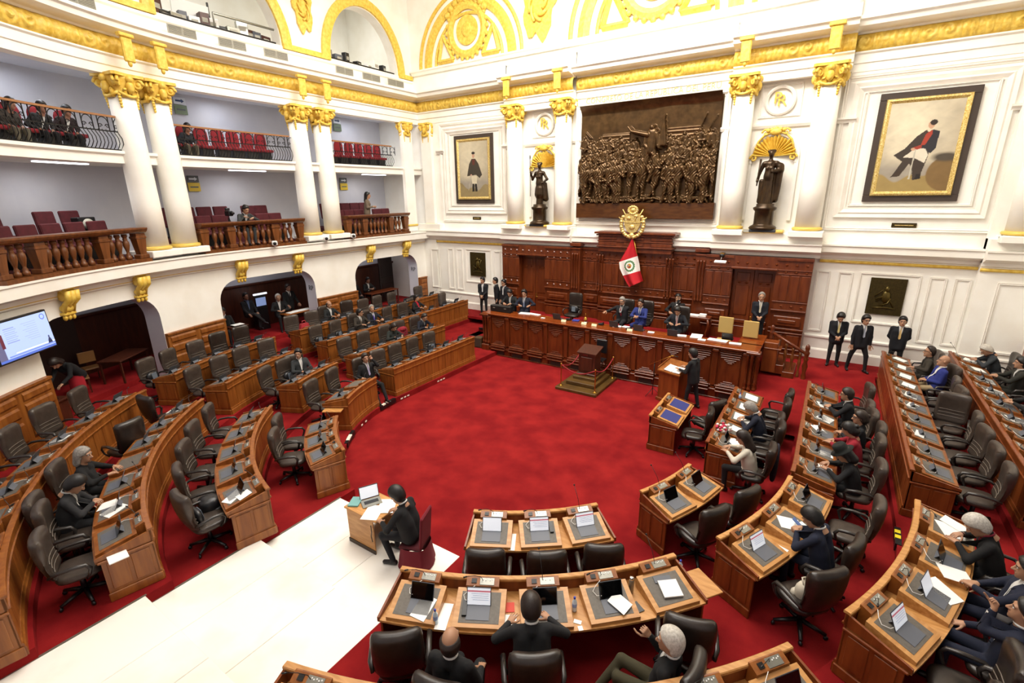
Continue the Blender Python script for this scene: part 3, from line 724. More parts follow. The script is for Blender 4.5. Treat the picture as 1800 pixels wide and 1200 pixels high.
def person(label, loc, face, pose='sit', lean=.08, side=0.0, lh=None, rh=None, hands=('relaxed', 'relaxed'), head_yaw=0.0, head_pitch=0.0, hair='short', hairc='black', skin=0,
           jacket='1B1B20', shirt='E8E6E2', tie=None, trousers=None, female=False, heavy=1.0, scale=1.08, open_jacket=True, knees=.13, foot=(.0, .0), skirt=None, glasses=False, hat=None, cross=False, group=None, kneefwd=None, h=.017, beard=False, legs=None, twist=0.0, lapel=True, roll=0.0, seat=.48):
    """one person; loc = floor point under the hips, face = heading (0 looks along +y, counter clockwise), hand targets in local metres"""
    trousers = trousers or jacket
    prims = []                                   # (kind, args, label): labels 0 jacket 1 trousers 2 skin 3 shoe 4 shirt cuff
    sit = pose == 'sit'
    hipz = (seat + .09) if sit else .92
    hip = np.array((0, 0, hipz)); up = unit((math.sin(side), math.sin(lean), math.cos(lean))); right = unit(np.cross((0, 1, 0), up)); fw = np.cross(up, right)
    ct, st = math.cos(twist), math.sin(twist); right, fw = right * ct + fw * st, fw * ct - right * st
    tl = .5 if not female else .46
    chest = hip + up * tl; neck = hip + up * (tl + .06)
    w = (.172 if not female else .14)
    L_ = lambda c, x, y, z: c + right * x + fw * y + up * z
    hv = heavy
    for s in (-1, 1):
        prims.append(('cap', (L_(hip, s * .07, 0, -.02), L_(hip, s * .085, .0, .22), .128 * hv, .122 * hv), 0))
        prims.append(('cap', (L_(hip, s * .085, 0, .2), L_(hip, s * .1, .005, tl - .12), .122 * hv, .112), 0))
        prims.append(('cap', (L_(hip, s * .07, 0, tl - .07), L_(hip, s * w, -.005, tl - .035), .085, .06), 0))
    if hv > 1.05: prims.append(('ell', (L_(hip, 0, .07, .17), (.13 * hv, .12 * hv, .15)), 0))
    if female: prims.append(('cap', (L_(hip, -.065, .085, tl - .17), L_(hip, .065, .085, tl - .17), .06, .06), 0))
    prims.append(('cap', (L_(hip, 0, -.015, tl - .02), L_(hip, 0, -.01, tl + .05), .085, .068), 0))
    if not sit: prims.append(('cap', (L_(hip, -.06, 0, -.1), L_(hip, .06, 0, -.1), .135 * hv, .135 * hv), 0))      # jacket skirt
    # legs
    ank = []
    for k, s in enumerate((-1, 1)):
        hp_ = hip + right * (s * .085) + np.array((0, 0, -.03 if sit else -.06))
        if legs: kn, an, fd = [np.array(q, float) for q in legs[k]]
        elif sit:
            kf = kneefwd or .43
            kn = np.array((s * knees, kf, seat + .06)); an = np.array((s * (knees - .01) + (0.0), kf - .02 + foot[k], .09)); fd = np.array((s * .15, 1, 0))
            if cross and s > 0: kn = np.array((.03, .46, .62)); an = np.array((-.2, .62, .32)); fd = np.array((-.5, .9, -.2))
        else:
            kn = np.array((s * knees * .85, .02 + .5 * foot[k], .5)); an = np.array((s * knees * .9, foot[k], .09)); fd = np.array((s * .25, 1, 0))
        tr = 1
        prims.append(('cap', (hp_, kn, .088 * min(hv, 1.12), .062), tr)); prims.append(('cap', (kn, an + np.array((0, 0, .01)), .06, .046), tr))
        fd = unit(fd); prims.append(('cap', (an + np.array((0, 0, -.045)) - fd * .04, an + fd * .15 + np.array((0, 0, -.055)), .043, .034), 3)); ank.append(an)
    if skirt: prims.append(('cap', (hip + np.array((0, .02, -.05)), (0, .3, .47) if sit else (0, .02, .5), .16, .15 if sit else .17), 5))
    # arms
    sh = [L_(hip, -(w + .022), 0, tl - .045), L_(hip, w + .022, 0, tl - .045)]
    if lh is None: lh = (-.17, .3, hipz + .07) if sit else (-.24, .06, .82)
    if rh is None: rh = (.17, .3, hipz + .07) if sit else (.24, .06, .82)
    wr = []
    for k, (S, T) in enumerate(zip(sh, (lh, rh))):
        s = (-1, 1)[k]
        desk = sit and .74 < T[2] < 1.0
        E_, T = ik(S, T, .285, .25, (right * (s * .8) - fw * .25 + np.array((0, 0, -.5))) if desk else (right * (s * .42) - fw * .3 + np.array((0, 0, -.85))))
        prims.append(('cap', (S, E_, .06, .05), 0)); prims.append(('cap', (E_, E_ + (T - E_) * .93, .05, .037), 0)); prims.append(('cap', (E_ + (T - E_) * .92, E_ + (T - E_) * .985, .031, .029), 4)); wr.append((E_, T))
    prims.append(('cap', (L_(hip, 0, .0, tl + .03), neck + up * .04 + fw * .015, .056, .056), 2))
    pts = []
    for kd, a, lb in prims:
        if kd == 'cap':
            m_ = max(a[2], a[3]); pts += [np.array(a[0]) - m_, np.array(a[0]) + m_, np.array(a[1]) - m_, np.array(a[1]) + m_]
        else: pts += [a[0] - np.array(a[1]), a[0] + np.array(a[1])]
    lo = np.min(pts, 0) - 2.5 * h; hi = np.max(pts, 0) + 2.5 * h
    def field(P, want=None):
        D = None
        for kd, a, lb in prims:
            if want is not None and lb not in want: continue
            g = d_cap(P, *a) if kd == 'cap' else d_ell(P, *a)
            D = g if D is None else smin(D, g, .024 if lb in (0, 1, 5) else .010)
        return D
    G = grid(lo, hi, h); V, Q = surfnet(field(G), lo, h)
    cen = V[Q].mean(1); best = None
    for lb in (0, 1, 2, 3, 4, 5):
        ps = [q for q in prims if q[2] == lb]
        if not ps: continue
        g = np.min([d_cap(cen, *a) if kd == 'cap' else d_ell(cen, *a) for kd, a, _ in ps], 0)
        if best is None: best = g; M = np.full(len(Q), lb)
        else: sel = g < best - (.0 if lb != 2 else .0); M[sel] = lb; best = np.where(sel, g, best)
    vs = [V]; qs = [Q]; ms = [M]; n = len(V)
    def addpart(V2, Q2, m2, R, o):
        nonlocal n
        vs.append(V2 @ R.T + o); qs.append(Q2 + n); ms.append(m2); n += len(V2)
    # hands
    for k, (E_, T) in enumerate(wr):
        s = (-1, 1)[k]; fd = unit(T - E_); hv2, hq = HANDS[hands[k]]
        if sit and .74 < T[2] < 1.0: fd = unit(fd * np.array((1, 1, .2)) + fw * .35)
        upv = np.array((0, 0, 1.)) if abs(fd[2]) < .8 else -fw * 1.0 + right * (s * -.3)
        R = frame_from(fd, upv); V2 = hv2 * 1.06; q2 = hq
        if k == 1: V2 = V2 * np.array((-1, 1, 1)); q2 = hq[:, ::-1]
        addpart(V2, q2, np.full(len(q2), 2), R, T - fd * .005)
    # head
    hy, hp2 = head_yaw, head_pitch
    f0 = unit(fw * math.cos(hy) + right * math.sin(hy)); r0 = unit(np.cross(f0, up)); f1 = unit(f0 * math.cos(hp2) - np.cross(r0, f0) * math.sin(hp2)); u1 = np.cross(unit(np.cross(f1, up)), f1)
    R = frame_from(f1, u1)
    if roll: 
        cr, sr = math.cos(roll), math.sin(roll); R = R @ np.array(((cr, 0, sr), (0, 1, 0), (-sr, 0, cr)))
    hc = neck + up * .052 + f1 * (.03 + .05 * max(0, hp2)) + R[:, 2] * .072 - R[:, 2] * .0
    HS = 1.1; hc = hc + R[:, 2] * .012
    hv3, hq3, hm3 = HEADS['f' if female else ('h' if heavy > 1.1 else 'm')]
    addpart(hv3 * HS, hq3, np.where(hm3 == 1, 6, 2), R, hc)
    e = MB()
    for s in (-1, 1):
        e.ell((s * .032, .082, .013), (.0115, .011, .0075), 10, 6, 0); e.ell((s * .032, .0895, .013), (.006, .005, .006), 8, 5, 1)
    addpart(np.array(e.v) * HS, np.array([list(f) + [f[-1]] * (4 - len(f)) for f in e.f]), np.array([7 + m for m in e.m]), R, hc)
    V = np.concatenate(vs) * scale; Q = np.concatenate(qs); M = np.concatenate(ms)
    me = bpy.data.meshes.new('person'); me.vertices.add(len(V)); me.vertices.foreach_set('co', V.ravel())
    me.loops.add(Q.size); me.loops.foreach_set('vertex_index', Q.ravel().astype(np.int32)); me.polygons.add(len(Q))
    me.polygons.foreach_set('loop_start', np.arange(0, Q.size, 4, dtype=np.int32)); me.polygons.foreach_set('material_index', M.astype(np.int32))
    me.polygons.foreach_set('use_smooth', np.ones(len(Q), bool)); me.update(); me.validate()
    sk = SKIN[skin]
    for mt in (cloth(jacket), cloth(trousers), sk, SHOE, cloth(shirt), cloth(skirt or trousers), LIPS, EYEW, EYED): me.materials.append(mt)
    o = add('person', me, None, loc, (0, 0, face)); tag(o, label, 'person', group)
    # hair, hat, glasses as children
    def child(name, mb_or, mt):
        if isinstance(mb_or, MB): return mb_or.build(name, mt, o)
        V2, Q2 = mb_or; V2 = (V2 * HS @ R.T + hc) * scale
        m2 = bpy.data.meshes.new(name); m2.from_pydata(V2.tolist(), [], Q2.tolist()); m2.polygons.foreach_set('use_smooth', np.ones(len(Q2), bool)); m2.materials.append(mt)
        return add(name, m2, o)
    if hair: child('hair', hair_mesh(hair), HAIRC[hairc])
    def hmap(mb): mb.v = [tuple(((R @ np.array(p)) * HS + hc) * scale) for p in mb.v]; return mb
    for s in (-1, 1): child('eyebrow', hmap(MB().tube([(s * .016, .094, .034), (s * .032, .096, .04), (s * .05, .084, .034)], .0045, 5)), HAIRC[hairc])
    if beard: child('moustache', hmap(MB().tube([(-.026, .096, -.045), (0, .104, -.042), (.026, .096, -.045)], .007, 6)), HAIRC[hairc])
    if glasses:
        g = MB()
        for s in (-1, 1):
            g.tube([(s * .032 + .021 * math.cos(q), .103, .014 + .017 * math.sin(q)) for q in [2 * PI * i / 10 for i in range(11)]], .0028, 4); g.tube([(s * .053, .1, .018), (s * .083, .0, .014)], .0028, 4)
        g.tube([(-.011, .105, .016), (.011, .105, .016)], .0028, 4); child('glasses', hmap(g), BLACK)
    if hat == 'felt':
        g = MB(); g.lathe([(.17, .06), (.175, .066), (.1, .075), (.104, .11), (.098, .17), (.08, .19), (.03, .185), (.0, .18)], 24, (0, -.015, 0)); child('hat', hmap(g), cloth('20241F'))
    if hat == 'cap':
        g = MB(); g.ell((0, -.01, .085), (.105, .122, .05), 18, 8); g.ell((0, .085, .07), (.06, .05, .012), 12, 4); child('cap', hmap(g), cloth('CFC8B8'))
    # shirt front, tie and lapels laid on the chest
    def chest_pt(x, z, off):
        b = L_(hip, x, 0, z); ts = np.linspace(.32, -.02, 60); P = b + np.outer(ts, fw); D = field(P, (0,)); k = int(np.argmax(D < 0)) if (D < 0).any() else 59
        if k > 0:
            a_, b_ = D[k - 1], D[k]; t = ts[k - 1] + (ts[k] - ts[k - 1]) * (a_ / (a_ - b_ + 1e-9))
        else: t = ts[0]
        return (b + fw * (t + off)) * scale
    def patch(name, rows, mt, off, cols=5):
        vs = []
        for z, x0, x1 in rows:
            for i in range(cols): vs.append(chest_pt(x0 + (x1 - x0) * i / (cols - 1), z, off))
        fs = [[i * cols + j, i * cols + j + 1, (i + 1) * cols + j + 1, (i + 1) * cols + j] for i in range(len(rows) - 1) for j in range(cols - 1)]
        MB().raw(vs, fs, 0, True).build(name, mt, o)
    if open_jacket:
        zt, zb = tl + .035, tl - .33
        patch('shirt_front', [(zt + (zb - zt) * i / 8, -(.052 * (1 - i / 8) + .006), .052 * (1 - i / 8) + .006) for i in range(9)], cloth(shirt), .006)
        cb = MB(); cb.tube([L_(hip, .066 * math.cos(q), -.004 + .066 * math.sin(q), tl + .058 + .012 * math.sin(q) * -1) * scale for q in [2 * PI * i / 14 for i in range(15)]], .014 * scale, 6); cb.build('shirt_collar', cloth(shirt), o)
        if tie: patch('tie', [(zt - .012, -.014, .014), (zt - .035, -.011, .011), (tl - .1, -.022, .022), (tl - .2, -.027, .027), (zb + .035, -.03, .03), (zb, -.004, .004)], cloth(tie), .012, 4)
        if lapel:
            for s in (-1, 1): patch('lapel', [(tl + .02, s * .05, s * .085), (tl - .06, s * .042, s * .1), (tl - .11, s * .036, s * .075), (tl - .2, s * .024, s * .055), (zb - .01, s * .004, s * .014)], cloth(jacket), .01, 3)
    return o
# ------------------------------------------------------------------ classical furniture of the walls: columns, balustrades, statues, paintings
def spiral(mb, T, r, turns=1.6, w=.04, n=26, m=0, depth=.05):
    pts = [T(r * (1 - .82 * i / n) * math.cos(2 * PI * turns * i / n), r * (1 - .82 * i / n) * math.sin(2 * PI * turns * i / n)) for i in range(n + 1)]
    mb.tube(pts, [w * (1 - .45 * i / n) for i in range(n + 1)], 6, m)
def capital_mesh():
    mb = MB(); mb.lathe([(.31, 0), (.33, .03), (.31, .06), (.33, .3), (.42, .52), (.42, .56), (.1, .58)], 20)
    for k in range(4):
        a = PI / 4 + k * PI / 2; c, s = math.cos(a), math.sin(a)
        for q in (-1, 1):
            spiral(mb, lambda u, v, q=q: (c * (.45 + u * .8) - s * q * .05, s * (.45 + u * .8) + c * q * .05, .40 + v), .15, 1.5, .045)
        mb.ell((c * .47, s * .47, .40), (.1, .1, .1), 8, 6)
    for k in range(4):
        a = k * PI / 2; c, s = math.cos(a), math.sin(a)
        mb.ell((c * .42, s * .42, .5), (.1, .1, .1), 8, 6); mb.ell((c * .40, s * .40, .28), (.11, .11, .16), 8, 6)
    for k in range(8):
        a = PI / 8 + k * PI / 4; c, s = math.cos(a), math.sin(a)
        mb.tube([(c * .33, s * .33, .02), (c * .36, s * .36, .15), (c * .42, s * .42, .24), (c * .44, s * .44, .2)], [.09, .085, .06, .03], 6, flat=.5)
    for k in range(4):
        a = PI / 4 + k * PI / 2; c, s = math.cos(a), math.sin(a)
        for j in range(5): mb.ell((c * (.37 - .008 * j), s * (.37 - .008 * j), .08 - .075 * j), (.055 - .004 * j, .055 - .004 * j, .045), 6, 5)
        b = a + PI / 4; 
        mb.tube([(math.cos(a + t * PI / 2) * .38, math.sin(a + t * PI / 2) * .38, .16 - .12 * math.sin(PI * t)) for t in [i / 6 for i in range(7)]], .045, 6)
    return mb.mesh('capital', GOLD)
def abacus_mesh():
    mb = MB(); p = []
    for k in range(4):
        a = PI / 4 + k * PI / 2; b = a + PI / 2
        p += [(.62 * math.cos(a - .08), .62 * math.sin(a - .08)), (.62 * math.cos(a + .08), .62 * math.sin(a + .08)), (.4 * math.cos(a + PI / 4), .4 * math.sin(a + PI / 4))]
    mb.prism(p, .56, .64); return mb.mesh('abacus', GOLD)
SHAFT = MB().lathe([(.37, .3), (.368, 1.6), (.355, 3.0), (.33, 4.6)], 28).mesh('shaft', PLASTER)
BASE = MB().lathe([(.37, .2), (.43, .22), (.45, .26), (.43, .3), (.38, .31), (.36, .33)], 28).mesh('base_ring', mat('pale_gold_paint', 'E2C15E', .4, .1))
PED = MB().box((0, 0, .1), (1.0, 1.0, .2), ch=.02).mesh('pedestal', PLASTER)
CAPM, ABAM = capital_mesh(), abacus_mesh()
def column(x, y, z, rz, label, group, k=1.0):
    e = empty('column', (x, y, z), rz, label, 'column', group)
    for nm, me, zz in (('pedestal', PED, 0), ('base_ring', BASE, 0), ('shaft', SHAFT, 0), ('capital', CAPM, 4.5), ('abacus', ABAM, 4.5)):
        o = add(nm, me, e, (0, 0, zz))
    mb = MB(); mb.box((0, -.62, 5.72), (.3, .1, .62), ch=.03); mb.box((0, -.62, 6.08), (.42, .16, .1), ch=.02); mb.ell((0, -.6, 5.38), (.06, .05, .09), 8, 5); mb.build('gilt_strap', GOLD, e)
    return e
for s, lb in ((5.75, 'white column of the pair nearer the back wall, its right one'), (6.85, 'white column of the pair nearer the back wall, its left one'), (11.85, 'big white column of the left pair, its right one'), (12.85, 'big white column at far left of the galleries, left one of its pair')):
    p, n, t = hp(s, 11.78); column(p.x, p.y, 4.0, math.atan2(-n.x, n.y), lb + ', gold capital', 'gallery columns')
for x, lb in ((-5.78, 'white half column left of the smaller bronze statue'), (-3.38, 'white half column right of the smaller bronze statue, beside the relief'), (3.38, 'white half column between the relief and the larger statue'), (5.78, 'white half column between the larger statue and the right painting'), (10.95, 'white column cut by the right edge, beside the right painting')):
    column(x, -.36, 4.22, 0, lb, 'half columns of the back wall')
# corner pilasters with gold capitals
for (x, y, rz, lb) in ((-11.15, -.12, 0, 'flat white pilaster with gold capital left of the left painting'), (-11.72, -1.0, PI / 2, 'flat white pilaster with gold capital at the gallery end in the corner')):
    e = empty('pilaster', (x, y, 4.0), rz, lb, 'pilaster')
    MB().box((0, 0, 2.55), (.62, .2, 5.1)).build('shaft', PLASTER, e); MB().box((0, -.02, .28), (.7, .26, .1), ch=.03).build('base_ring', _mats['pale_gold_paint'], e)
    add('capital', CAPM, e, (0, .05, 4.5), (0, 0, 0), (.78, .6, 1)); add('abacus', ABAM, e, (0, .05, 4.5), (0, 0, 0), (.75, .6, 1))
# gilt scroll brackets under the ledge
def bracket_mesh():
    mb = MB()
    for q in (-.11, .11): spiral(mb, lambda u, v, q=q: (q, -.16 + u, -.17 + v), .17, 1.4, .075)
    mb.ell((0, -.18, -.17), (.2, .17, .17), 10, 6)
    for q in (-.13, 0, .13): mb.tube([(q, -.34, -.05), (q, -.33, -.28), (q, -.18, -.42), (q, -.13, -.62)], [.075, .07, .06, .045], 7)
    mb.ell((0, -.1, -.52), (.19, .12, .12), 10, 6); mb.box((0, -.08, -.66), (.36, .18, .08), ch=.02)
    for q in (-.12, 0, .12): mb.ell((q, -.1, -.76), (.05, .06, .08), 7, 5)
    mb.box((0, -.2, .03), (.46, .4, .07), ch=.02)
    return mb.mesh('scroll', GOLD)
BRK = bracket_mesh()
for s, lb in ((1.6, 'right one above the archway nearest the back wall'), (3.95, 'left one above the archway nearest the back wall'), (7.75, 'right one above the middle archway'), (10.1, 'left one above the middle archway'), (13.72, 'right one above the dark archway'), (16.0, 'beside the wall screen')):
    p, n, t = hp(s, R0 + .03); e = empty('scroll_bracket', (p.x, p.y, 3.54), math.atan2(-n.x, n.y) , 'gold scroll bracket under the gallery ledge, ' + lb, 'bracket', 'gold scroll brackets')
    add('scroll', BRK, e)
# turned wooden balustrades of the first gallery
BAL = MB().lathe([(.075, 0), (.075, .1), (.05, .12), (.06, .16), (.035, .2), (.04, .24), (.085, .42), (.08, .52), (.05, .56), (.06, .58), (.055, .6), (.05, .64), (.075, .67), (.07, .74)], 10).mesh('baluster', BALW)
def bal_ped():
    mb = MB(); mb.box((0, 0, .06), (.3, .26, .12), ch=.015); mb.prism([(-.1, -.09), (.1, -.09), (.1, .09), (-.1, .09)], .12, .16)
    vs = [(-.1, -.09, .16), (.1, -.09, .16), (.1, .09, .16), (-.1, .09, .16), (-.15, -.12, .58), (.15, -.12, .58), (.15, .12, .58), (-.15, .12, .58)]
    mb.raw(vs, [[0, 1, 5, 4], [1, 2, 6, 5], [2, 3, 7, 6], [3, 0, 4, 7]]); mb.box((0, 0, .62), (.34, .28, .08), ch=.015); mb.box((0, 0, .7), (.28, .24, .08))
    return mb.mesh('pedestal', BALW)
BPED = bal_ped()
for i, (a, b, nm) in enumerate(((1.5, 5.3, 'in the bay nearest the back wall'), (7.4, 11.45, 'in the middle bay between the column pairs'), (13.3, 17.6, 'in the left bay, cut by the left edge'))):
    p, n, t = hp((a + b) / 2, 11.55); e = empty('balustrade', (p.x, p.y, ZL1), 0, 'brown turned wood balustrade ' + nm, 'balustrade', 'gallery balustrades')
    def rel(mb): mb.v = [(x - p.x, y - p.y, z - ZL1) for x, y, z in mb.v]; return mb
    mb = MB(); sweep(mb, rect(-.2, .2, ZL1, ZL1 + .1), 11.55, srange(a, b, 11.55, .25)); rel(mb).build('base_rail', BALW, e)
    mb = MB(); sweep(mb, [(-.17, ZL1 + .86), (-.22, ZL1 + .9), (-.26, ZL1 + .96), (-.26, ZL1 + 1.0), (.2, ZL1 + 1.0), (.2, ZL1 + .86)], 11.55, srange(a, b, 11.55, .25)); rel(mb).build('handrail', BALW, e)
    ped = [a + .12, a + 1.0, b - 1.0, b - .12] if i else [a + .12, a + 2.3, b - .3]
    ped = [a + .15, a + (b - a) * .30, a + (b - a) * .72, b - .15]
    bn = int((b - a) / .235)
    for q in ped:
        pp, nn, tt = hp(q, 11.55); add('pedestal', BPED, e, (pp.x - p.x, pp.y - p.y, .1), (0, 0, math.atan2(-nn.x, nn.y)))
    for k in range(bn + 1):
        q = a + .1 + (b - a - .2) * k / bn
        if min(abs(q - w) for w in ped) < .2: continue
        pp, nn, tt = hp(q, 11.55); add('baluster', BAL, e, (pp.x - p.x, pp.y - p.y, .1))
# wrought iron railings of the second gallery
IB = MB().tube([(0, 0, 0), (0, -.06, .06), (0, -.13, .16), (0, -.12, .3), (0, -.03, .44), (0, 0, .52)], .011, 5).mesh('iron_bar', IRON)
ISC = MB()
ISC.tube([(.0, 0, .52), (.0, 0, .9)], .014, 5); ISC.tube([(.3, 0, .52), (.3, 0, .9)], .014, 5)
ISC.tube([(.15 - .15 * math.cos(PI * i / 10), 0, .68 + .2 * math.sin(PI * i / 10)) for i in range(11)], .012, 5)
for sx in (-1, 1): spiral(ISC, lambda u, v, sx=sx: (.15 + sx * (.1 - u), 0, .64 + v), .06, 1.3, .012, 14)
ISC = ISC.mesh('iron_scroll', IRON)
for i, (a, b, nm) in enumerate(((1.95, 5.3, 'in the bay nearest the back wall'), (7.3, 11.5, 'in the middle bay between the column pairs'), (13.2, 17.6, 'at the left edge'))):
    p, n, t = hp((a + b) / 2, R0 + .02); e = empty('iron_railing', (p.x, p.y, 7.08), 0, 'black wrought iron railing of the second gallery, ' + nm, 'railing', 'iron gallery railings')
    def rel(mb): mb.v = [(x - p.x, y - p.y, z - 7.08) for x, y, z in mb.v]; return mb
    ss = srange(a, b, R0, .25)
    mb = MB(); sweep(mb, rect(-.05, .05, 7.97, 8.02), R0, ss); rel(mb).build('handrail', mat('worn_wood_rail', '9A6A40', .5), e)
    for z in (7.09, 7.58):
        mb = MB(); sweep(mb, rect(-.02, .02, z, z + .03), R0, ss); rel(mb).build('iron_rail', IRON, e)
    k = int((b - a) / .105)
    for j in range(k + 1):
        pp, nn, tt = hp(a + (b - a) * j / k, R0); add('iron_bar', IB, e, (pp.x - p.x, pp.y - p.y, .03), (0, 0, math.atan2(-nn.x, nn.y)))
    k = int((b - a) / .42)
    for j in range(k):
        pp, nn, tt = hp(a + (b - a) * (j + .15) / k, R0); add('iron_scroll', ISC, e, (pp.x - p.x, pp.y - p.y, 0), (0, 0, math.atan2(-nn.x, nn.y)))

# ------------------------------------------------------------------ canvases
class Canvas:
    def __init__(s, nx, ny, w=1.0, h=1.0):
        s.nx, s.ny, s.w, s.h = nx, ny, w, h; u = (np.arange(nx)) / (nx - 1) * w; v = (np.arange(ny)) / (ny - 1) * h
        s.U, s.V = np.meshgrid(u, v); s.C = np.ones((ny, nx, 3))
    def col(s, c): return np.array(lin(c)[:3])
    def fill(s, c): s.C[:] = s.col(c); return s
    def mix(s, mask, c): m = np.clip(mask, 0, 1)[..., None]; s.C = s.C * (1 - m) + s.col(c) * m; return s
    def rect(s, x0, y0, x1, y1, c): return s.mix(((s.U >= x0) & (s.U <= x1) & (s.V >= y0) & (s.V <= y1)) * 1.0, c)
    def ell(s, cx, cy, rx, ry, c, soft=.0):
        d = np.sqrt(((s.U - cx) / rx) ** 2 + ((s.V - cy) / ry) ** 2); return s.mix((d < 1) * 1.0 if not soft else np.clip((1 + soft - d) / (2 * soft), 0, 1), c)
    def poly(s, pts, c):
        ins = np.zeros(s.U.shape, bool); n = len(pts)
        for i in range(n):
            (x0, y0), (x1, y1) = pts[i], pts[(i + 1) % n]
            if y0 == y1: continue
            cnd = ((y0 > s.V) != (y1 > s.V)) & (s.U < (x1 - x0) * (s.V - y0) / (y1 - y0) + x0); ins ^= cnd
        return s.mix(ins * 1.0, c)
    def noise(s, amp, k=6, c=None, seed=0):
        r = np.random.default_rng(seed); N = np.zeros(s.U.shape)
        for o in range(4):
            f = k * 2 ** o; ph = r.random(6) * 6.28
            N += (np.sin(s.U * f + ph[0] + 2 * np.sin(s.V * f * .7 + ph[1])) * np.sin(s.V * f * 1.1 + ph[2] + 1.5 * np.sin(s.U * f * .6 + ph[3]))) / 2 ** o
        if c is None: s.C = np.clip(s.C * (1 + amp * N[..., None]), 0, 1)
        else: s.mix(np.clip(N * amp, 0, 1), c)
        return s
    def mesh(s, name, mt, P=None):
        """vertices laid on u,v; P maps (u, v) to a point"""
        me = bpy.data.meshes.new(name)
        if P is None: vs = [(u, 0, v) for u, v in zip(s.U.ravel(), s.V.ravel())]
        else: vs = [P(u, v) for u, v in zip(s.U.ravel(), s.V.ravel())]
        nx = s.nx; fs = [(j * nx + i, j * nx + i + 1, (j + 1) * nx + i + 1, (j + 1) * nx + i) for j in range(s.ny - 1) for i in range(nx - 1)]
        me.from_pydata(vs, [], fs); at = me.color_attributes.new('paint', 'FLOAT_COLOR', 'POINT')
        at.data.foreach_set('color', np.concatenate([s.C.reshape(-1, 3), np.ones((s.nx * s.ny, 1))], 1).astype(np.float32).ravel())
        me.polygons.foreach_set('use_smooth', [True] * len(fs)); me.materials.append(mt); return me
OIL = attr_mat('oil_paint', .55)
def painting(x, label, cv):
    e = empty('framed_painting', (x, -.03, 5.33), 0, label, 'painting', 'portraits on the back wall')
    mb = MB(); W, H = 2.3, 3.1
    for c, d in (((0, -.03, .1), (W, .06, .2)), ((0, -.03, H - .1), (W, .06, .2)), ((-W / 2 + .1, -.03, H / 2), (.2, .06, H - .4)), ((W / 2 - .1, -.03, H / 2), (.2, .06, H - .4))): mb.box(c, d, ch=.01)
    mb.build('outer_frame', mat('dark_brown_mount', '3E332C', .55), e)
    mb = MB(); pr = [(0, .06), (.02, .12), (.07, .13), (.12, .09), (.14, .07)]; k = len(pr); vs = []
    for cx, cz, sx, sz in ((-W / 2 + .17, .17, 1, 1), (W / 2 - .17, .17, -1, 1), (W / 2 - .17, H - .17, -1, -1), (-W / 2 + .17, H - .17, 1, -1)):
        for q, d in pr: vs.append((cx + sx * q, -d, cz + sz * q))
    mb.raw(vs, [[i * k + j, i * k + j + 1, ((i + 1) % 4) * k + j + 1, ((i + 1) % 4) * k + j] for i in range(4) for j in range(k - 1)]); mb.build('gilt_frame', GILT, e)
    o = add('canvas', cv.mesh('canvas', OIL), e, (-cv.w / 2, -.075, .3)); return e
def landscape(w, h, seed, sky, sky2, ground):
    c = Canvas(150, 190, w, h).fill(sky); c.mix(np.clip(1.3 - 2.2 * np.hypot((c.U - w * .35) / w, (c.V - h * .7) / h), 0, 1), sky2); c.noise(.35, 2.5, sky2, seed); c.noise(.3, 3.5, 'A49A88', seed + 1)
    m = np.clip((h * (.2 + .05 * np.sin(c.U * 3 + seed) + .03 * np.sin(c.U * 9)) - c.V) / .05, 0, 1); c.mix(np.clip((h * .38 - c.V) / .3, 0, 1) * .8, '8E877C'); c.mix(m, ground); return c
w, h = 1.9, 2.5
c = landscape(w, h, 3, 'B9AE96', 'D9CFB4', '9A8450')
c.mix(np.clip((.95 - np.hypot((c.U - 1.75) / .55, (c.V - .5) / .55)) / .06, 0, 1), '7A6038'); c.ell(1.62, .95, .3, .12, '4A4236', .3)
c.poly([(.42, .42), (.62, .86), (.5, .95), (.38, 1.05), (.62, 1.22), (.85, 1.55), (1.05, 1.72), (1.22, 1.5), (1.2, .95), (1.1, .35), (.95, .32), (.9, .6), (.8, .8), (.62, .45)], '3A3028')
c.poly([(.62, .98), (.9, .95), (1.15, .8), (1.2, 1.02), (1.1, 1.22), (.85, 1.2)], 'D8D0BC'); c.poly([(.92, 1.22), (1.08, 1.6), (1.2, 1.72), (1.36, 1.66), (1.34, 1.2), (1.24, 1.06), (1.12, 1.2)], '26262C')
c.poly([(.98, 1.3), (1.05, 1.6), (1.18, 1.72), (1.2, 1.6), (1.08, 1.3)], 'A03A28'); c.poly([(.84, 1.16), (1.02, 1.22), (1.0, 1.32), (.8, 1.24)], '9A3828'); c.ell(1.14, 1.85, .075, .11, 'C39A7C'); c.ell(1.18, 1.91, .085, .075, '2E241E'); c.ell(.82, 1.2, .05, .04, 'C39A7C')
c.poly([(.84, .35), (.88, .35), (.9, 1.2), (.87, 1.2)], 'B8B4A4'); c.poly([(1.0, .34), (1.14, .36), (1.12, .5), (1.02, .5)], '1E1814'); c.poly([(.4, .42), (.62, .44), (.66, .6), (.56, .6)], '3A2C20'); c.noise(.05, 9, None, 5)
painting(8.3, 'large framed portrait of an officer in a dark cloak beside a rock', c)
c = landscape(w, h, 8, 'A79C84', 'C9BFA4', '8A7A54')
c.poly([(.55, .95), (.7, 1.5), (.85, 1.72), (1.08, 1.72), (1.25, 1.5), (1.45, 1.0), (1.3, .85), (1.1, 1.0), (.8, .98)], '3A342A'); c.poly([(.8, .95), (1.15, .95), (1.12, .55), (.86, .55)], 'C8BEA4'); c.poly([(.84, .25), (.98, .25), (.98, .6), (.86, .6)], '241E18'); c.poly([(1.02, .25), (1.16, .25), (1.12, .6), (1.0, .6)], '241E18')
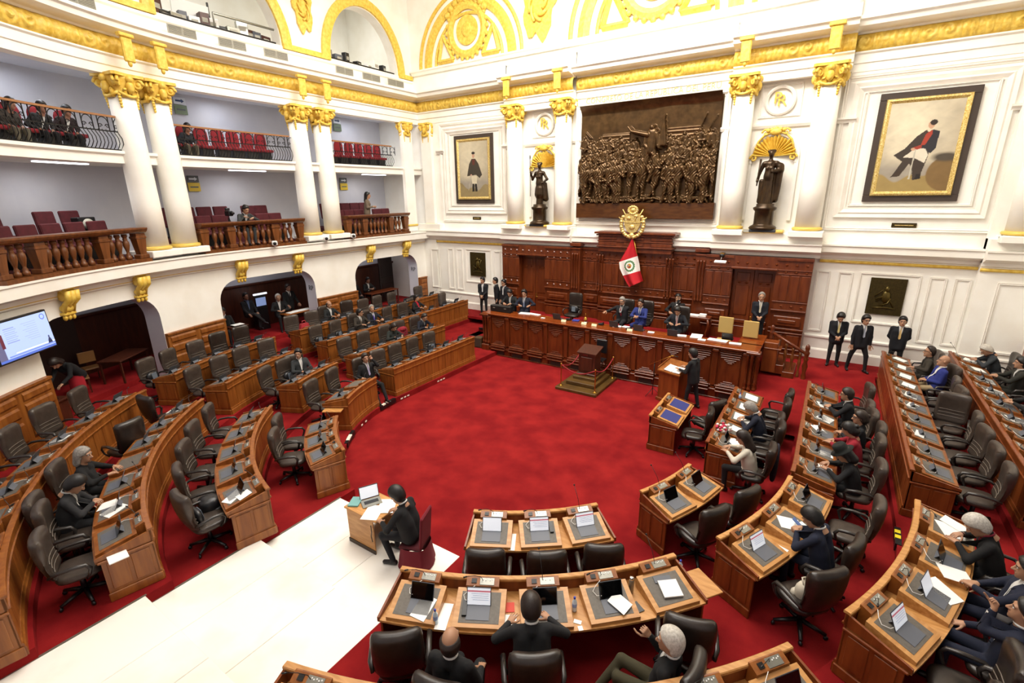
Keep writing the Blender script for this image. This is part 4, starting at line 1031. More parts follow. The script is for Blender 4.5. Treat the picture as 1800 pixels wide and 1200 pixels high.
c.ell(.96, 1.86, .075, .11, 'B8907A'); c.ell(.96, 1.98, .1, .06, '2A2420'); c.ell(.8, 1.0, .05, .04, 'B8907A'); c.poly([(.9, 1.45), (1.02, 1.45), (1.05, 1.7), (.88, 1.7)], '5A2A20'); c.poly([(.6, .3), (.63, .3), (.82, 1.0), (.79, 1.0)], 'A8A090'); c.noise(.05, 9, None, 6)
painting(-8.3, 'smaller looking framed portrait of a caped officer near the left corner', c)
for x, w_, lb in ((8.3, .62, 'right'), (-8.3, .5, 'left')):
    e = empty('brass_nameplate', (x + .05, -.01, 4.62), 0, 'small dark brass nameplate under the %s' % ('painting of the cloaked officer by the rock' if x > 0 else 'painting of the caped officer near the corner'), 'nameplate')
    MB().box((0, -.02, 0), (w_, .03, .14), ch=.008).build('plate', BRONZE_P, e); MB().box((0, -.036, 0), (w_ - .16, .006, .025)).build('engraved_line', GILT, e)
# dark bronze plaques on the lower wall
for x, lb, sd in ((-8.28, 'left of the wood panelling, above the ushers', 4), (8.28, 'above the three dark suited ushers on the right', 9)):
    e = empty('bronze_plaque', (x, -.01, 1.76), 0, 'dark bronze relief plaque ' + lb, 'plaque', 'bronze plaques')
    mb = MB(); mb.box((0, -.03, .6), (.95, .06, 1.2), ch=.012); mb.build('plate', BRONZE_P, e)
    r = random.Random(sd); mb = MB()
    mb.ell((0, -.08, .85), (.07, .05, .09), 8, 6); mb.ell((0, -.07, .6), (.13, .05, .2), 8, 6)
    for i in range(5): mb.tube([(r.uniform(-.3, .3), -.07, r.uniform(.2, 1.0)), (r.uniform(-.15, .15), -.09, r.uniform(.3, .9)), (r.uniform(-.3, .3), -.07, r.uniform(.2, 1.0))], .022, 5)
    mb.tube([(-.3, -.07, .22), (-.1, -.08, .25), (.1, -.08, .25), (.3, -.07, .22)], .02, 5); o = mb.build('relief_figure', mat('lighter_bronze', '57491F', .35, .7), e)  # raised figure in a lighter bronze tone than its plate

# ------------------------------------------------------------------ bronze relief
def relief():
    e = empty('bronze_relief', (0, -.02, 4.72), 0, 'huge bronze relief of a crowd around a speaker, centre of the back wall', 'relief')
    W, H = 5.35, 3.7; nx, ny = 330, 232; x = np.linspace(-W / 2, W / 2, nx); z = np.linspace(0, H, ny); X, Z = np.meshgrid(x, z); D = np.zeros(X.shape); r = np.random.default_rng(11)
    D += .02 * np.sin(X * 2.1 + np.sin(Z * 3)) * np.sin(Z * 4 + X)
    D = np.maximum(D, .26 * np.clip((Z - 3.35) / .35, 0, 1) ** 1.5)                    # rolled top edge
    for (a, b, zt, k) in ((-1.75, -.6, 2.62, 7), (.75, 2.1, 2.65, 9)):                  # buildings behind
        m = (X > a) & (X < b) & (Z < zt) & (Z > 2.0); D = np.where(m, np.maximum(D, .05 + .02 * (np.sin(Z * 48) > .2)), D)
    def cap2(ax, az, bx, bz, ra, rb, base, amp):
        nonlocal D
        dx, dz = bx - ax, bz - az; L = dx * dx + dz * dz + 1e-9; t = np.clip(((X - ax) * dx + (Z - az) * dz) / L, 0, 1)
        q = np.hypot(X - ax - t * dx, Z - az - t * dz) / (ra + (rb - ra) * t); D = np.where(q < 1, np.maximum(D, base + amp * np.sqrt(np.clip(1 - q * q, 0, 1))), D)
    def fig(cx, hz, s, base, legs=True):
        cap2(cx, hz, cx + r.normal(0, .01), hz - .02 * s, .085 * s, .08 * s, base + .03, .13 * s)
        tw = r.normal(0, .06) * s; cap2(cx, hz - .16 * s, cx + tw, hz - .6 * s, .17 * s, .15 * s, base, .14 * s)
        for q in (-1, 1):
            ex, ez = cx + q * (.18 + .1 * r.random()) * s, hz - (.42 + .1 * r.random()) * s; cap2(cx + q * .14 * s, hz - .18 * s, ex, ez, .065 * s, .055 * s, base + .05, .09 * s)
            cap2(ex, ez, ex + r.normal(-q * .1, .14) * s, ez + r.normal(-.05, .16) * s, .055 * s, .04 * s, base + .07, .08 * s)
            if legs:
                kx = cx + tw + q * .1 * s + r.normal(0, .07) * s; cap2(cx + tw + q * .07 * s, hz - .6 * s, kx, hz - 1.0 * s, .09 * s, .075 * s, base, .11 * s); cap2(kx, hz - 1.0 * s, kx + r.normal(0, .08) * s, hz - 1.42 * s, .07 * s, .05 * s, base, .1 * s)
    for cx in np.linspace(-2.5, 2.5, 24): 
        if abs(cx - .35) > .5: fig(cx + r.normal(0, .03), 2.28 + .12 * abs(cx) / 2 + r.normal(0, .08), .75, .02, False)
    for cx in np.linspace(-2.5, 2.5, 19): fig(cx + r.normal(0, .05), 1.95 + r.normal(0, .08), .85, .07, False)
    for cx in np.linspace(-2.45, 2.45, 14): fig(cx + r.normal(0, .07), 1.62 + r.normal(0, .1), 1.0, .12)
    for cx in (-2.3, -1.9, -1.35, -.95, 1.0, 1.4, 1.95, 2.35): fig(cx, 1.42 + r.normal(0, .06), 1.05, .2)
    fig(.32, 2.72, 1.35, .16); cap2(.18, 2.45, -.45, 2.62, .1, .06, .28, .12); cap2(-.45, 2.62, -.58, 2.78, .06, .05, .3, .1)     # speaker with raised arm
    for k in range(7): cap2(.62 + .03 * k, 2.1, .74, 3.1, .07, .03, .2 + .02 * (k % 2), .06)                                    # furled banner
    cap2(-2.2, 2.5, -2.45, 2.75, .02, .02, .06, .05); cap2(2.0, 2.55, 2.2, 3.05, .02, .02, .08, .05); cap2(2.3, 2.5, 2.55, 2.95, .02, .02, .08, .05)
    for k in range(70): a = r.uniform(-2.6, 2.6); cap2(a, r.uniform(.02, .25), a + r.normal(0, .25), r.uniform(.02, .3), .06, .04, .12, .12)     # rocks and drapery at the feet
    for k in range(260): a, b = r.uniform(-2.6, 2.6), r.uniform(.3, 2.2); cap2(a, b, a + r.normal(0, .05), b - r.uniform(.05, .3), .018, .012, .0, 0); 
    D += .012 * np.sin(X * 60 + 7 * np.sin(Z * 9)) * (D > .1) * np.clip((2.2 - Z), 0, 1)
    D = np.maximum(D, 0) + .03
    me = bpy.data.meshes.new('relief_field'); fs = [(j * nx + i, j * nx + i + 1, (j + 1) * nx + i + 1, (j + 1) * nx + i) for j in range(ny - 1) for i in range(nx - 1)]
    me.from_pydata(np.stack([X.ravel(), -.06 - D.ravel(), Z.ravel()], 1).tolist(), [], fs); me.polygons.foreach_set('use_smooth', [True] * len(fs)); me.materials.append(BRONZE_R); add('relief_field', me, e, (0, 0, .6))
    MB().box((0, -.02, .6 + H / 2), (W + .04, .04, H)).build('back_plate', BRONZE_R, e)
    MB().box((0, -.14, .3), (W + .18, .28, .6), ch=.02).build('plinth', mat('polished_brown_plinth', '4A2A12', .22, .3, c2='5E3818', scale=3, stretch=(1, 4, 4)), e)
    return e
relief()
# ------------------------------------------------------------------ statues in the niches
def statue(x, label, left):
    e = empty('statue', (x, -.46, 4.42), 0, label, 'statue', None)
    MB().box((0, .02, -.05), (1.35, .5, .1), ch=.03).build('gilt_step', _mats['pale_gold_paint'], e)
    mb = MB(); mb.lathe([(.42, .02), (.44, .06), (.40, .12), (.32, .16), (.3, .2), (.3, .62), (.36, .68), (.37, .74), (.28, .78), (.28, .86), (.1, .88)], 24); mb.build('pedestal', BRONZE, e)
    P = grid((-.5, -.4, .8), (.5, .4, 2.75), .022)
    d = d_cap(P, (0, 0, .86), (0, 0, 1.75), .2 if not left else .15, .14); d = smin(d, d_cap(P, (0, -.02, 1.75), (0, 0, 2.12), .15, .14), .08); d = smin(d, d_cap(P, (-.17, 0, 2.16), (.17, 0, 2.16), .08, .08), .07)
    d = smin(d, d_cap(P, (0, 0, 2.2), (0, -.01, 2.38), .055, .055), .04); d = smin(d, d_ell(P, (0, -.02, 2.46), (.085, .1, .12)), .02); d = smin(d, d_cap(P, (-.07, 0, 2.54), (.07, 0, 2.54), .06, .06), .03)
    for s in (-1, 1): d = smin(d, d_ell(P, (s * .07, -.12, 2.0), (.065, .06, .065)), .03)
    if left:
        d = smin(d, d_cap(P, (-.2, 0, 2.14), (-.33, -.05, 1.9), .06, .05), .04); d = smin(d, d_cap(P, (-.33, -.05, 1.9), (-.34, -.2, 2.2), .05, .04), .03); d = smin(d, d_cap(P, (.2, 0, 2.14), (.36, .02, 1.9), .06, .05), .04); d = smin(d, d_cap(P, (.36, .02, 1.9), (.2, -.1, 1.75), .05, .04), .03)
        d = smin(d, d_cap(P, (0, 0, 1.5), (0, 0, 1.3), .2, .22), .05); d = smin(d, d_cap(P, (.2, .1, 1.7), (.25, .1, 1.1), .1, .12), .05)
    else:
        d = smin(d, d_cap(P, (-.2, 0, 2.14), (-.3, 0, 1.85), .065, .055), .04); d = smin(d, d_cap(P, (-.3, 0, 1.85), (-.33, -.08, 1.6), .05, .045), .03); d = smin(d, d_cap(P, (.2, 0, 2.14), (.34, 0, 1.95), .08, .08), .04); d = smin(d, d_cap(P, (.34, 0, 1.95), (.1, -.18, 1.9), .07, .05), .03)
        d = smin(d, d_cap(P, (.3, .04, 2.05), (.27, .06, 1.0), .12, .1), .06); d = smin(d, d_cap(P, (-.22, .04, 1.6), (-.2, .04, .95), .07, .09), .05)
    an = np.arctan2(P[..., 1], P[..., 0]); d = d + .010 * np.sin(an * 11 + 2 * np.sin(P[..., 2] * 3)) * np.clip((2.0 - P[..., 2]), 0, 1)
    V, Q = surfnet(d, (-.5, -.4, .8), .022); me = bpy.data.meshes.new('figure'); me.from_pydata(V.tolist(), [], Q.tolist()); me.polygons.foreach_set('use_smooth', [True] * len(Q)); me.materials.append(BRONZE); add('figure', me, e)
    mb = MB()
    if left: mb.tube([(-.34, -.22, 1.2), (-.36, -.2, 2.75)], .016, 6); mb.ell((-.362, -.2, 2.8), (.03, .02, .1), 6, 5); mb.build('spear', BRONZE, e)
    else: mb.tube([(-.33, -.1, 1.45), (-.3, -.05, 2.3)], [.02, .035], 6); mb.build('sword', BRONZE, e)
    # gilded shell behind the head
    g = empty('gilt_shell', (x, -.02, 6.82), 0, 'gilded scallop shell above the head of %s' % ('the spear bearing statue' if left else 'the robed statue with the sword'), 'wall ornament')
    mb = MB(); n = 17
    for i in range(n):
        a0, a1, am = PI * i / n, PI * (i + 1) / n, PI * (i + .5) / n; R = .62 + .03 * math.sin(i * 2)
        mb.raw([(0, -.02, 0), (R * math.cos(a0), -.05, R * math.sin(a0)), (R * 1.06 * math.cos(am), -.2, R * 1.06 * math.sin(am)), (R * math.cos(a1), -.05, R * math.sin(a1))], [[0, 1, 2], [0, 2, 3]])
    mb.build('shell_fan', GOLD, g)
    mb = MB()
    for s in (-1, 1): spiral(mb, lambda u, v, s=s: (s * (.6 + u), -.1, -.05 + v), .11, 1.3, .04); spiral(mb, lambda u, v, s=s: (s * (.3 + u), -.1, .75 + v), .12, 1.2, .035)
    mb.ell((0, -.1, .78), (.2, .1, .12), 10, 6)
    for i in range(5): mb.ell((.12 * (i - 2), -.12, .86 - .02 * abs(i - 2)), (.075, .06, .07), 7, 5)
    mb.tube([(-.62, -.08, .05), (-.5, -.08, .5), (-.3, -.08, .72), (0, -.08, .76), (.3, -.08, .72), (.5, -.08, .5), (.62, -.08, .05)], .035, 6); mb.build('crest_ornament', GOLD, g)
    mb = MB(); arc_band(mb, 0, 0, .66, .78, -.05, -.3, PI + .3, 24); mb.box((-.72, -.03, -1.1), (.12, .05, 2.0)); mb.box((.72, -.03, -1.1), (.12, .05, 2.0)); mb.build('niche_moulding', PLASTER_D, g)
    b = empty('floodlight_bar', (x - .05, -.66, 4.34), 0, 'dark linear floodlight lying in front of %s' % ('the spear bearing statue' if left else 'the robed statue with the sword'), 'light fitting'); MB().box((0, 0, .05), (1.0 if not left else .75, .1, .1), ch=.02).build('housing', mat('dark_grey_metal', '3A3D40', .5), b); MB().box((-.42, 0, .05), (.18, .102, .102)).build('end_cap', GRILLE, b)
statue(-4.45, 'smaller looking bronze statue of a woman with a spear, left of the relief', True)
statue(4.45, 'larger looking bronze statue of a robed woman with a sword, right of the relief', False)
# ------------------------------------------------------------------ wood panelling behind the rostrum
wp = empty('wood_panelling', (0, 0, 0), 0, 'tall dark red wood panelling with lozenge friezes on the back wall behind the rostrum', 'panelling')
BOSS = MB().raw([(-.07, 0, 0), (0, 0, .06), (.07, 0, 0), (0, 0, -.06), (0, -.045, 0)], [[0, 1, 4], [1, 2, 4], [2, 3, 4], [3, 0, 4]]).mesh('boss', MAHOG)
def colonnette():
    return MB().lathe([(.045, .0), (.045, .06), (.03, .08), (.04, .1), (.025, .13), (.04, .16), (.025, .2), (.026, 1.0), (.038, 1.02), (.025, 1.05), (.04, 1.08), (.028, 1.12), (.045, 1.15), (.045, 1.2)], 8).mesh('colonnette', MAHOG)
COLN = colonnette()
def wsection(x0, x1, y, cols, ztop=3.5, z0=-.1, skip=None):
    mb = MB()
    rects = [(x0, x1, z0, ztop)] if not skip else [(x0, skip[0], z0, ztop), (skip[1], x1, z0, ztop), (skip[0], skip[1], 3.02, ztop)]
    for a, b, c, d in rects: mb.box(((a + b) / 2, y / 2, (c + d) / 2), (b - a, -y, d - c))
    mb.build('carcass', MAHOG, wp)
    mb = MB()
    for a, b in ([(x0, x1)] if not skip else [(x0, skip[0]), (skip[1], x1)]):
        for z, h, d in ((ztop - .05, .1, .05), (3.08, .04, .03), (2.95, .03, .03), (1.98, .04, .03), (1.68, .06, .08), (1.6, .05, .04), (1.02, .07, .06), (.88, .05, .05), (.3, .05, .05), (.05, .2, .07)):
            MB().box(((a + b) / 2, y - d / 2, z), (b - a + .02, d, h), ch=.012).build('moulding', MAHOG, wp)
    if skip: MB().box(((skip[0] + skip[1]) / 2, y - .06, 3.08), (skip[1] - skip[0] + .1, .12, .08), ch=.02).build('door_head', MAHOG, wp)
    cw = (x1 - x0) / cols
    for i in range(cols):
        xc = x0 + (i + .5) * cw
        top = skip and skip[0] < xc < skip[1]
        for z in ((3.26, 3.02) if not top else (3.26,)): add('boss', BOSS, wp, (xc, y - .002, z), (0, 0, 0), (cw * 2.6, 1, 1))
        if top: continue
        add('boss', BOSS, wp, (xc, y - .002, 1.83), (0, 0, 0), (cw * 2.6, 1, 1))
        MB().box((xc, y - .012, 2.46), (cw - .05, .03, .88), ch=.014).build('board', MAHOG, wp)
    for a, b in ([(x0, x1)] if not skip else [(x0, skip[0]), (skip[1], x1)]):
        n = max(1, round((b - a) / 1.2)); w = (b - a) / n
        for i in range(n):
            xc = a + (i + .5) * w
            MB().box((xc, y - .03, 1.31), (w - .2, .06, .36), ch=.028).build('panel', MAHOG, wp); MB().box((xc, y - .075, 1.31), (w - .5, .04, .12), ch=.018).build('panel', MAHOG, wp)
            for q in (-1, 1): MB().box((xc + q * w / 4, y - .015, .6), (w / 2 - .12, .03, .44), ch=.014).build('panel', MAHOG, wp)
WY = -.55
wsection(-6.42, -2.85, WY, 11, 3.5, skip=(-5.5, -4.1)); wsection(2.75, 6.15, WY, 11, 3.5, skip=(3.68, 5.08))
wsection(-2.42, -1.55, -.22, 3, 3.5); wsection(1.45, 2.4, -.22, 3, 3.5); wsection(-1.55, 1.45, -.45, 10, 3.5)
mb = MB(); mb.box((-.05, -.31, 3.82), (3.0, .62, .8)); 
for z, d, h in ((3.62, .06, .06), (3.84, .04, .04), (4.08, .08, .06), (4.17, .14, .08)): mb.box((-.05, -.31 - d / 2, z), (3.0 + 2 * d, .62 + d, h), ch=.015)
mb.build('crown_moulding', MAHOG, wp)
for xc in (-1.15, -.05, 1.05): MB().box((xc, -.63, 3.73), (.8, .04, .14), ch=.015).build('panel', MAHOG, wp); MB().box((xc, -.63, 3.96), (.8, .04, .12), ch=.015).build('panel', MAHOG, wp)
for x in (-2.63, 2.57):
    mb = MB(); mb.box((x, -.26, 1.7), (.42, .52, 3.6)); mb.box((x, -.28, 3.62), (.5, .6, .14), ch=.02); mb.box((x, -.28, 3.45), (.46, .56, .06), ch=.015); mb.build('post', MAHOG, wp)
for xs, y in (((-2.74, -2.63, -2.52), -.55), ((2.46, 2.57, 2.68), -.55), ((-1.62, -1.5, -1.38), -.5), ((1.28, 1.4, 1.52), -.5)):
    for x in xs: add('colonnette', COLN, wp, (x, y - .02, 1.72), (0, 0, 0), (1, 1, 1.28))
for nm, a, b, lb in (('door_1', -5.5, -4.1, 'left'), ('door_2', 3.68, 5.08, 'right')):
    e = struct(empty(nm, ((a + b) / 2, -.2, 0)))
    w = (b - a) / 2
    for q in (-1, 1):
        MB().box((q * w / 2, 0, 1.62), (w - .012, .06, 2.8), ch=.01).build('door_leaf', MAHOG_D if 0 else MAHOG, e)
        for z, h in ((2.72, .32), (1.85, 1.1), (1.05, .14), (.62, .5)): MB().box((q * w / 2, -.04, z), (w - .24, .04, h), ch=.016).build('door_panel', MAHOG, e)
        for k in (-1, 1): add('boss', BOSS, e, (q * w / 2 + k * .12, -.032, 2.5), (0, 0, 0), (1, 1, .7))
    MB().tube([(.05, -.03, 1.12), (.05, -.1, 1.12), (.17, -.1, 1.12)], .014, 6).build('door_handle', BRASS, e); MB().box((.05, -.035, 1.15), (.05, .02, .22), ch=.006).build('lock_plate', BRASS, e)
    MB().box((0, .1, 1.5), (2 * w, .1, 3.2)).build('door_backing', MAHOG_D, e)
# ------------------------------------------------------------------ gilded coat of arms and hanging flag
ce = empty('coat_of_arms', (-.1, -.72, 3.98), 0, 'gilded coat of arms with a wreath, crowning the wood panelling above the flag', 'coat of arms')
mb = MB(); mb.prism([(-.3, .95), (.3, .95), (.32, .55), (.2, .28), (0, .18), (-.2, .28), (-.32, .55)], -.06, .06, T=lambda p: (p[0], p[2], p[1])); mb.build('shield', GILT, ce)
mb = MB(); mb.box((0, -.07, .62), (.58, .03, .03)); mb.ell((-.14, -.08, .78), (.09, .03, .07), 8, 5); mb.tube([(.12, -.08, .66), (.14, -.08, .88)], .02, 5); mb.ell((.14, -.08, .86), (.08, .03, .06), 8, 5); mb.ell((0, -.08, .44), (.12, .04, .1), 10, 6); mb.build('shield_charge', GILT, ce)
mb = MB()
for i in range(14):
    t = 2 * PI * i / 14; mb.ell((.17 * math.cos(t), -.04, 1.08 + .14 * math.sin(t)), (.06, .06, .05), 7, 5)
mb.ell((0, -.02, 1.08), (.15, .05, .12), 10, 6); mb.ell((0, -.06, 1.08), (.07, .05, .07), 8, 5); mb.build('top_wreath', GILT, ce)
for s in (-1, 1):
    mb = MB()
    for i in range(11):
        t = -PI / 2 + s * (.15 + i * .2); mb.ell((.45 * math.cos(t) * (1 if 1 else s), -.05 + .02 * (i % 2), .55 + .5 * math.sin(t)), (.085, .06, .075), 7, 5)
    mb.build('laurel_branch', GILT, ce)
    mb = MB()
    for a in (.45, .85): mb.tube([(0, -.02, .4), (s * .62 * math.cos(a), -.04, .4 + .95 * math.sin(a))], .022, 5)
    mb.build('flag_staff', GILT, ce)
MB().ell((0, -.05, .12), (.12, .07, .1), 9, 6).build('ribbon_knot', GILT, ce)
c = Canvas(70, 130, 1.0, 1.0).fill('B8101E'); c.rect(-1, .34, 2, .66, 'EDE8E2')
for i in range(16):
    t = 2 * PI * i / 16; c.ell(.5 + .2 * math.cos(t), .5 + .105 * math.sin(t), .045, .025, '4E7A50')
c.ell(.5, .5, .1, .055, 'B8863A'); c.ell(.5, .475, .06, .025, '8A3A20'); c.ell(.5, .6, .06, .022, '5A8A5A'); c.ell(.46, .515, .03, .02, '5A88A8')
FLAG_ROWS = [(0.0, (-.03, 3.95), (.04, 3.95)), (.15, (-.22, 3.55), (.14, 3.62)), (.34, (-.50, 3.03), (.27, 3.32)), (.5, (-.46, 2.78), (.36, 3.05)), (.66, (-.31, 2.50), (.42, 2.76)), (.85, (-.14, 2.22), (.53, 2.48)), (1.0, (-.02, 2.06), (.58, 2.38))]
def flagP(u, v):
    q = 1 - v
    for (a, l0, r0), (b, l1, r1) in zip(FLAG_ROWS, FLAG_ROWS[1:]):
        if a <= q <= b + 1e-9:
            f = (q - a) / (b - a); L = [l0[k] + (l1[k] - l0[k]) * f for k in (0, 1)]; R = [r0[k] + (r1[k] - r0[k]) * f for k in (0, 1)]
            return (L[0] + (R[0] - L[0]) * u, -.80 + .07 * math.sin(u * 9 + 1) * (.3 + q) - .05 * q, L[1] + (R[1] - L[1]) * u)
fe = empty('national_flag', (-.05, 0, 0), 0, 'red and white flag hanging from its pole below the gilded coat of arms', 'flag')
add('flag_cloth', c.mesh('flag_cloth', attr_mat('flag_cloth', .8), flagP), fe)
MB().tube([(.02, -.7, 4.0), (.2, -.76, 3.4), (.56, -.78, 2.3)], .016, 6).build('flag_pole', BRASS, fe)

# ------------------------------------------------------------------ rostrum
RY, RX, RTOP = -3.84, 5.12, 1.05
ro = empty('rostrum', (0, RY, ZW), 0, 'long dark carved wooden rostrum with many bays, facing the red carpet', 'rostrum')
OZ = -ZW
mb = MB(); mb.box((0, .06, (RTOP - .1 + OZ) / 2), (2 * RX - .1, .1, RTOP - .1 + OZ))
for s in (-1, 1): mb.box((s * (RX - .05), 1.0, (RTOP - .1 + OZ) / 2), (.1, 1.95, RTOP - .1 + OZ))
mb.build('front_wall', MAHOG, ro)
mb = MB(); mb.box((0, .3, RTOP - .025 + OZ), (2 * RX + .16, .82, .05), ch=.015)
for s in (-1, 1): mb.box((s * (RX - .28), 1.3, RTOP - .025 + OZ), (.72, 1.4, .05), ch=.015)
mb.build('desk_top', mat('polished_mahogany_top', '6E3010', .2, c2='8A4216', scale=2, stretch=(.6, 5, 5), detail=6), ro)
NB = 11; bw = (2 * RX - .5) / NB
GRM = mat('dark_floor_grille', '3A2E26', .7)
bar_me = {}
for i in range(NB):
    xc = -RX + .25 + (i + .5) * bw; pw = bw - .26
    MB().box((xc, -.005, .98), (pw, .03, 1.0), ch=.012).build('panel', MAHOG, ro)
    for k, (z, f) in enumerate(((1.62, 1), (1.55, 1), (1.48, .96), (1.41, .9), (1.34, .6), (1.29, .42), (1.24, .25))): MB().box((xc, -.03, z), (pw * f, .05 - .004 * k, .035), ch=.012).build('carved_tier', MAHOG, ro)
    for z, f in ((.6, .45), (.54, .7), (.49, .9)): MB().box((xc, -.02, z), (pw * f, .035, .03), ch=.01).build('carved_tier', MAHOG, ro)
    for z, d, h in ((.46, .10, .05), (.40, .13, .04), (.35, .10, .05), (.28, .14, .05), (1.70, .08, .05)): MB().box((xc, -d / 2 - .01, z), (bw - .2, d, h), ch=.014).build('ressaut_moulding', MAHOG, ro)
    MB().box((xc, .0, .13), (pw * .72, .03, .2)).build('vent_grille', GRM, ro)
for i in range(NB + 1):
    xc = -RX + .25 + i * bw
    MB().box((xc, -.02, .98), (.16, .06, 1.4), ch=.012).build('pilaster_strip', MAHOG, ro)
    MB().box((xc, -.05, 1.62), (.2, .08, .1), ch=.02).build('strip_cap', MAHOG, ro)
    MB().box((xc, .0, .13), (.26, .06, .26), ch=.01).build('plinth_block', MAHOG, ro)
mb = MB()
for z, d, h in ((.43, .05, .06), (.3, .07, .06), (.02, .06, .05), (1.69, .04, .06)):
    mb.box((0, -d / 2, z), (2 * RX, d, h), ch=.012)
    for s in (-1, 1): mb.box((s * (RX + d / 2 - .02), .95, z), (d, 1.9, h), ch=.012)
mb.build('long_moulding', MAHOG, ro)
CC = MB().lathe([(.06, 0), (.06, .1), (.045, .12), (.055, .15), (.035, .2), (.06, .24), (.035, .3), (.038, .9), (.05, .93), (.035, .98), (.06, 1.02), (.04, 1.08), (.06, 1.13), (.06, 1.2)], 10).mesh('corner_colonnette', MAHOG)
for s in (-1, 1):
    for dx, dy in ((-.2, -.06), (-.08, -.07), (.06, -.02), (.08, .12)): add('corner_colonnette', CC, ro, (s * (RX + dx), dy, .46))
    mb = MB(); mb.box((s * (RX - .06), .0, .22), (.36, .3, .44), ch=.03); mb.box((s * (RX - .06), .0, 1.7), (.4, .32, .08), ch=.02); mb.build('corner_block', MAHOG, ro)
    for k in range(2): MB().box((s * (RX + .01), .55 + .75 * k, 1.0), (.03, .6, .9), ch=.012).build('panel', MAHOG, ro)
# platform behind the rostrum
ZP = .42
mb = MB(); mb.box((0, -1.9, ZP / 2 - .35), (2 * RX - .2, 3.75, ZP + .7)); struct(mb.build('floor', CARPET))
# right flight of steps with turned rail
st = empty('side_staircase', (5.75, -2.2, 0), 0, 'short wooden staircase with turned newel posts at the right end of the rostrum', 'staircase')
for k in range(2): MB().box((-.1 + .32 * k, .35, .12 - .2 * k), (.34, 1.2, .3), ch=.01).build('step', MAHOG, st)
mb = MB(); mb.box((-.36, -.1, .5), (.42, .42, 1.0), ch=.01); mb.box((-.3, -.1, .8), (.5, .46, .04), ch=.01); mb.build('end_box', WOOD_R, st)
for nm, (x, y, z), k in (('newel_post', (.66, -.1, -.36), 1.35), ('newel_post', (-.42, .32, .2), 1.2)):
    add('newel_post', bpy.data.meshes.get('newel_post') or MB().lathe([(.09, 0), (.09, .16), (.06, .2), (.07, .26), (.05, .34), (.085, .5), (.05, .62), (.08, .68), (.05, .72), (.075, .8), (.085, .84), (.05, .88), (.07, .94), (.06, 1.0), (.02, 1.04)], 12).mesh('newel_post', MAHOG), st, (x, y, z), (0, 0, 0), (1, 1, k))
MB().tube([(.66, -.1, .72), (-.42, .32, 1.2)], .05, 8).build('handrail', MAHOG, st)
for k in range(4):
    f = (k + .8) / 5; add('baluster', BAL, st, (.66 - 1.08 * f, -.1 + .42 * f, -.2 + .46 * f), (0, 0, 0), (.6, .6, 1.15))
# usher's folding panel case on the left end, speaker cabinet on the floor
# ------------------------------------------------------------------ roped off historic lectern in the well
hl = empty('historic_lectern', (0.05, -4.82, ZW), 0, 'old wooden lectern on a stepped base, roped off in the well before the rostrum', 'lectern')
BW = mat('olive_brown_base', '4A3312', .45, c2='5A4018', scale=3)
for z, w, d, y in ((.05, 1.5, 1.9, 0), (.17, 1.08, 1.32, .12), (.28, .84, .96, .22)): MB().box((0, y - .1, z), (w, d, .1 if z < .1 else .12), ch=.012).build('base_step', BW, hl)
mb = MB(); mb.box((0, .1, .74), (.62, .5, .82), ch=.012); mb.box((0, .1, .38), (.7, .58, .08), ch=.02); mb.build('cabinet', MAHOG_D, hl)
MB().box((0, -.165, .76), (.42, .03, .5), ch=.012).build('front_panel', MAHOG_D, hl); MB().box((-.05, -.16, 1.1), (.16, .03, .06)).build('red_label', mat('faded_red', '7A2420', .7), hl)
mb = MB(); mb.raw([(-.36, -.2, 1.12), (.36, -.2, 1.12), (.36, .42, 1.26), (-.36, .42, 1.26), (-.36, -.2, 1.17), (.36, -.2, 1.17), (.36, .42, 1.31), (-.36, .42, 1.31)], [[0, 3, 2, 1], [4, 5, 6, 7], [0, 1, 5, 4], [1, 2, 6, 5], [2, 3, 7, 6], [3, 0, 4, 7]]); mb.build('sloping_top', MAHOG_D, hl)
STN = MB().lathe([(.075, 0), (.075, .012), (.02, .03), (.016, .05), (.016, .7), (.026, .72), (.016, .74), (.03, .78), (.02, .81)], 12).mesh('stanchion', BRASS)
stp = [(-.62, -.86), (.64, -.86), (.64, .68), (-.62, .68)]
for i, (x, y) in enumerate(stp):
    tag(add('brass_stanchion', STN, None, (.05 + x, -4.82 + y, ZW + .1)), 'slim brass stanchion at the %s corner of the roped off lectern base' % ('front left', 'front right', 'back right', 'back left')[i], 'stanchion', 'brass stanchions')
ROPE = mat('red_velvet_rope', '8A1A22', .8)
for i in range(4):
    (x0, y0), (x1, y1) = stp[i], stp[(i + 1) % 4]
    if i == 2: continue
    mb = MB(); mb.tube([(x0 + (x1 - x0) * t + .05, y0 + (y1 - y0) * t - 4.82, ZW + .86 - .22 * math.sin(PI * t)) for t in [k / 10 for k in range(11)]], .02, 7)
    tag(mb.build('barrier_rope', ROPE), 'red rope hung between two brass stanchions on the %s side of the old lectern' % ('front', 'right', '', 'left')[i], 'rope', 'barrier ropes')
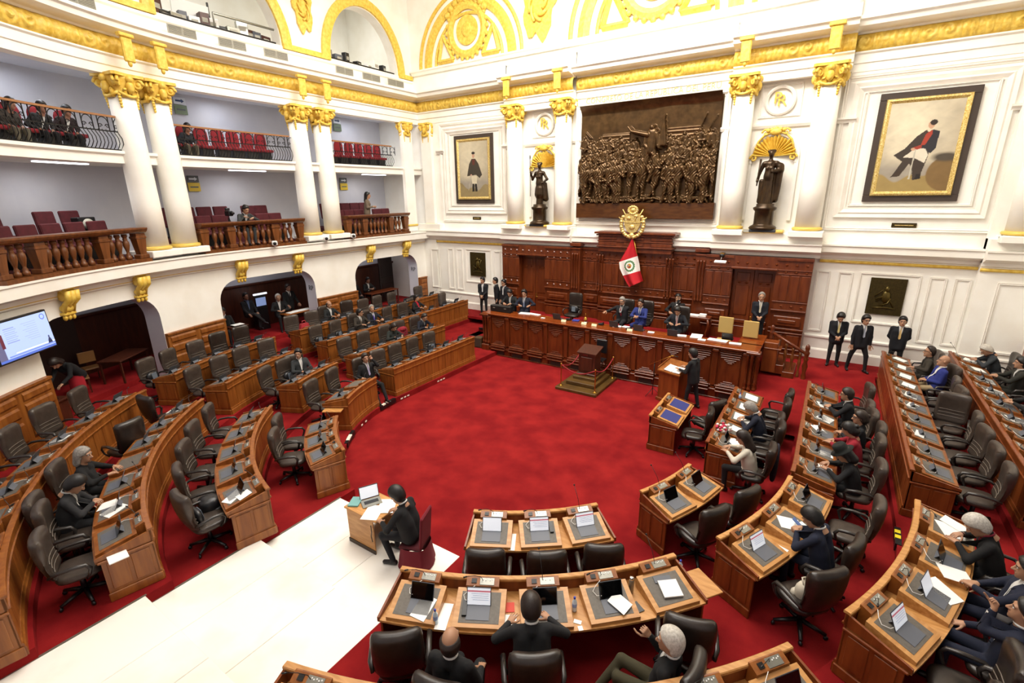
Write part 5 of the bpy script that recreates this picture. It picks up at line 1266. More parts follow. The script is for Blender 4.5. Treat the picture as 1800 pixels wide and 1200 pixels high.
# ------------------------------------------------------------------ speaker's lectern on the right of the well
sp = empty('speaker_lectern', (2.98, -4.75, ZW), -.32, 'wooden lectern with a sloping top in front of the standing speaker', 'lectern')
mb = MB(); mb.prism([(-.36, -.3), (.36, -.3), (.3, .3), (-.3, .3)], .1, 1.0); mb.build('body', WOOD_R, sp); MB().box((0, 0, .05), (.8, .7, .1), ch=.01).build('plinth', WOOD_R, sp)
mb = MB(); mb.raw([(-.4, -.36, 1.0), (.4, -.36, 1.0), (.4, .34, 1.2), (-.4, .34, 1.2), (-.4, -.36, 1.04), (.4, -.36, 1.04), (.4, .34, 1.26), (-.4, .34, 1.26)], [[0, 3, 2, 1], [4, 5, 6, 7], [0, 1, 5, 4], [1, 2, 6, 5], [2, 3, 7, 6], [3, 0, 4, 7]]); mb.build('sloping_top', WOOD, sp)
for s in (-1, 1): MB().box((s * .395, 0, 1.15), (.02, .68, .12), rx=.29).build('side_rail', WOOD, sp)
bk = empty('open_book', (3.03, -4.9, ZW + 1.125), -.32, 'open white document lying on the speaker lectern', 'book')
for s in (-1, 1): MB().box((s * .14, -.03, .0), (.27, .34, .025), ry=-s * .06, rx=.29, ch=.004).build('page_block', PAPER, bk)
ms = empty('microphone_stand', (2.3, -4.65, ZW), 0, 'thin black microphone stand with a long boom left of the speaker lectern', 'microphone stand')
MB().tube([(0, 0, .02), (0, 0, 1.15)], .012, 6).build('pole', BLACK, ms); MB().tube([(-.15, -.05, 1.05), (.5, .1, 1.42), (.62, .12, 1.42)], .009, 6).build('boom', BRASS, ms); MB().tube([(.58, .12, 1.42), (.7, .14, 1.4)], .016, 7).build('microphone', BLACK, ms)
for k in range(3): a = k * 2.1; MB().tube([(0, 0, .25), (.3 * math.cos(a), .3 * math.sin(a), .01)], .009, 5).build('leg', BLACK, ms)
# ------------------------------------------------------------------ chairs
def chair_meshes(lea, tag_):
    d = {}
    d['seat'] = MB().ell((0, .02, .46), (.255, .255, .062), 20, 8, 0, 3.6).mesh('seat' + tag_, lea)
    mb = MB(); R = Euler((.16, 0, 0)).to_matrix(); nx, nz = 12, 12
    vs = []
    for side in (1, -1):
        for j in range(nz + 1):
            for i in range(nx + 1):
                u = -1 + 2 * i / nx; v = -1 + 2 * j / nz
                cu = math.copysign(1 - (1 - abs(u)) ** 1.5, u); cv = math.copysign(1 - (1 - abs(v)) ** 1.5, v)
                rr = max(0.0, 1 - (abs(cu) ** 7 + abs(cv) ** 7)) ** .35 if abs(cu) ** 7 + abs(cv) ** 7 < 1 else 0
                k = (abs(cu) ** 7 + abs(cv) ** 7) ** (1 / 7); sc = 1 / k if k > 1 else 1
                y = side * .058 * rr + .045 * (cu * sc) ** 2 - (.035 * math.cos(cv * 2.2 + .9) if side > 0 else .02 * math.cos(cv * 2))
                vs.append(R @ Vector((.262 * cu * sc, y, .335 * cv * sc)) + Vector((0, -.27, .83)))
    n1 = (nx + 1) * (nz + 1); fs = []
    for sd in (0, 1):
        for j in range(nz):
            for i in range(nx):
                a = sd * n1 + j * (nx + 1) + i; q = [a, a + 1, a + nx + 2, a + nx + 1]; fs.append(q if sd else q[::-1])
    mb.raw(vs, fs, 0, True)
    edge = [i for i in range(nx + 1)] + [(j + 1) * (nx + 1) - 1 for j in range(1, nz + 1)] + [nz * (nx + 1) + i for i in range(nx - 1, -1, -1)] + [j * (nx + 1) for j in range(nz - 1, 0, -1)]
    k = len(edge); mb.raw([], [])
    o = 0; mb.f += [[edge[i], edge[(i + 1) % k], edge[(i + 1) % k] + n1, edge[i] + n1] for i in range(k)]; mb.m += [0] * k; mb.sm += [True] * k
    d['backrest'] = mb.mesh('backrest' + tag_, lea)
    pm = MB()
    for z in (-.05, -.12, -.19): pm.tube([R @ Vector((x, .036 + .045 * (x / .26) ** 2, z)) + Vector((0, -.27, .83)) for x in (-.2, -.1, 0, .1, .2)], .006, 5)
    d['piping'] = pm.mesh('piping' + tag_, mat('worn_leather_seam', '6C6258', .4))
    for s, nm in ((-1, 'l'), (1, 'r')):
        mb = MB(); mb.tube([(s * .25, .1, .42), (s * .3, .14, .5), (s * .31, .17, .6), (s * .305, .13, .665), (s * .3, 0, .68), (s * .3, -.15, .67), (s * .27, -.25, .62)], [.018, .022, .026, .03, .032, .03, .02], 8, 0, True, True, .75); d['arm' + nm] = mb.mesh('armrest' + tag_, ARMM)
    return d
ARMM = mat('dark_armrest', '2C2724', .3)
mb = MB(); mb.tube([(0, 0, .09), (0, 0, .4)], [.035, .028], 10); mb.box((0, 0, .4), (.3, .26, .03)); GASM = mb.mesh('gas_column', BLACK)
mb = MB()
for k in range(5): a = 2 * PI * k / 5 + .3; mb.tube([(.03 * math.cos(a), .03 * math.sin(a), .12), (.3 * math.cos(a), .3 * math.sin(a), .075)], [.032, .022], 6)
STARM = mb.mesh('star_base', BLACK); CASM = MB().ell((0, 0, .032), (.032, .022, .032), 8, 6).mesh('caster', BLACK)
CH_A = chair_meshes(LEATHER, '_brown'); CH_B = chair_meshes(LEATHER_B, '_dark')
def chair(x, y, z, rz, label, group='swivel chairs of the hall', kind='A', casters=True, name='swivel_chair', tall=1.0):
    d = CH_A if kind == 'A' else CH_B
    e = empty(name, (x, y, z), rz, label, 'chair', group); e.scale = (1.16, 1.14, 1.09)
    add('seat', d['seat'], e); b = add('backrest', d['backrest'], e, (0, 0, .83 * (1 - tall)), (0, 0, 0), (1, 1, tall)); add('piping', d['piping'], b)
    add('armrest', d['arml'], e); add('armrest', d['armr'], e); add('gas_column', GASM, e); add('star_base', STARM, e)
    if casters:
        for k in range(5): a = 2 * PI * k / 5 + .3; add('caster', CASM, e, (.3 * math.cos(a), .3 * math.sin(a), 0), (0, 0, a + .5))
    return e
CUSH = MB().ell((0, 0, 0), (.2, .07, .15), 16, 8, 0, 2.6).mesh('cushion_pad', BLACKL); CUSHP = MB().box((0, .066, 0), (.17, .02, .2), ch=.008).mesh('grey_patch', mat('grey_mesh_patch', '5A626C', .7))
def cushion(x, y, z, rz, label):
    e = empty('lumbar_cushion', (x - math.sin(rz) * -.13, y + math.cos(rz) * -.13, z + .72), rz, label, 'cushion', 'black lumbar cushions'); add('cushion_pad', CUSH, e, rot=(.16, 0, 0)); add('grey_patch', CUSHP, e, rot=(.16, 0, 0)); return e

# ------------------------------------------------------------------ desk rows
SLP = .215
def slope_z(y): return .915 - .225 * (y - .16)
mb = MB(); mb.raw([(sx * .285, y, z) for sx in (-1, 1) for y, z in ((.16, .745), (.69, .745), (.69, slope_z(.69)), (.16, slope_z(.16)))], [[0, 1, 2, 3], [7, 6, 5, 4], [0, 4, 5, 1], [1, 5, 6, 2], [2, 6, 7, 3], [3, 7, 4, 0]])
SLOPE = {}
for k, w in (('L', WOOD_L), ('M', WOOD)): SLOPE[k] = mb.mesh('writing_slope_' + k, w)
def pad_mesh(m, nm):
    b = MB(); b.raw([(sx * .225, y, slope_z(y) + dz) for dz in (-.004, .004) for sx, y in ((-1, .215), (1, .215), (1, .635), (-1, .635))], [[4, 5, 6, 7], [0, 1, 5, 4], [1, 2, 6, 5], [2, 3, 7, 6], [3, 0, 4, 7]]); return b.mesh(nm, m)
PADM = pad_mesh(PAD, 'leather_pad'); PADB = pad_mesh(BLUEPAD, 'blue_leather_pad')
def console_mesh(w):
    b = MB(); b.raw([(sx * .225, y, z) for sx in (-1, 1) for y, z in ((.035, .74), (.165, .74), (.165, .955), (.05, 1.0), (.035, 1.0))], [[0, 1, 2, 3, 4], [9, 8, 7, 6, 5], [0, 5, 6, 1], [1, 6, 7, 2], [2, 7, 8, 3], [3, 8, 9, 4], [4, 9, 5, 0]]); return b.mesh('microphone_console', w)
CONS = {'L': console_mesh(WOOD), 'M': console_mesh(WOOD)}
b = MB(); b.box((-.06, .108, .979), (.2, .1, .012), rx=-.37, ch=.003)
for i in range(5): b.box((-.13 + .03 * i, .085 + .012 * (i % 2), .992), (.014, .014, .01), rx=-.37, m=1)
b.box((.12, .105, .982), (.07, .06, .014), rx=-.37, m=2); CPLATE = b.mesh('control_plate', [STEEL, WHITEPL, BLACK])
CMIC = MB().tube([(.0, .1, .985), (.02, .11, 1.05), (.1, .16, 1.12), (.22, .2, 1.13)], .0045, 5).tube([(.2, .195, 1.131), (.25, .21, 1.125)], .011, 6).mesh('microphone', BLACK)
CMIC2 = MB().tube([(0, .1, .985), (.01, .03, 1.15), (.03, -.1, 1.32)], .0045, 5).ell((.032, -.115, 1.335), (.016, .018, .016), 7, 5).mesh('microphone', BLACK)
KEYB = MB().raw([(sx * .152, y, slope_z(y) + dz) for dz in (.004, .010) for sx, y in ((-1, .40), (1, .40), (1, .60), (-1, .60))], [[4, 5, 6, 7], [0, 1, 5, 4], [1, 2, 6, 5], [2, 3, 7, 6], [3, 0, 4, 7]]).mesh('keyboard_cover', SLATE)
TABR = Euler((.42, 0, 0)).to_matrix(); TABO = Vector((0, .405, slope_z(.405) + .006))
def tp(x, y, z): p = TABR @ Vector((x, y, z)) + TABO; return (p.x, p.y, p.z)
def tab_mesh():
    b = MB(); q = MB().box((0, 0, .115), (.325, .009, .23), ch=.004); b.raw([tp(*p) for p in q.v], q.f); return b.mesh('tablet_body', mat('grey_tablet_case', '3C4046', .4))
TABM = tab_mesh()
def disp(kind):
    b = MB(); W, H = .305, .21; y = .0052
    R = lambda x0, x1, z0, z1, m: b.raw([tp(x0, y, z0), tp(x1, y, z0), tp(x1, y, z1), tp(x0, y, z1)], [[3, 2, 1, 0]], m)
    if kind == 'off': R(-W / 2, W / 2, .009, .009 + H, 0); return b.mesh('display_off', GLASS_OFF)
    t = .009 + H
    R(-W / 2, W / 2, t - .03, t, 0)
    R(-W / 2, W / 2, t - .052, t - .03, 1); R(-W / 2, W / 2, .009, t - .052, 0)
    y = .0058
    if kind == 'red':
        for i in range(4): R(-W / 2 + .02, W / 2 - .05 - .02 * (i % 2), t - .075 - .026 * i, t - .067 - .026 * i, 2)
    return b.mesh('display_' + kind, [SCREEN_ON, SCREEN_HEAD if kind == 'red' else SCREEN_ON, SCREEN_TXT])
DISP = {k: disp(k) for k in ('off', 'red', 'white')}
STANDM = MB().raw([tp(-.1, -.006, .1), tp(.1, -.006, .1), (.1, .3, slope_z(.3) + .004), (-.1, .3, slope_z(.3) + .004)], [[0, 1, 2, 3]]).mesh('kick_stand', SLATE)
CABM = MB().tube([(.135, .39, .92), (.19, .36, .9), (.22, .28, .905), (.16, .22, .925), (.08, .17, .96)], .0042, 5).mesh('cable', WIRE)
def seat_frame(s, r):
    p, n, t = hp(s, r); return p, n, math.atan2(-n.x, n.y)
def tablet(p, n, rz, z, kind, label, dx=0.0):
    e = empty('tablet_computer', (p.x, p.y, z), rz, label, 'tablet', 'tablets on the desks')
    for nm, me in (('tablet_body', TABM), ('display', DISP[kind]), ('keyboard_cover', KEYB), ('kick_stand', STANDM), ('cable', CABM)): add(nm, me, e, (dx, 0, 0))
    return e
def sheet(p, n, rz, z, x, y, w, h, yaw, label, cat='paper', name='paper_sheet', m=None, thick=.006, lift=.004):
    """a sheet or pad lying on the writing slope"""
    c, s_ = math.cos(yaw), math.sin(yaw); vs = []
    for dz in (0, thick):
        for a, b_ in ((-w / 2, -h / 2), (w / 2, -h / 2), (w / 2, h / 2), (-w / 2, h / 2)):
            xx = -x + a * c - b_ * s_; yy = y + a * s_ + b_ * c; vs.append((xx, yy, slope_z(min(max(yy, .16), .75)) + lift + dz))
    e = MB().raw(vs, [[0, 3, 2, 1], [4, 5, 6, 7], [0, 1, 5, 4], [1, 2, 6, 5], [2, 3, 7, 6], [3, 0, 4, 7]]).build(name, m or PAPER, None, (p.x, p.y, z), (0, 0, rz)); return tag(e, label, cat)
ORD = ['first', 'second', 'third', 'fourth', 'fifth', 'sixth', 'seventh', 'eighth', 'ninth', 'tenth']
BLK = {}
def desk_block(key, r, tier, s0, s1, n, label, wood=WOOD, tone='M', grp='curved desk rows', mics=(), plank_w=.36, pads=None, z=None, group=None):
    z = TZ[tier] if z is None else z
    sm = (s0 + s1) / 2; pm = hp(sm, r)[0]
    e = empty('desk_row', (pm.x, pm.y, z), 0, label, 'desk', grp)
    def rel(mb): mb.v = [(x - pm.x, y - pm.y, zz) for x, y, zz in mb.v]; return mb
    ss = srange(s0, s1, r, .22)
    def sw(name, prof, mt, s=None):
        mb = MB(); sweep(mb, prof, r, s or ss); return rel(mb).build(name, mt, e)
    sw('plinth', [(-.035, 0), (.05, 0), (.05, .15), (-.02, .15), (-.035, .13)], wood)
    sw('lower_moulding', [(-.02, .15), (.0, .15), (.0, .2), (-.015, .2), (-.025, .17)], wood)
    sw('front_backing', rect(.012, .03, .15, .93), wood)
    sw('upper_band', [(-.012, .76), (.012, .76), (.012, .93), (-.012, .93), (-.012, .79), (-.03, .785), (-.03, .765)][::-1], wood)
    sw('top_ridge', [(-.035, .925), (.05, .925), (.05, .955), (.04, .965), (-.025, .965), (-.035, .955)], WOOD_L if tone == 'L' else wood)
    L = s1 - s0; k = max(2, int(round(L / plank_w)))
    for i in range(k):
        a, b_ = s0 + L * i / k + .007, s0 + L * (i + 1) / k - .007
        mb = MB(); sweep(mb, rect(-.003, .02, .195, .765), r, srange(a, b_, r, .2)); rel(mb).build('front_plank', wood, e)
    sw('worktop', rect(.03, .72, .715, .745), WOOD_L if tone == 'L' else wood)
    for s, sg in ((s0, 1), (s1, -1)):
        p, nn, t = hp(s, r); prof = [(0, .0), (.66, .0), (.66, .72), (.72, .72), (.72, .79), (.0, .93)]
        vs = []
        for q in (0, .03):
            for d, zz in prof: vs.append((p.x - pm.x + nn.x * d + t.x * q * sg, p.y - pm.y + nn.y * d + t.y * q * sg, zz))
        m_ = len(prof); MB().raw(vs, [list(range(m_)), list(range(2 * m_ - 1, m_ - 1, -1))] + [[i, (i + 1) % m_, m_ + (i + 1) % m_, m_ + i] for i in range(m_)]).build('end_panel', wood, e)
        for d0, d1 in ((.07, .31), (.36, .6)):
            mb = MB()
            c = Vector((p.x - pm.x + nn.x * (d0 + d1) / 2 - t.x * .006 * sg, p.y - pm.y + nn.y * (d0 + d1) / 2 - t.y * .006 * sg, .43)); mb.box(c, (.016, d1 - d0, .46), rz=math.atan2(nn.y, nn.x) - PI / 2, ch=.007); mb.build('end_field', wood, e)
        c = Vector((p.x - pm.x + nn.x * .33 - t.x * .01 * sg, p.y - pm.y + nn.y * .33 - t.y * .01 * sg, .075)); MB().box(c, (.03, .69, .15), rz=math.atan2(nn.y, nn.x) - PI / 2, ch=.01).build('end_plinth', wood, e)
        c = Vector((p.x - pm.x + nn.x * .35 - t.x * .008 * sg, p.y - pm.y + nn.y * .35 - t.y * .008 * sg, .71)); MB().box(c, (.03, .7, .04), rz=math.atan2(nn.y, nn.x) - PI / 2, ch=.01).build('end_moulding', wood, e)
    seats = []
    for i in range(n):
        s = s0 + L * (i + .5) / n; p, nn, rz = seat_frame(s, r); seats.append((s, p, nn, rz))
        kx = min(1.17, (L / n - .05) / .57)
        o = add('writing_slope', SLOPE[tone], e, (p.x - pm.x, p.y - pm.y, 0), (0, 0, rz), (kx, 1, 1)); add('leather_pad', (pads or PADM), o)
        o = add('microphone_console', CONS[tone], e, (p.x - pm.x, p.y - pm.y, 0), (0, 0, rz)); add('control_plate', CPLATE, o); add('microphone', CMIC2 if i in mics else CMIC, o)
    BLK[key] = dict(r=r, z=z, seats=seats, label=label); return e
A, B_, C_, D_ = 4.62, 6.33, 8.10, 9.70; Ar, Br, Cr, Dr = 4.9, 6.6, 8.42, 10.05
desk_block('LA1', A, 1, 5.25, 9.5, 5, 'straight left desk row nearest the rostrum, innermost of four', mics=())
desk_block('LA2', A, 1, 10.3, 11.98, 2, 'short two place desk of the inner left ring, with a pull-out shelf')
desk_block('LA3', A, 1, 13.05, 14.98, 3, 'small three place desk nearest the marble steps on the left')
desk_block('LB1', B_, 2, 5.0, 9.5, 5, 'straight left desk row, second from the red carpet well')
desk_block('LB2', B_, 2, 10.35, 12.2, 3, 'three place curved left desk where the man in grey sits')
desk_block('LB3', B_, 2, 13.75, 17.95, 5, 'curved five place left desk ending at the marble steps, second ring')
desk_block('LC1', C_, 3, 1.2, 9.35, 9, 'long straight left desk row, third from the well')
desk_block('LC2', C_, 3, 10.4, 13.65, 4, 'four place left desk between the two aisles, third ring')
desk_block('LC3', C_, 3, 14.7, 20.45, 7, 'long curved left desk where the grey haired woman in black sits, third ring')
desk_block('LD1', D_, 4, 1.2, 9.35, 9, 'straight outermost left desk row along the archway wall')
desk_block('LD2', D_, 4, 10.35, 14.3, 5, 'five place outermost left desk before the white wall')
desk_block('LD3', D_, 4, 15.4, 23.2, 8, 'long outermost curved left desk, cut by the left edge')
desk_block('RA0', Ar, 1, s_of(294.2, Ar), s_of(320, Ar), 3, 'three place desk facing the well at bottom centre, with lit tablets', WOOD_R, 'L', mics=(2,))
desk_block('RB0', Br, 2, s_of(288.4, Br), s_of(323.6, Br), 5, 'five place curved desk at bottom centre, crowded with tablets and bottles', WOOD_R, 'L', mics=(2, 4))
desk_block('RC0', Cr, 3, s_of(285.2, Cr), s_of(324.5, Cr), 7, 'outer desk at the bottom edge, mostly cut off', WOOD_R, 'L')
desk_block('RA1', Ar, 1, s_of(331, Ar), s_of(349, Ar), 2, 'two place desk with dark tablets right of the three place desk', WOOD_R, 'L', mics=(0, 1))
desk_block('RB1', Br, 2, s_of(331, Br), s_of(354, Br), 3, 'three place right desk where the man in navy reads his phone', WOOD_R, 'L')
desk_block('RC1', Cr, 3, s_of(331.5, Cr), s_of(355, Cr), 4, 'four place curved desk near the lower right corner', WOOD_R, 'L')
desk_block('RA2', Ar, 1, s_right(-9.25, Ar), s_right(-5.5, Ar), 5, 'straight right desk row where the woman in white sits', WOOD_R)
desk_block('RB2', Br, 2, s_right(-9.95, Br), s_right(-4.5, Br), 6, 'straight right desk row where the woman in a dark hat sits', WOOD_R)
desk_block('RC2', Cr, 3, s_right(-9.1, Cr), s_right(-.9, Cr), 10, 'long straight right desk row where the bald man in blue sits', WOOD_R)
desk_block('RD2', Dr, 4, s_right(-8.8, Dr), s_right(-.6, Dr), 9, 'outermost straight right desk row, cut by the right edge', WOOD_R, mics=(8,))
desk_block('RI', 3.3, 0, s_right(-8.2, 3.3), s_right(-6.5, 3.3), 2, 'two place desk with blue writing pads standing in the well', WOOD_R, 'L', pads=PADB, mics=())
o = MB().box((0, 0, 0), (.5, .3, .03), ch=.005)
p, nn, rz = seat_frame(11.98, A); 
for ch in list(bpy.data.objects):
    if ch.get('label', '').startswith('short two place desk'): MB().box((p.x - ch.location.x + nn.x * .35 + .02, p.y - ch.location.y + nn.y * .35 - .1, .66), (.52, .3, .03), rz=math.atan2(nn.y, nn.x), ch=.006).build('pull_out_shelf', WOOD_L, ch)
    if ch.get('label', '').startswith('five place curved desk at bottom'): 
        p2, n2, rz2 = seat_frame(s_of(323.6, Br), Br); MB().box((p2.x - ch.location.x + n2.x * .3 + .17, p2.y - ch.location.y + n2.y * .3 + .09, .70), (.36, .5, .03), rz=rz2, ch=.006).build('pull_out_shelf', WOOD_L, ch)
# ------------------------------------------------------------------ who and what is at every desk
SHORT = dict(LA1='innermost straight left row', LA2='two seat left desk', LA3='three seat marble-side left desk', LB1='second straight left row', LB2='three seat left aisle desk', LB3='five seat marble-side left desk', LC1='third straight left row', LC2='four seat left desk', LC3='long curved left desk', LD1='outermost straight left row', LD2='five seat left wall desk', LD3='outermost curved left desk',
             RA0='three seat bottom desk', RB0='five seat bottom desk', RC0='bottom edge desk', RA1='two seat dark tablet desk', RB1='three seat phone reader desk', RC1='four seat lower right desk', RA2='white blouse right row', RB2='felt hat right row', RC2='bald man right row', RD2='outermost right row', RI='blue pad desk')
def place(k, i): return '%s from %s end, %s' % (ORD[i], 'far' if k[0] == 'L' else 'near', SHORT[k])
def seat_pt(k, i, d=.95, dx=0.0):
    b = BLK[k]; s, p, n, rz = b['seats'][i]; t = Vector((-n.y, n.x, 0)) if 0 else hp(s, b['r'])[2]
    q = p + n * d + t * dx; return q, n, t, b['z'], math.atan2(n.x, -n.y)
CHR = {}
def ch(k, i, d=.97, rot=0.0, dx=0.0, kind='A', cush=False, casters=False, adj='brown', tall=1.0):
    q, n, t, z, th = seat_pt(k, i, d, dx); th += rot
    CHR[(k, i)] = chair(q.x, q.y, z, th, '%s leather swivel chair, %s' % (adj if not cush else adj, place(k, i)), kind=kind, casters=casters, tall=tall)
    if cush: cushion(q.x, q.y, z, th, 'black lumbar cushion with grey patch, %s' % place(k, i))
def tb(k, i, kind='off', dx=0.0):
    b = BLK[k]; s, p, n, rz = b['seats'][i]
    w = {'off': 'dark standing tablet, %s', 'red': 'lit tablet with red band, %s', 'white': 'lit white tablet, %s'}[kind]
    tablet(p, n, rz, b['z'], kind, w % place(k, i), dx)
def pp(k, i, x=0.0, y=.48, w=.21, h=.29, yaw=.1, label='white paper sheet, %s', cat='paper', name='paper_sheet', m=None, thick=.006, lift=.004):
    b = BLK[k]; s, p, n, rz = b['seats'][i]; return sheet(p, n, rz, b['z'], x, y, w, h, yaw, label % place(k, i) if '%s' in label else label, cat, name, m, thick, lift)
def who(k, i, label, d=.93, rot=0.0, dx=0.0, dz=0.0, **kw):
    q, n, t, z, th = seat_pt(k, i, d, dx)
    if (k, i) in CHR: c = CHR[(k, i)]; c.location = (q.x + n.x * .04, q.y + n.y * .04, z); c.rotation_euler = (0, 0, th + rot)
    kw.setdefault('lh', (-.16, .38, .865)); kw.setdefault('rh', (.16, .38, .865))
    return person(label, (q.x, q.y, z + dz), th + rot, **kw)
NAVY, BLACKS, GREYS, BROWNS, CHAR = '1A2138', '16161A', '4A4B4E', '4A3E32', '26262A'
# ---- left side
for k, spec in {
    'LA1': ['', 'c', 'c', 'c', 'k'][::-1] and ['x', 'k', 'c', 'c', 'c'], 'LA2': ['c', 'c'], 'LA3': ['c', 'c', 'x'],
    'LB1': ['c', 'c', 'c', 'c', 'c'], 'LB2': ['c', 'k', 'c'], 'LB3': ['c', 'c', 'c', 'c', 'K'],
    'LC1': ['c', 'x', 'c', 'c', 'c', 'c', 'c', 'k', 'k'], 'LC2': ['c', 'c', 'c', 'c'], 'LC3': ['T', 'x', 'x', 'c', 'c', 'c', 'c'],
    'LD1': ['c', 'x', 'c', 'c', 'c', 'H', 'c', 'c', 'c'], 'LD2': ['b', 'b', 'c', 'c', 'k'], 'LD3': ['c', 'c', 'c', 'c', 'c', 'c', 'c', 'c']}.items():
    for i, c in enumerate(spec):
        rot = random.uniform(-.18, .18)
        if c == 'c': ch(k, i, .93 + .08 * random.random(), rot, casters=k in ('LA3', 'LB3', 'LC3'))
        elif c == 'k': ch(k, i, .95, rot, cush=True)
        elif c == 'K': ch(k, i, .98, .25, cush=True, casters=True)
        elif c == 'b': ch(k, i, 1.0, rot, kind='B', adj='dark, nearly black', tall=1.12)
        elif c == 'T': ch(k, i, .98, 1.0, dx=-.3, kind='B', adj='dark turned', casters=True)
        elif c == 'H': ch(k, i, 1.0, rot, kind='B', adj='big black high-backed', tall=1.22, cush=True)
    for i in range(len(spec)):
        if k == 'LA3' or (k, i) in (('LB3', 4), ('LC3', 6)): tb(k, i, 'off')
        elif random.random() < .9: tb(k, i, 'off')
q, n, t, z, th = seat_pt('LC3', 1, 1.0); chair(q.x + .25, q.y - .25, z, th + 2.6, 'black chair turned round, its dark back towards the long curved left desk', kind='B')
q = hp(10.0, 4.62)[0]; chair(-5.42, -9.95, TZ[1], -1.78, 'brown leather swivel chair in the aisle under the man holding his head')
person('man in a black suit leaning back, hand to his face, beside a left aisle', (-5.34, -9.92, TZ[1]), -1.78, lean=-.18, head_yaw=.1, head_pitch=.1, lh=(-.1, .12, 1.2), rh=(.3, .2, .72), tie='B0A8C8', jacket=BLACKS, hair='short', hairc='dark', kneefwd=.5, foot=(.25, .2), hands=('fist', 'relaxed'), seat=.42)
who('LB1', 2, 'woman in a dark patterned jacket reading, in the second straight left row', dx=-.14, female=True, hair='bob', hairc='dark', jacket='2A3430', open_jacket=False, head_pitch=.35, lean=.2)
q, n, t, z, th = seat_pt('LB1', 1, 1.08); 
mb = MB(); mb.ell((0, 0, 0), (.27, .1, .24), 14, 8, 0, 2.8); mb.ell((0, .05, .14), (.2, .1, .1), 10, 6); tag(mb.build('draped_jacket', cloth('8A1426'), None, (q.x, q.y, z + .82), (.1, 0, th)), 'crimson jacket draped over the chair beside the woman in the patterned jacket', 'jacket')
who('LB1', 0, 'man in a navy suit writing, nearest the rostrum in the second straight left row', jacket=NAVY, tie='26304A', hair='receding', hairc='dark', head_pitch=.35, lean=.25, head_yaw=.1)
who('LC1', 6, 'man in a brown grey suit with glasses, third straight left row, looking right', d=1.2, dx=-.17, jacket=BROWNS, tie='6A5A4A', glasses=True, hairc='black', head_yaw=-.5, lean=.1)
who('LC1', 5, 'man in a navy suit with a violet tie, third straight left row', d=1.22, jacket='151B2E', tie='5A4AB0', hair='receding', hairc='grey', head_yaw=.3, lean=.0)
who('LC1', 2, 'woman in a black jacket over a bright red top, third straight left row', d=1.3, female=True, hair='bun', hairc='black', jacket=BLACKS, shirt='D02038', lean=.05, heavy=1.1, lapel=False)
who('LD1', 6, 'balding bearded man in a dark suit and white shirt, outermost straight left row', d=1.25, jacket='1C2226', tie='D8D8D8', hair='ring', hairc='dark', beard=True, lean=.05)
who('LB2', 0, 'man in a grey suit and open white shirt at the three seat left desk', dx=.35, jacket='45494C', hair='short', hairc='black', head_yaw=.6, lean=.05, rot=-.35, lh=(-.05, .34, .8), rh=(.1, .34, .8), hands=('hold', 'relaxed'))
who('LC3', 3, 'grey haired woman in black, hands stretched to the desk, long curved left row', d=1.08, dx=.32, female=True, hair='bob', hairc='grey', jacket='131315', open_jacket=False, heavy=1.1, head_yaw=.25, lean=.12, lh=(-.14, .42, .84), rh=(.16, .4, .84))
who('LC3', 4, 'dark haired man in a charcoal suit looking at his phone, long curved left row', d=1.08, dx=.55, jacket='3A3A3C', hair='full', hairc='black', heavy=1.1, head_pitch=.55, lean=.18, lh=(-.05, .36, .84), rh=(.05, .36, .84), hands=('hold', 'hold'), shirt='C8C8C4')
q, n, t, z, th = seat_pt('LC3', 4, .68, .55); tag(MB().box((0, 0, 0), (.075, .15, .01), ch=.003).build('mobile_phone', GLASS_OFF, None, (q.x, q.y, z + .875), (.3, 0, th)), 'dark mobile phone in the hands of the man in the charcoal suit', 'phone')
pp('LC3', 5, .1, .42, .3, .3, .5, 'loose white papers before the empty place beside the man in charcoal'); pp('LC3', 5, -.18, .5, .22, .3, -.3, 'second white sheet half under loose papers, long curved left desk', lift=.011)
b = BLK['LC3']; s, p_, n_, rz_ = b['seats'][6]; t_ = hp(s, b['r'])[2]
tag(MB().box((0, 0, 0), (.46, .24, .02), ch=.004).build('paper_sheet', PAPER, None, (p_.x + t_.x * .42 + n_.x * .45, p_.y + t_.y * .42 + n_.y * .45, b['z'] + .76), (0, 0, rz_ + .1)), 'white folded document on the end of the long curved left desk by the marble', 'paper')
pp('LB3', 4, .06, .5, .24, .34, .5, 'white printed sheet at the marble end of the five place left desk'); pp('LB3', 4, .2, .36, .2, .22, .2, 'small white sheet behind the printed one, five place left desk', lift=.011)
q, n, t, z, th = seat_pt('LB3', 4, .86, -.38); tag(MB().ell((0, 0, .62), (.2, .2, .16), 14, 8, 0, 2.6).ell((0, .1, .52), (.22, .22, .1), 12, 6).build('leather_bag', BLACKL, None, (q.x, q.y, z), (0, 0, th)), 'soft black leather bag on a seat by the five seat left desk', 'bag')
pp('LC2', 1, 0, .45, .22, .3, .3); pp('LD3', 2, 0, .42, .25, .32, -.3); pp('LC1', 7, .1, .5, .2, .28, .2); pp('LB1', 4, 0, .5, .22, .3, .1); pp('LC3', 0, 0, .48, .24, .32, -.2); pp('LD3', 5, 0, .45, .22, .3, .3)
q, n, t, z, th = seat_pt('LD1', 8, .35); mb = MB(); mb.prism([(-.2, 0), (.2, 0), (.15, .2), (-.15, .2)], -.07, .07, T=lambda p: (p[0], p[2], p[1])); mb.tube([(-.09, 0, .19), (-.06, 0, .3), (.06, 0, .3), (.09, 0, .19)], .012, 6); tag(mb.build('handbag', mat('red_bag_leather', 'A83038', .4), None, (q.x, q.y, z + .87), (0, 0, th)), 'small red handbag on the outermost straight left desk', 'handbag')
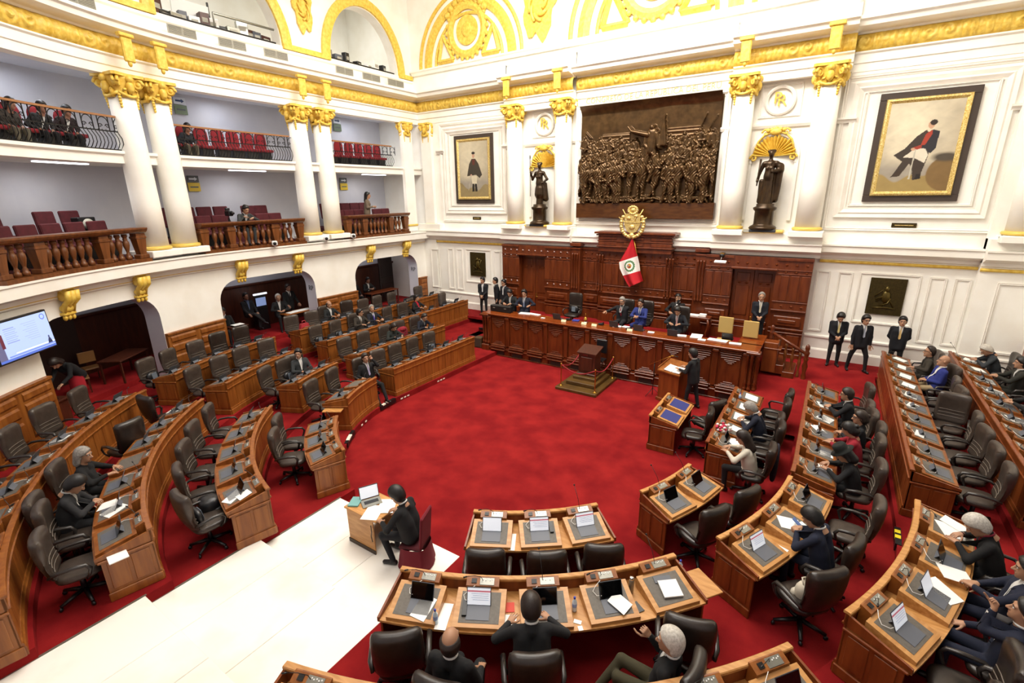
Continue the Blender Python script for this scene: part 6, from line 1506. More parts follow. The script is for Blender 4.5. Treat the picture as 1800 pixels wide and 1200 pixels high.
q, n, t, z, th = seat_pt('LD1', 1, .75); tag(MB().ell((0, 0, 0), (.25, .16, .14), 12, 7).ell((.2, .05, -.02), (.16, .13, .1), 10, 6).build('dark_bundle', cloth('1C1E22'), None, (q.x, q.y, z + .88), (0, 0, th)), 'dark crumpled coat heaped on the outermost straight left desk', 'coat')
# ---- bottom centre and right
for i, (r_, dd) in enumerate(((.05, 1.0), (-.02, 1.05), (-.25, 1.05))): ch('RA0', i, dd, r_, kind='B', adj='dark brown')
for i in range(3): tb('RA0', i, 'red' if i else 'white', .0)
ch('RB0', 0, .98, .35, kind='B', casters=True, adj='dark brown'); ch('RB0', 1, 1.0, 0, kind='B', adj='dark brown'); ch('RB0', 2, 1.12, 0, kind='B', adj='dark brown'); ch('RB0', 3, 1.05, .75, kind='B', adj='dark brown', dx=.1, casters=True); ch('RB0', 4, 1.0, -.6, kind='B', adj='dark brown', casters=True, dx=-.1)
tb('RB0', 0, 'off', -.06); tb('RB0', 1, 'red', .02); tb('RB0', 2, 'off'); tb('RB0', 3, 'off', -.04)
who('RB0', 1, 'balding man in a black suit seen from above, at the bottom edge', d=1.42, dx=-.18, jacket='17181A', hair='ring', hairc='dark', lean=.0, rot=-.25, lh=(-.2, .25, .68), rh=(.2, .3, .66), head_yaw=-.1)
who('RB0', 2, 'young dark haired man in charcoal seen from behind at the bottom centre desk', d=1.08, dx=-.23, jacket='2A2B2E', hair='full', hairc='dark', lean=.22, lh=(-.24, .36, .85), rh=(.22, .36, .88), head_pitch=.1, hands=('flat', 'relaxed'))
who('RB0', 3, 'white haired man in a dark jacket and olive trousers, legs crossed, seen from above', d=1.5, dx=.22, rot=.75, jacket='1C1D20', trousers='5E5636', hair='full', hairc='white', lean=-.15, lh=(-.34, .1, .72), rh=(.15, .22, 1.02), cross=True, hands=('relaxed', 'fist'), head_yaw=-.2, head_pitch=.2)
pp('RB0', 0, .12, .5, .22, .32, -.25, 'white sheet right of the dark tablet, leftmost place of the five place bottom desk'); pp('RB0', 3, .12, .5, .2, .26, .6, 'tilted white sheet propped on the keyboard, fourth place of the five place bottom desk', lift=.03)
def on_desk(k, i, x, y, zz): 
    b = BLK[k]; s, p, n, rz = b['seats'][i]; t = Vector((math.cos(rz), math.sin(rz), 0)); q = p + n * y - t * x; return q.x, q.y, b['z'] + zz, rz
def loose(k, i, x, y, w, h, yaw, label, zz=.747, m=None, cat='paper', name='paper_sheet', th=.006):
    X, Y, Z, rz = on_desk(k, i, x, y, zz); tag(MB().box((0, 0, th / 2), (w, h, th)).build(name, m or PAPER, None, (X, Y, Z), (0, 0, rz + yaw)), label, cat)
loose('RB0', 0, .40, .5, .15, .42, .05, 'long white envelope lying between the first two writing boxes, five place bottom desk')
loose('RB0', 1, .40, .58, .17, .32, .02, 'white paper pad between the second and third writing boxes, five place bottom desk'); loose('RB0', 1, .38, .3, .13, .16, .1, 'small red and white booklet above the white paper pad, bottom centre', m=mat('red_booklet', 'C8402E', .6), name='booklet', cat='booklet')
loose('RB0', 3, .38, .5, .085, .17, .25, 'dark grey phone lying between two writing boxes of the bottom desk', m=mat('phone_grey', '3E4146', .3), name='mobile_phone', cat='phone', th=.012)
loose('RB0', 2, .4, .58, .1, .06, -.4, 'crumpled white note near the bottle, third gap of the bottom desk'); loose('RB0', 2, .42, .68, .06, .07, .1, 'small square white note at the front edge of the bottom desk')
# closed white tablet case at the last place
b = BLK['RB0']; s, p_, n_, rz_ = b['seats'][4]; sheet(p_, n_, rz_, b['z'], .02, .46, .27, .24, -.15, 'closed white tablet case with two dark spots, last place of the bottom desk', 'tablet case', 'tablet_case', WHITEPL, .02, .02); sheet(p_, n_, rz_, b['z'], .0, .3, .25, .1, -.15, 'grey folded cover behind the white tablet case', 'tablet cover', 'tablet_cover', SLATE, .012, .006)
def bottle(X, Y, Z, label):
    e = empty('water_bottle', (X, Y, Z), 0, label, 'bottle', 'water bottles'); MB().lathe([(.03, 0), (.033, .02), (.031, .06), (.033, .1), (.033, .15), (.014, .19), (.013, .2)], 12).build('bottle_body', GLASSW, e); MB().lathe([(.034, .075), (.0345, .08), (.0345, .125), (.034, .13)], 12).build('label_band', mat('pale_blue_label', '8FA8D8', .5), e); MB().lathe([(.015, .2), (.016, .205), (.016, .225), (.012, .23)], 10).build('cap', BLUECAP, e)
bottle(*on_desk('RB0', 0, .33, .62, .747)[:3], 'blue capped water bottle right of the first writing box, five place bottom desk'); bottle(*on_desk('RB0', 2, .39, .4, .747)[:3], 'blue capped water bottle before the young man in charcoal'); bottle(*on_desk('RB0', 4, .42, .12, .73)[:3], 'blue capped water bottle at the right end of the five place bottom desk'); bottle(*on_desk('RA2', 4, -.3, .2, .83)[:3], 'water bottle at the far place of the row with the woman in white')
X, Y, Z, rz = on_desk('RB0', 3, .39, .24, .747); e = empty('steel_flask', (X, Y, Z), 0, 'slim steel flask standing between the last two writing boxes of the bottom desk', 'flask'); MB().lathe([(.034, 0), (.036, .01), (.036, .19), (.03, .21), (.028, .215)], 14).build('flask_body', STEEL, e); MB().lathe([(.029, .215), (.03, .22), (.03, .255), (.024, .26)], 14).build('flask_cap', CHROME, e)
for (k, i, x, y, lb) in (('RB0', 1, -.2, .46, 'dark spectacle case left of the lit tablet, five place bottom desk'), ('RA0', 1, .2, .36, 'black remote control right of the middle lit tablet')):
    b = BLK[k]; s, p_, n_, rz_ = b['seats'][i]; sheet(p_, n_, rz_, b['z'], x, y, .06, .2, .05, lb, 'case', 'spectacle_case', BLACK, .03, .004)
loose('RA0', 0, .35, .5, .1, .4, .0, 'white cloth strip hanging between the first two boxes of the three place bottom desk'); loose('RA1', 0, .36, .3, .09, .22, .4, 'blue and white brochure between the two writing boxes right of centre', m=mat('blue_brochure', '3A5A9A', .6), name='booklet', cat='booklet')
tb('RC0', 0, 'red'); tb('RC0', 1, 'white'); tb('RC0', 5, 'off'); tb('RC0', 6, 'off')
ch('RA1', 0, 1.0, -.15, kind='B', casters=True, adj='dark brown'); ch('RA1', 1, 1.05, -.25, kind='B', casters=True, adj='dark brown'); tb('RA1', 0, 'off'); tb('RA1', 1, 'off')
ch('RB1', 0, 1.12, -.35, kind='B', casters=True, adj='dark brown'); ch('RB1', 1, 1.0, -.1, kind='B', adj='dark brown'); ch('RB1', 2, 1.05, .1, casters=True)
tb('RB1', 0, 'red'); tb('RB1', 2, 'off'); pp('RB1', 1, .0, .4, .26, .34, .7); pp('RB1', 1, .1, .6, .2, .28, -.3, 'second white sheet under the arm of the man in navy'); loose('RB1', 0, .36, .42, .16, .4, .1, 'white papers and a striped card between two boxes of the three place right desk')
who('RB1', 1, 'man in a navy suit reading his phone at the three place right desk', d=1.0, dx=-.24, jacket='222C4C', hair='full', hairc='black', head_pitch=.45, lean=.22, lh=(-.06, .36, .92), rh=(.08, .36, .92), hands=('hold', 'hold'), head_yaw=-.1)
q, n, t, z, th = seat_pt('RB1', 1, .5); tag(MB().box((0, 0, 0), (.08, .16, .01), ch=.003).build('mobile_phone', mat('blue_phone', '4A6AA8', .3), None, (q.x, q.y, z + .95), (.6, 0, th)), 'bluish phone held up by the man in navy', 'phone')
q, n, t, z, th = seat_pt('RB1', 0, 1.1); e = empty('canvas_bag', (q.x, q.y, z + .5), th - .35, 'cream canvas bag with small red letters on the chair beside the man in navy', 'bag'); mb = MB(); mb.ell((0, -.02, .12), (.13, .1, .17), 14, 9, 0, 2.6); mb.ell((.05, -.03, .2), (.09, .08, .1), 9, 6); mb.ell((-.06, .05, .06), (.09, .07, .08), 9, 6); mb.build('bag_body', cloth('D8CFBC'), e); MB().tube([(-.06, -.05, .26), (-.04, .02, .34), (.05, .05, .3), (.1, .08, .1)], .012, 6).build('strap', cloth('D8CFBC'), e)
for q in range(3): MB().ell((-.04 + .04 * q, .085, .12), (.012, .01, .025), 6, 4).build('red_letter', mat('red_print', 'B83040', .6), e)
for i, (r_, k_) in enumerate(((.4, 'B'), (.1, 'B'), (-.1, 'B'), (.1, 'B'))): ch('RC1', i, 1.05, r_, kind=k_, adj='dark brown', dx=.0, casters=False)
q, n, t, z, th = seat_pt('RC1', 0, 1.1, -.75); chair(q.x, q.y, z, th + .3, 'dark brown leather swivel chair at the bottom edge, lower right corner', kind='B')
tb('RC1', 0, 'red'); tb('RC1', 1, 'white'); tb('RC1', 2, 'off', .0)
pp('RC1', 1, .2, .5, .26, .36, -.35); pp('RC1', 2, -.22, .55, .26, .36, .5); pp('RC1', 3, -.02, .48, .34, .42, .4, 'large white papers before the white haired man with the red scarf'); pp('RC1', 3, .18, .46, .24, .3, -.3, 'white paper overlapping the large papers of the white haired man', lift=.014)
who('RC1', 3, 'white haired man in a black suit and dark red scarf writing, right side', d=.93, dx=-.4, jacket='141416', hair='full', hairc='white', shirt='8A1E34', tie='8A1E34', head_pitch=.5, lean=.3, lh=(-.12, .42, .9), rh=(.14, .38, .9), hands=('flat', 'hold'), head_yaw=-.15)
who('RC1', 2, 'man in a navy suit and white shirt with a phone, by the right edge', d=1.1, dx=-.32, jacket='1E2848', hair='full', hairc='black', lean=-.15, head_pitch=.25, lh=(-.04, .34, .82), rh=(.06, .3, .82), hands=('hold', 'hold'), rot=.1)
who('RC1', 1, 'man in a navy suit with a hand at his mouth, lower right corner', d=1.16, dx=-.27, jacket='1E2848', hair='full', hairc='black', lean=-.12, lh=(-.02, .16, 1.16), rh=(.15, .32, .72), hands=('fist', 'relaxed'), cross=True, rot=.1)
for i in range(5): ch('RA2', i, 1.02, .1 * (i % 2) - .1, kind='B', adj='dark', casters=i == 0)
pp('RA2', 4, .02, .45, .36, .3, .05); pp('RA2', 3, -.02, .36, .34, .16, .0); pp('RA2', 2, .02, .44, .4, .36, .05); pp('RA2', 1, .06, .42, .26, .22, -.1); tb('RA2', 0, 'off', -.05)
who('RA2', 2, 'man in a navy suit bent over white papers, straight right row', d=.92, dx=-.24, jacket='1A2240', hair='short', hairc='grey', head_pitch=.5, lean=.3, lh=(-.14, .4, .88), rh=(.12, .4, .88))
who('RA2', 0, 'long haired woman in a white blouse working with papers, straight right row', d=.92, dx=-.45, female=True, hair='long', hairc='dark', jacket='DAD2C2', trousers='1A1A1E', open_jacket=False, head_pitch=.2, lean=.22, lh=(-.16, .42, .9), rh=(.1, .42, .9))
q, n, t, z, th = seat_pt('RA2', 0, 1.34); tag(MB().ell((0, 0, .62), (.26, .07, .42), 14, 9, 0, 3).build('draped_coat', cloth('1C2444'), None, (q.x, q.y, z + .05), (0, 0, th)), 'dark navy coat hanging over the chair back of the woman in white', 'coat')
pp('RA2', 0, .1, .5, .3, .24, .8, 'crumpled white sheet under the hands of the woman in white', lift=.02)
# flowers at the row of the woman in white
X, Y, Z, rz = on_desk('RA2', 1, -.32, .2, .8); e = empty('flower_bouquet', (X, Y, Z), 0, 'bunch of pink and white flowers on the desk before the woman in white', 'flowers'); r = random.Random(3)
for i in range(26): mb = MB(); a, d_ = r.uniform(0, 6.28), .17 * math.sqrt(r.random()); mb.ell((d_ * math.cos(a), d_ * math.sin(a), .2 + r.uniform(-.05, .06)), (.035, .035, .028), 7, 5); mb.build('blossom', mat(*((('white_petal', 'EDE4E0', .7)) if i % 2 else (('pink_petal', 'C22A4E', .7)))), e)
MB().lathe([(.05, 0), (.07, .06), (.09, .16)], 10).build('wrapping', cloth('D8C8A8'), e)
for i in range(6): ch('RB2', i, 1.04, -.12 + .05 * i, casters=i < 2)
for i in range(5): tb('RB2', i, 'off')
tb('RB2', 5, 'off')
pp('RB2', 0, .2, .5, .2, .28, .1); pp('RB2', 1, -.05, .5, .2, .26, .2); pp('RB2', 2, .15, .34, .32, .2, .7); pp('RB2', 3, .0, .45, .34, .3, -.3); pp('RB2', 4, -.08, .4, .3, .26, .3)
who('RB2', 4, 'man in a dark suit with glasses and purple tie, hands on papers', d=.95, dx=-.35, jacket='1E1E24', tie='5A2A44', glasses=True, hair='short', hairc='dark', lean=.15, lh=(-.06, .4, .9), rh=(.08, .4, .9), hands=('hold', 'hold'))
who('RB2', 2, 'woman with glasses and dark bun in a dark cape, straight right row', d=1.1, dx=.2, female=True, hair='bun', hairc='dark', jacket='22242A', glasses=True, open_jacket=False, lean=.05, head_yaw=-.3, lh=(-.1, .3, .85), rh=(.12, .3, .8))
who('RB2', 1, 'woman in a crimson jacket reaching to the desk, straight right row', d=1.05, dx=.42, female=True, hair='bun', hairc='black', jacket='9A1428', trousers='1A1A1E', open_jacket=False, lean=.2, lh=(-.14, .44, .9), rh=(.12, .4, .86), head_yaw=.2, head_pitch=.3)
who('RB2', 0, 'person in a dark felt hat and dark coat writing, straight right row', d=1.0, dx=.16, female=True, hair='bob', hairc='black', jacket='16181C', hat='felt', open_jacket=False, lean=.25, head_pitch=.4, lh=(-.16, .42, .88), rh=(.12, .42, .88))
for i in range(10):
    if i in (8, 9): ch('RC2', i, 1.0, .1, kind='A')
    elif i == 4: ch('RC2', i, 1.05, 1.35, kind='A', adj='large brown turned')
    elif i == 7: ch('RC2', i, 1.1, .5, kind='A')
    else: ch('RC2', i, 1.02, .12 * ((i * 7) % 3 - 1), kind='A', casters=i < 3)
for i in range(10): tb('RC2', i, 'off') if i < 6 else None
for i, (x, y, w, h, a) in enumerate(((0, 0, 0, 0, 0), (0, 0, 0, 0, 0), (-.05, .32, .34, .16, -.2), (.0, 0, 0, 0, 0), (.05, .36, .34, .2, -.3), (0, .4, .36, .26, -.2), (.0, .42, .34, .28, -.2), (-.02, .42, .36, .26, -.15), (0, .4, .36, .2, -.1), (0, .42, .3, .3, -.4))):
    if w: pp('RC2', i, x, y, w, h, a)
who('RC2', 8, 'man in a brown jacket with glasses, far end of a straight right row', d=1.0, dx=.24, jacket='4E4436', shirt='2A2A2A', glasses=True, hair='receding', hairc='dark', heavy=1.12, lean=.0, head_yaw=-.2, lh=(-.3, .3, .86), rh=(.12, .24, .74), open_jacket=True)
who('RC2', 7, 'bald man in a bright blue blazer and tan trousers, straight right row', d=1.12, dx=.21, rot=.25, jacket='24307E', shirt='EDEBE6', trousers='B09A74', hair=None, hairc='dark', heavy=1.14, lean=-.12, head_yaw=.15, lh=(-.06, .22, .74), rh=(.08, .22, .74), skin=0)
q, n, t, z, th = seat_pt('RC2', 6, 1.45); tag(MB().ell((0, 0, .5), (.3, .12, .36), 14, 8, 0, 2.6).build('draped_coat', cloth('1E2A56'), None, (q.x, q.y, z), (0, 0, th + .5)), 'blue coat hanging on the chair next to the bald man', 'coat')
for i in range(9): ch('RD2', i, 1.0, .1 * ((i * 5) % 3 - 1), kind='B', adj='dark brown')
for i in (0, 1, 2, 3, 4, 5, 6): tb('RD2', i, 'off') if i != 7 else None
for i, (x, y, w, h, a) in {8: (0, .42, .36, .3, -.3), 7: (.05, .45, .3, .26, .2), 6: (.0, .5, .36, .2, 0), 5: (.05, .45, .36, .3, -.3), 3: (0, .45, .3, .3, .3)}.items(): pp('RD2', i, x, y, w, h, a)
who('RD2', 8, 'white haired man in a grey suit bent over papers by the right edge', d=.95, dx=-.19, jacket='4A5056', shirt='1E2848', hair='receding', hairc='white', head_pitch=.5, lean=.3, lh=(-.1, .42, .9), rh=(.1, .42, .9))
who('RD2', 6, 'man in a dark green suit cut by the right edge, hands on the desk', d=1.12, dx=.27, jacket='3A3A30', hair='short', hairc='black', lean=.05, lh=(-.08, .4, .88), rh=(.08, .4, .88))
who('RD2', 4, 'man in a dark suit at the right edge, only his hands in view', d=1.0, jacket='222226', hair='short', lean=.1, lh=(-.1, .42, .9), rh=(.1, .42, .9))
# two place desk in the well
ch('RI', 0, 1.05, .1, kind='B', casters=True, adj='dark'); ch('RI', 1, 1.15, -.5, kind='B', casters=True, adj='dark')
q, n, t, z, th = seat_pt('RI', 0, 1.05); tag(MB().box((0, 0, .006), (.3, .22, .012)).box((.04, .16, .01), (.26, .18, .012), rz=.2).build('paper_sheet', PAPER, None, (q.x, q.y, z + .53), (0, 0, th)), 'white papers lying on the seat of the chair behind the blue pad desk', 'paper')
person('standing speaker in a dark suit at the lectern, seen from the side', (3.62, -5.0, ZW), 1.25, 'stand', lean=.06, jacket='23242A', hair='full', hairc='black', lh=(-.2, .34, 1.12), rh=(.14, .36, 1.12), hands=('flat', 'relaxed'), head_pitch=.2, foot=(.12, -.14), tie='2A2A40')
# ---- rostrum
def rc(x, y, rz, label, tall=1.2): chair(x, y, ZP, rz, label, 'chairs behind the rostrum', 'B', False, 'executive_chair', tall)
rc(-1.98, -2.0, PI, 'empty black high-backed chair left of centre behind the rostrum', 1.3); cushion(-1.98, -2.0, ZP, PI, 'black cushion on the empty chair behind the rostrum')
rc(.2, -1.95, PI, 'black high-backed chair behind the grey haired man on the rostrum'); rc(.95, -1.9, PI, 'black high-backed chair behind the man in the blue suit'); rc(2.35, -2.2, PI, 'black high-backed chair behind the man with the pink tie')
P_ = dict(lh=(-.16, .36, .86), rh=(.16, .36, .86))
person('grey haired man with glasses and a red tie resting his chin on his hand, rostrum', (.22, -2.2, ZP), PI, jacket='24242A', tie='8A1426', glasses=True, hair='short', hairc='grey', lh=(-.02, .14, 1.14), rh=(.5, .3, .88), hands=('fist', 'relaxed'))
person('man in a bright blue suit and striped tie sitting at the rostrum', (.95, -2.2, ZP), PI - .1, jacket='26347A', tie='4A5A8A', hair='short', hairc='dark', lh=(-.06, .36, .86), rh=(.06, .36, .86))
person('man in a dark suit with a pale pink tie reading at the rostrum', (2.4, -2.55, ZP), PI, jacket='1E2230', tie='C89A9A', hair='full', hairc='black', head_pitch=.4, lean=.12, **P_)
person('man in black holding a hand to his face behind the rostrum, by the small table', (2.0, -1.1, ZP + .1), PI, jacket='1A1A1E', shirt='E8E8E8', hair='short', hairc='black', lh=(-.05, .16, 1.22), rh=(.2, .3, .8), hands=('fist', 'relaxed'))
person('man in a navy suit with a patterned tie, left end of the rostrum', (-3.85, -2.7, ZP), PI + .25, jacket='1C2440', tie='7A86A0', hair='full', hairc='black', lean=.12, lh=(-.3, .34, .86), rh=(.14, .34, .86))
person('man in a dark suit behind the black case at the left end of the rostrum', (-4.5, -2.72, ZP), PI + .1, jacket='202228', hair='short', hairc='black', head_pitch=.3, lean=.15, **P_)
person('standing usher with grey hair in a navy blazer before the right wooden door', (4.78, -1.0, ZP + .08), PI + .15, 'stand', jacket='1A1F30', trousers='14161C', hair='receding', hairc='grey', tie='D8D0B8', lh=(-.06, .26, .98), rh=(.06, .26, .98), scale=1.05)
def usher(x, y, z, f, label, **kw): person(label, (x, y, z), f, 'stand', jacket='171A26', trousers='121318', **kw)
usher(7.15, -.7, 0, PI + .1, 'usher looking down at his phone, left one of the three by the right wall', tie='D8C88A', head_pitch=.45, hair='full', lh=(-.05, .26, 1.0), rh=(.05, .26, 1.0), hands=('hold', 'hold'))
usher(7.8, -.95, 0, PI + .35, 'usher with glasses and legs apart, middle one of the three by the right wall', tie='A8B0C0', glasses=True, hair='full', hands=('relaxed', 'relaxed'), knees=.22, foot=(.12, -.1))
usher(8.78, -.6, 0, PI - .05, 'usher with hands behind his back, right one of the three by the right wall', tie='D8B878', hair='short', lh=(-.1, -.16, .92), rh=(.1, -.16, .92))
usher(-7.45, -.75, 0, PI + .3, 'usher standing with clasped hands under the left bronze plaque', hair='short', tie='E0E0E0', lh=(-.05, .24, .95), rh=(.05, .24, .95), head_yaw=.3)
usher(-6.72, -.62, 0, PI - .8, 'usher standing sideways by the left end of the panelling', hair='short', head_yaw=-.2)
usher(-6.1, -.85, 0, PI - .2, 'usher with glasses nearest the left end of the panelling', hair='short', glasses=True, tie='E8E8E8')
# things on the rostrum
zt = RTOP + .005
e = empty('black_case', (-4.55, -3.42, zt), .0, 'long black equipment case at the left end of the rostrum', 'case'); MB().box((0, 0, .13), (1.0, .25, .26), ch=.02).build('case_body', BLACK, e)
for x in (-.3, .25): MB().box((x, -.13, .16), (.1, .02, .04), ch=.005).build('latch', STEEL, e)
for i, (x, y, w, h, a) in enumerate(((-3.5, -3.25, .5, .28, .2), (-3.05, -3.2, .42, .2, -.1), (-2.5, -3.55, .16, .1, 0), (.45, -3.3, .3, .2, .3), (.75, -3.2, .24, .2, -.2), (1.75, -3.45, .22, .16, .1), (2.75, -3.35, .34, .22, .2), (3.2, -3.15, .36, .5, .1), (3.45, -3.5, .24, .18, 0), (3.9, -3.3, .6, .26, -.1), (4.45, -3.4, .36, .2, .1))):
    tag(MB().box((0, 0, .01), (w, h, .02), ch=.004).build('paper_stack', PAPER, None, (x, y, zt), (0, 0, a)), 'white papers on the rostrum, %s stack counted from the left end' % (ORD + ['eleventh'])[i], 'paper')
LAPC = mat('grey_laptop_lid', '4A4C50', .35, .4)
for i, (x, y, lb) in enumerate(((-1.95, -3.3, 'before the empty black chair'), (.38, -3.3, 'before the grey haired man with the red tie'), (1.3, -3.35, 'before the man in the blue suit'), (2.5, -3.4, 'before the man with the pink tie'), (4.15, -2.95, 'dark folder near the tan chairs'))):
    e = empty('laptop', (x, y, zt), PI, 'open grey laptop on the rostrum, %s' % lb if i < 4 else 'black laptop lid standing between the two tan chairs on the rostrum', 'laptop')
    MB().box((0, .0, .008), (.34, .24, .016), ch=.004).build('keyboard_base', LAPC if i < 4 else BLACK, e); MB().box((0, .16, .125), (.34, .012, .24), rx=-.3, ch=.004).build('lid', LAPC if i < 4 else BLACK, e)
for i, (x, y) in enumerate(((-1.5, -3.3), (-.15, -3.35), (.95, -3.45))):
    e = empty('desk_telephone', (x, y, zt), PI, 'black desk telephone on the rostrum, %s' % ('right of the empty chair', 'before the grey haired man', 'before the man in the blue suit')[i], 'telephone'); mb = MB(); mb.box((0, 0, .03), (.18, .18, .06), rx=.15, ch=.01); mb.build('phone_base', BLACK, e); MB().tube([(-.06, -.07, .07), (-.06, 0, .085), (-.06, .07, .075)], [.022, .014, .022], 7).build('handset', BLACK, e)
for i, (x, y) in enumerate(((-1.55, -3.62), (-.72, -3.6), (-.3, -3.62), (1.05, -3.62))):
    e = empty('name_card', (x, y, zt), 0, 'small folded yellowish name card on the rostrum edge, %s from the left' % ORD[i], 'card'); MB().raw([(-.1, -.04, 0), (.1, -.04, 0), (.1, 0, .08), (-.1, 0, .08), (-.1, .04, 0), (.1, .04, 0)], [[0, 1, 2, 3], [3, 2, 5, 4]]).build('card', mat('cream_card', 'E4D8B0', .7), e)
e = empty('ceremonial_bell', (-.78, -3.35, zt), 0, 'ornate brass hand bell on a stand in the middle of the rostrum', 'bell'); MB().lathe([(.09, 0), (.09, .02), (.05, .04), (.03, .08)], 16).build('stand', CHROME, e); MB().lathe([(.085, .1), (.075, .13), (.05, .19), (.03, .22)], 16).build('bell', BRASS, e); MB().lathe([(.012, .22), (.02, .26), (.012, .3), (.02, .34), (.0, .36)], 10).build('handle', BRASS, e)
tag(MB().box((0, 0, .02), (.26, .18, .04), ch=.005).build('blue_folder', mat('blue_folder', '2C3A9A', .6), None, (-1.2, -3.3, zt), (0, 0, .1)), 'blue folder lying left of the brass bell on the rostrum', 'folder')
for i, (x, y) in enumerate(((3.95, -2.55), (4.75, -2.75))):
    e = empty('tan_chair', (x, y, ZP), PI, 'tan fabric chair behind the right end of the rostrum, %s' % ('left one' if i == 0 else 'right one'), 'chair', 'tan chairs behind the rostrum'); MB().box((0, 0, .45), (.46, .46, .06), ch=.02).build('seat', TAN, e); MB().box((0, -.2, .95), (.46, .05, .56), ch=.02).build('backrest', TAN, e)
    for sx in (-1, 1):
        for sy in (-1, 1): MB().box((sx * .2, sy * .2, .21), (.035, .035, .43)).build('leg', MAHOG_D, e)
e = empty('side_table', (2.75, -1.0, ZP), 0, 'small carved wooden side table with papers behind the rostrum', 'table'); MB().box((0, 0, .8), (.9, .5, .05), ch=.01).build('table_top', MAHOG, e)
for sx in (-1, 1):
    for sy in (-1, 1): MB().tube([(sx * .38, sy * .2, .78), (sx * .42, sy * .22, .55), (sx * .34, sy * .18, .25), (sx * .38, sy * .2, 0)], [.05, .045, .03, .035], 7).build('leg', MAHOG, e)
tag(MB().box((0, 0, .02), (.34, .24, .04)).box((.3, .05, .04), (.24, .2, .08)).build('paper_stack', PAPER, None, (2.6, -1.0, ZP + .825)), 'white papers on the small side table behind the rostrum', 'paper')
e = empty('small_chair', (.22, -4.25, ZW + .34), PI, 'small dark chair standing behind the old roped off lectern', 'chair'); MB().box((0, -.0, .42), (.4, .36, .05), ch=.015).build('seat', BLACKL, e); MB().box((0, -.17, .86), (.4, .05, .5), ch=.02).build('backrest', BLACKL, e)
for sx in (-1, 1):
    for sy in (-1, 1): MB().box((sx * .17, sy * .15, .2), (.03, .03, .4)).build('leg', MAHOG_D, e)
e = empty('floor_speaker', (-5.5, -3.75, TZ[1]), .1, 'dark floor loudspeaker box beside the left end of the rostrum', 'loudspeaker'); MB().box((0, 0, .22), (.36, .34, .44), ch=.015).build('cabinet', mat('brown_speaker', '4A3418', .6), e); MB().box((.0, -.175, .22), (.28, .01, .34)).build('speaker_cloth', mat('speaker_cloth_brown', '3A2E24', .8), e)
# ---- clerk at the marble
e = empty('clerk_desk', (.12, -14.55, TZ[1]), 0, 'small light wood desk with a laptop standing on the white marble', 'desk'); MB().box((0, 0, .72), (.86, .66, .035), ch=.006).build('desk_top', WOOD_L, e); MB().box((-.02, -.31, .35), (.7, .025, .7), ch=.004).build('side_panel', WOOD_L, e); MB().box((-.02, .31, .35), (.7, .025, .7), ch=.004).build('side_panel', WOOD_L, e); MB().box((-.37, 0, .38), (.025, .6, .64)).build('front_panel', WOOD_L, e); MB().box((-.02, -.325, .04), (.72, .02, .08)).build('kick_plate', mat('dark_kick', '3A2A1C', .5), e)
MB().tube([(.3, -.34, .62), (.33, -.36, .5), (.29, -.35, .4), (.33, -.36, .3), (.3, -.34, .3)], .008, 5).build('cable', BLACK, e)
e = empty('silver_laptop', (.0, -14.5, TZ[1] + .74), -PI / 2 - .5, 'open silver laptop with a bright screen on the small marble side desk', 'laptop'); MB().box((0, .05, .009), (.36, .25, .018), ch=.004).build('keyboard_base', STEEL, e); MB().box((0, .04, .0195), (.26, .1, .003)).build('keys', BLACK, e); MB().box((0, -.13, .13), (.36, .012, .25), rx=.28, ch=.004).build('lid', BLACK, e); MB().box((0, -.1225, .1335), (.335, .002, .215), rx=.28).build('display', SCREEN_ON, e)
for i, (x, y, a, lb) in enumerate(((.3, -14.72, .45, 'big white sheet under the laptop on the small marble side desk'), (.38, -14.45, .6, 'second white sheet near the clerk on the small marble side desk'))): tag(MB().box((0, 0, .002 + .004 * i), (.3, .42, .004)).build('paper_sheet', PAPER, None, (x, y, TZ[1] + .742), (0, 0, a)), lb, 'paper')
tag(MB().box((0, 0, .015), (.2, .28, .03), ch=.004).build('green_book', mat('teal_cover', '6FA3A0', .6), None, (-.22, -14.68, TZ[1] + .738), (0, 0, .5)), 'teal covered book beside the silver laptop', 'book')
e = empty('covered_chair', (1.22, -14.62, TZ[1]), PI / 2 + .35, 'chair with a burgundy cloth cover under the clerk on the marble', 'chair'); MB().box((0, 0, .45), (.44, .42, .06), ch=.02).build('seat', PLUSH, e); MB().box((0, -.22, .78), (.44, .05, .62), rx=.1, ch=.02).build('backrest', cloth('7A1626'), e)
mb = MB(); n_ = 28; vs = []
for z_, k in ((.44, 1.0), (.2, 1.1), (.02, 1.22)):
    for i in range(n_): t_ = 2 * PI * i / n_; rr = k * (1 + .05 * math.sin(7 * t_) * (1 if z_ < .4 else 0)); vs.append((.24 * rr * math.copysign(abs(math.cos(t_)) ** .6, math.cos(t_)), -.02 + .24 * rr * math.copysign(abs(math.sin(t_)) ** .6, math.sin(t_)), z_))
mb.raw(vs, [[a * n_ + i, a * n_ + (i + 1) % n_, (a + 1) * n_ + (i + 1) % n_, (a + 1) * n_ + i] for a in range(2) for i in range(n_)], 0, True); mb.build('skirt_cover', cloth('7A1626'), e)
person('clerk in a black suit seen from behind, writing at the small desk on the marble', (1.16, -14.62, TZ[1]), PI / 2 + .25, jacket='1E2023', trousers='22242C', hair='full', hairc='black', lean=.22, head_pitch=.3, lh=(-.2, .4, .8), rh=(.2, .36, .8), heavy=1.08, foot=(-.12, .0), knees=.18, h=.014)
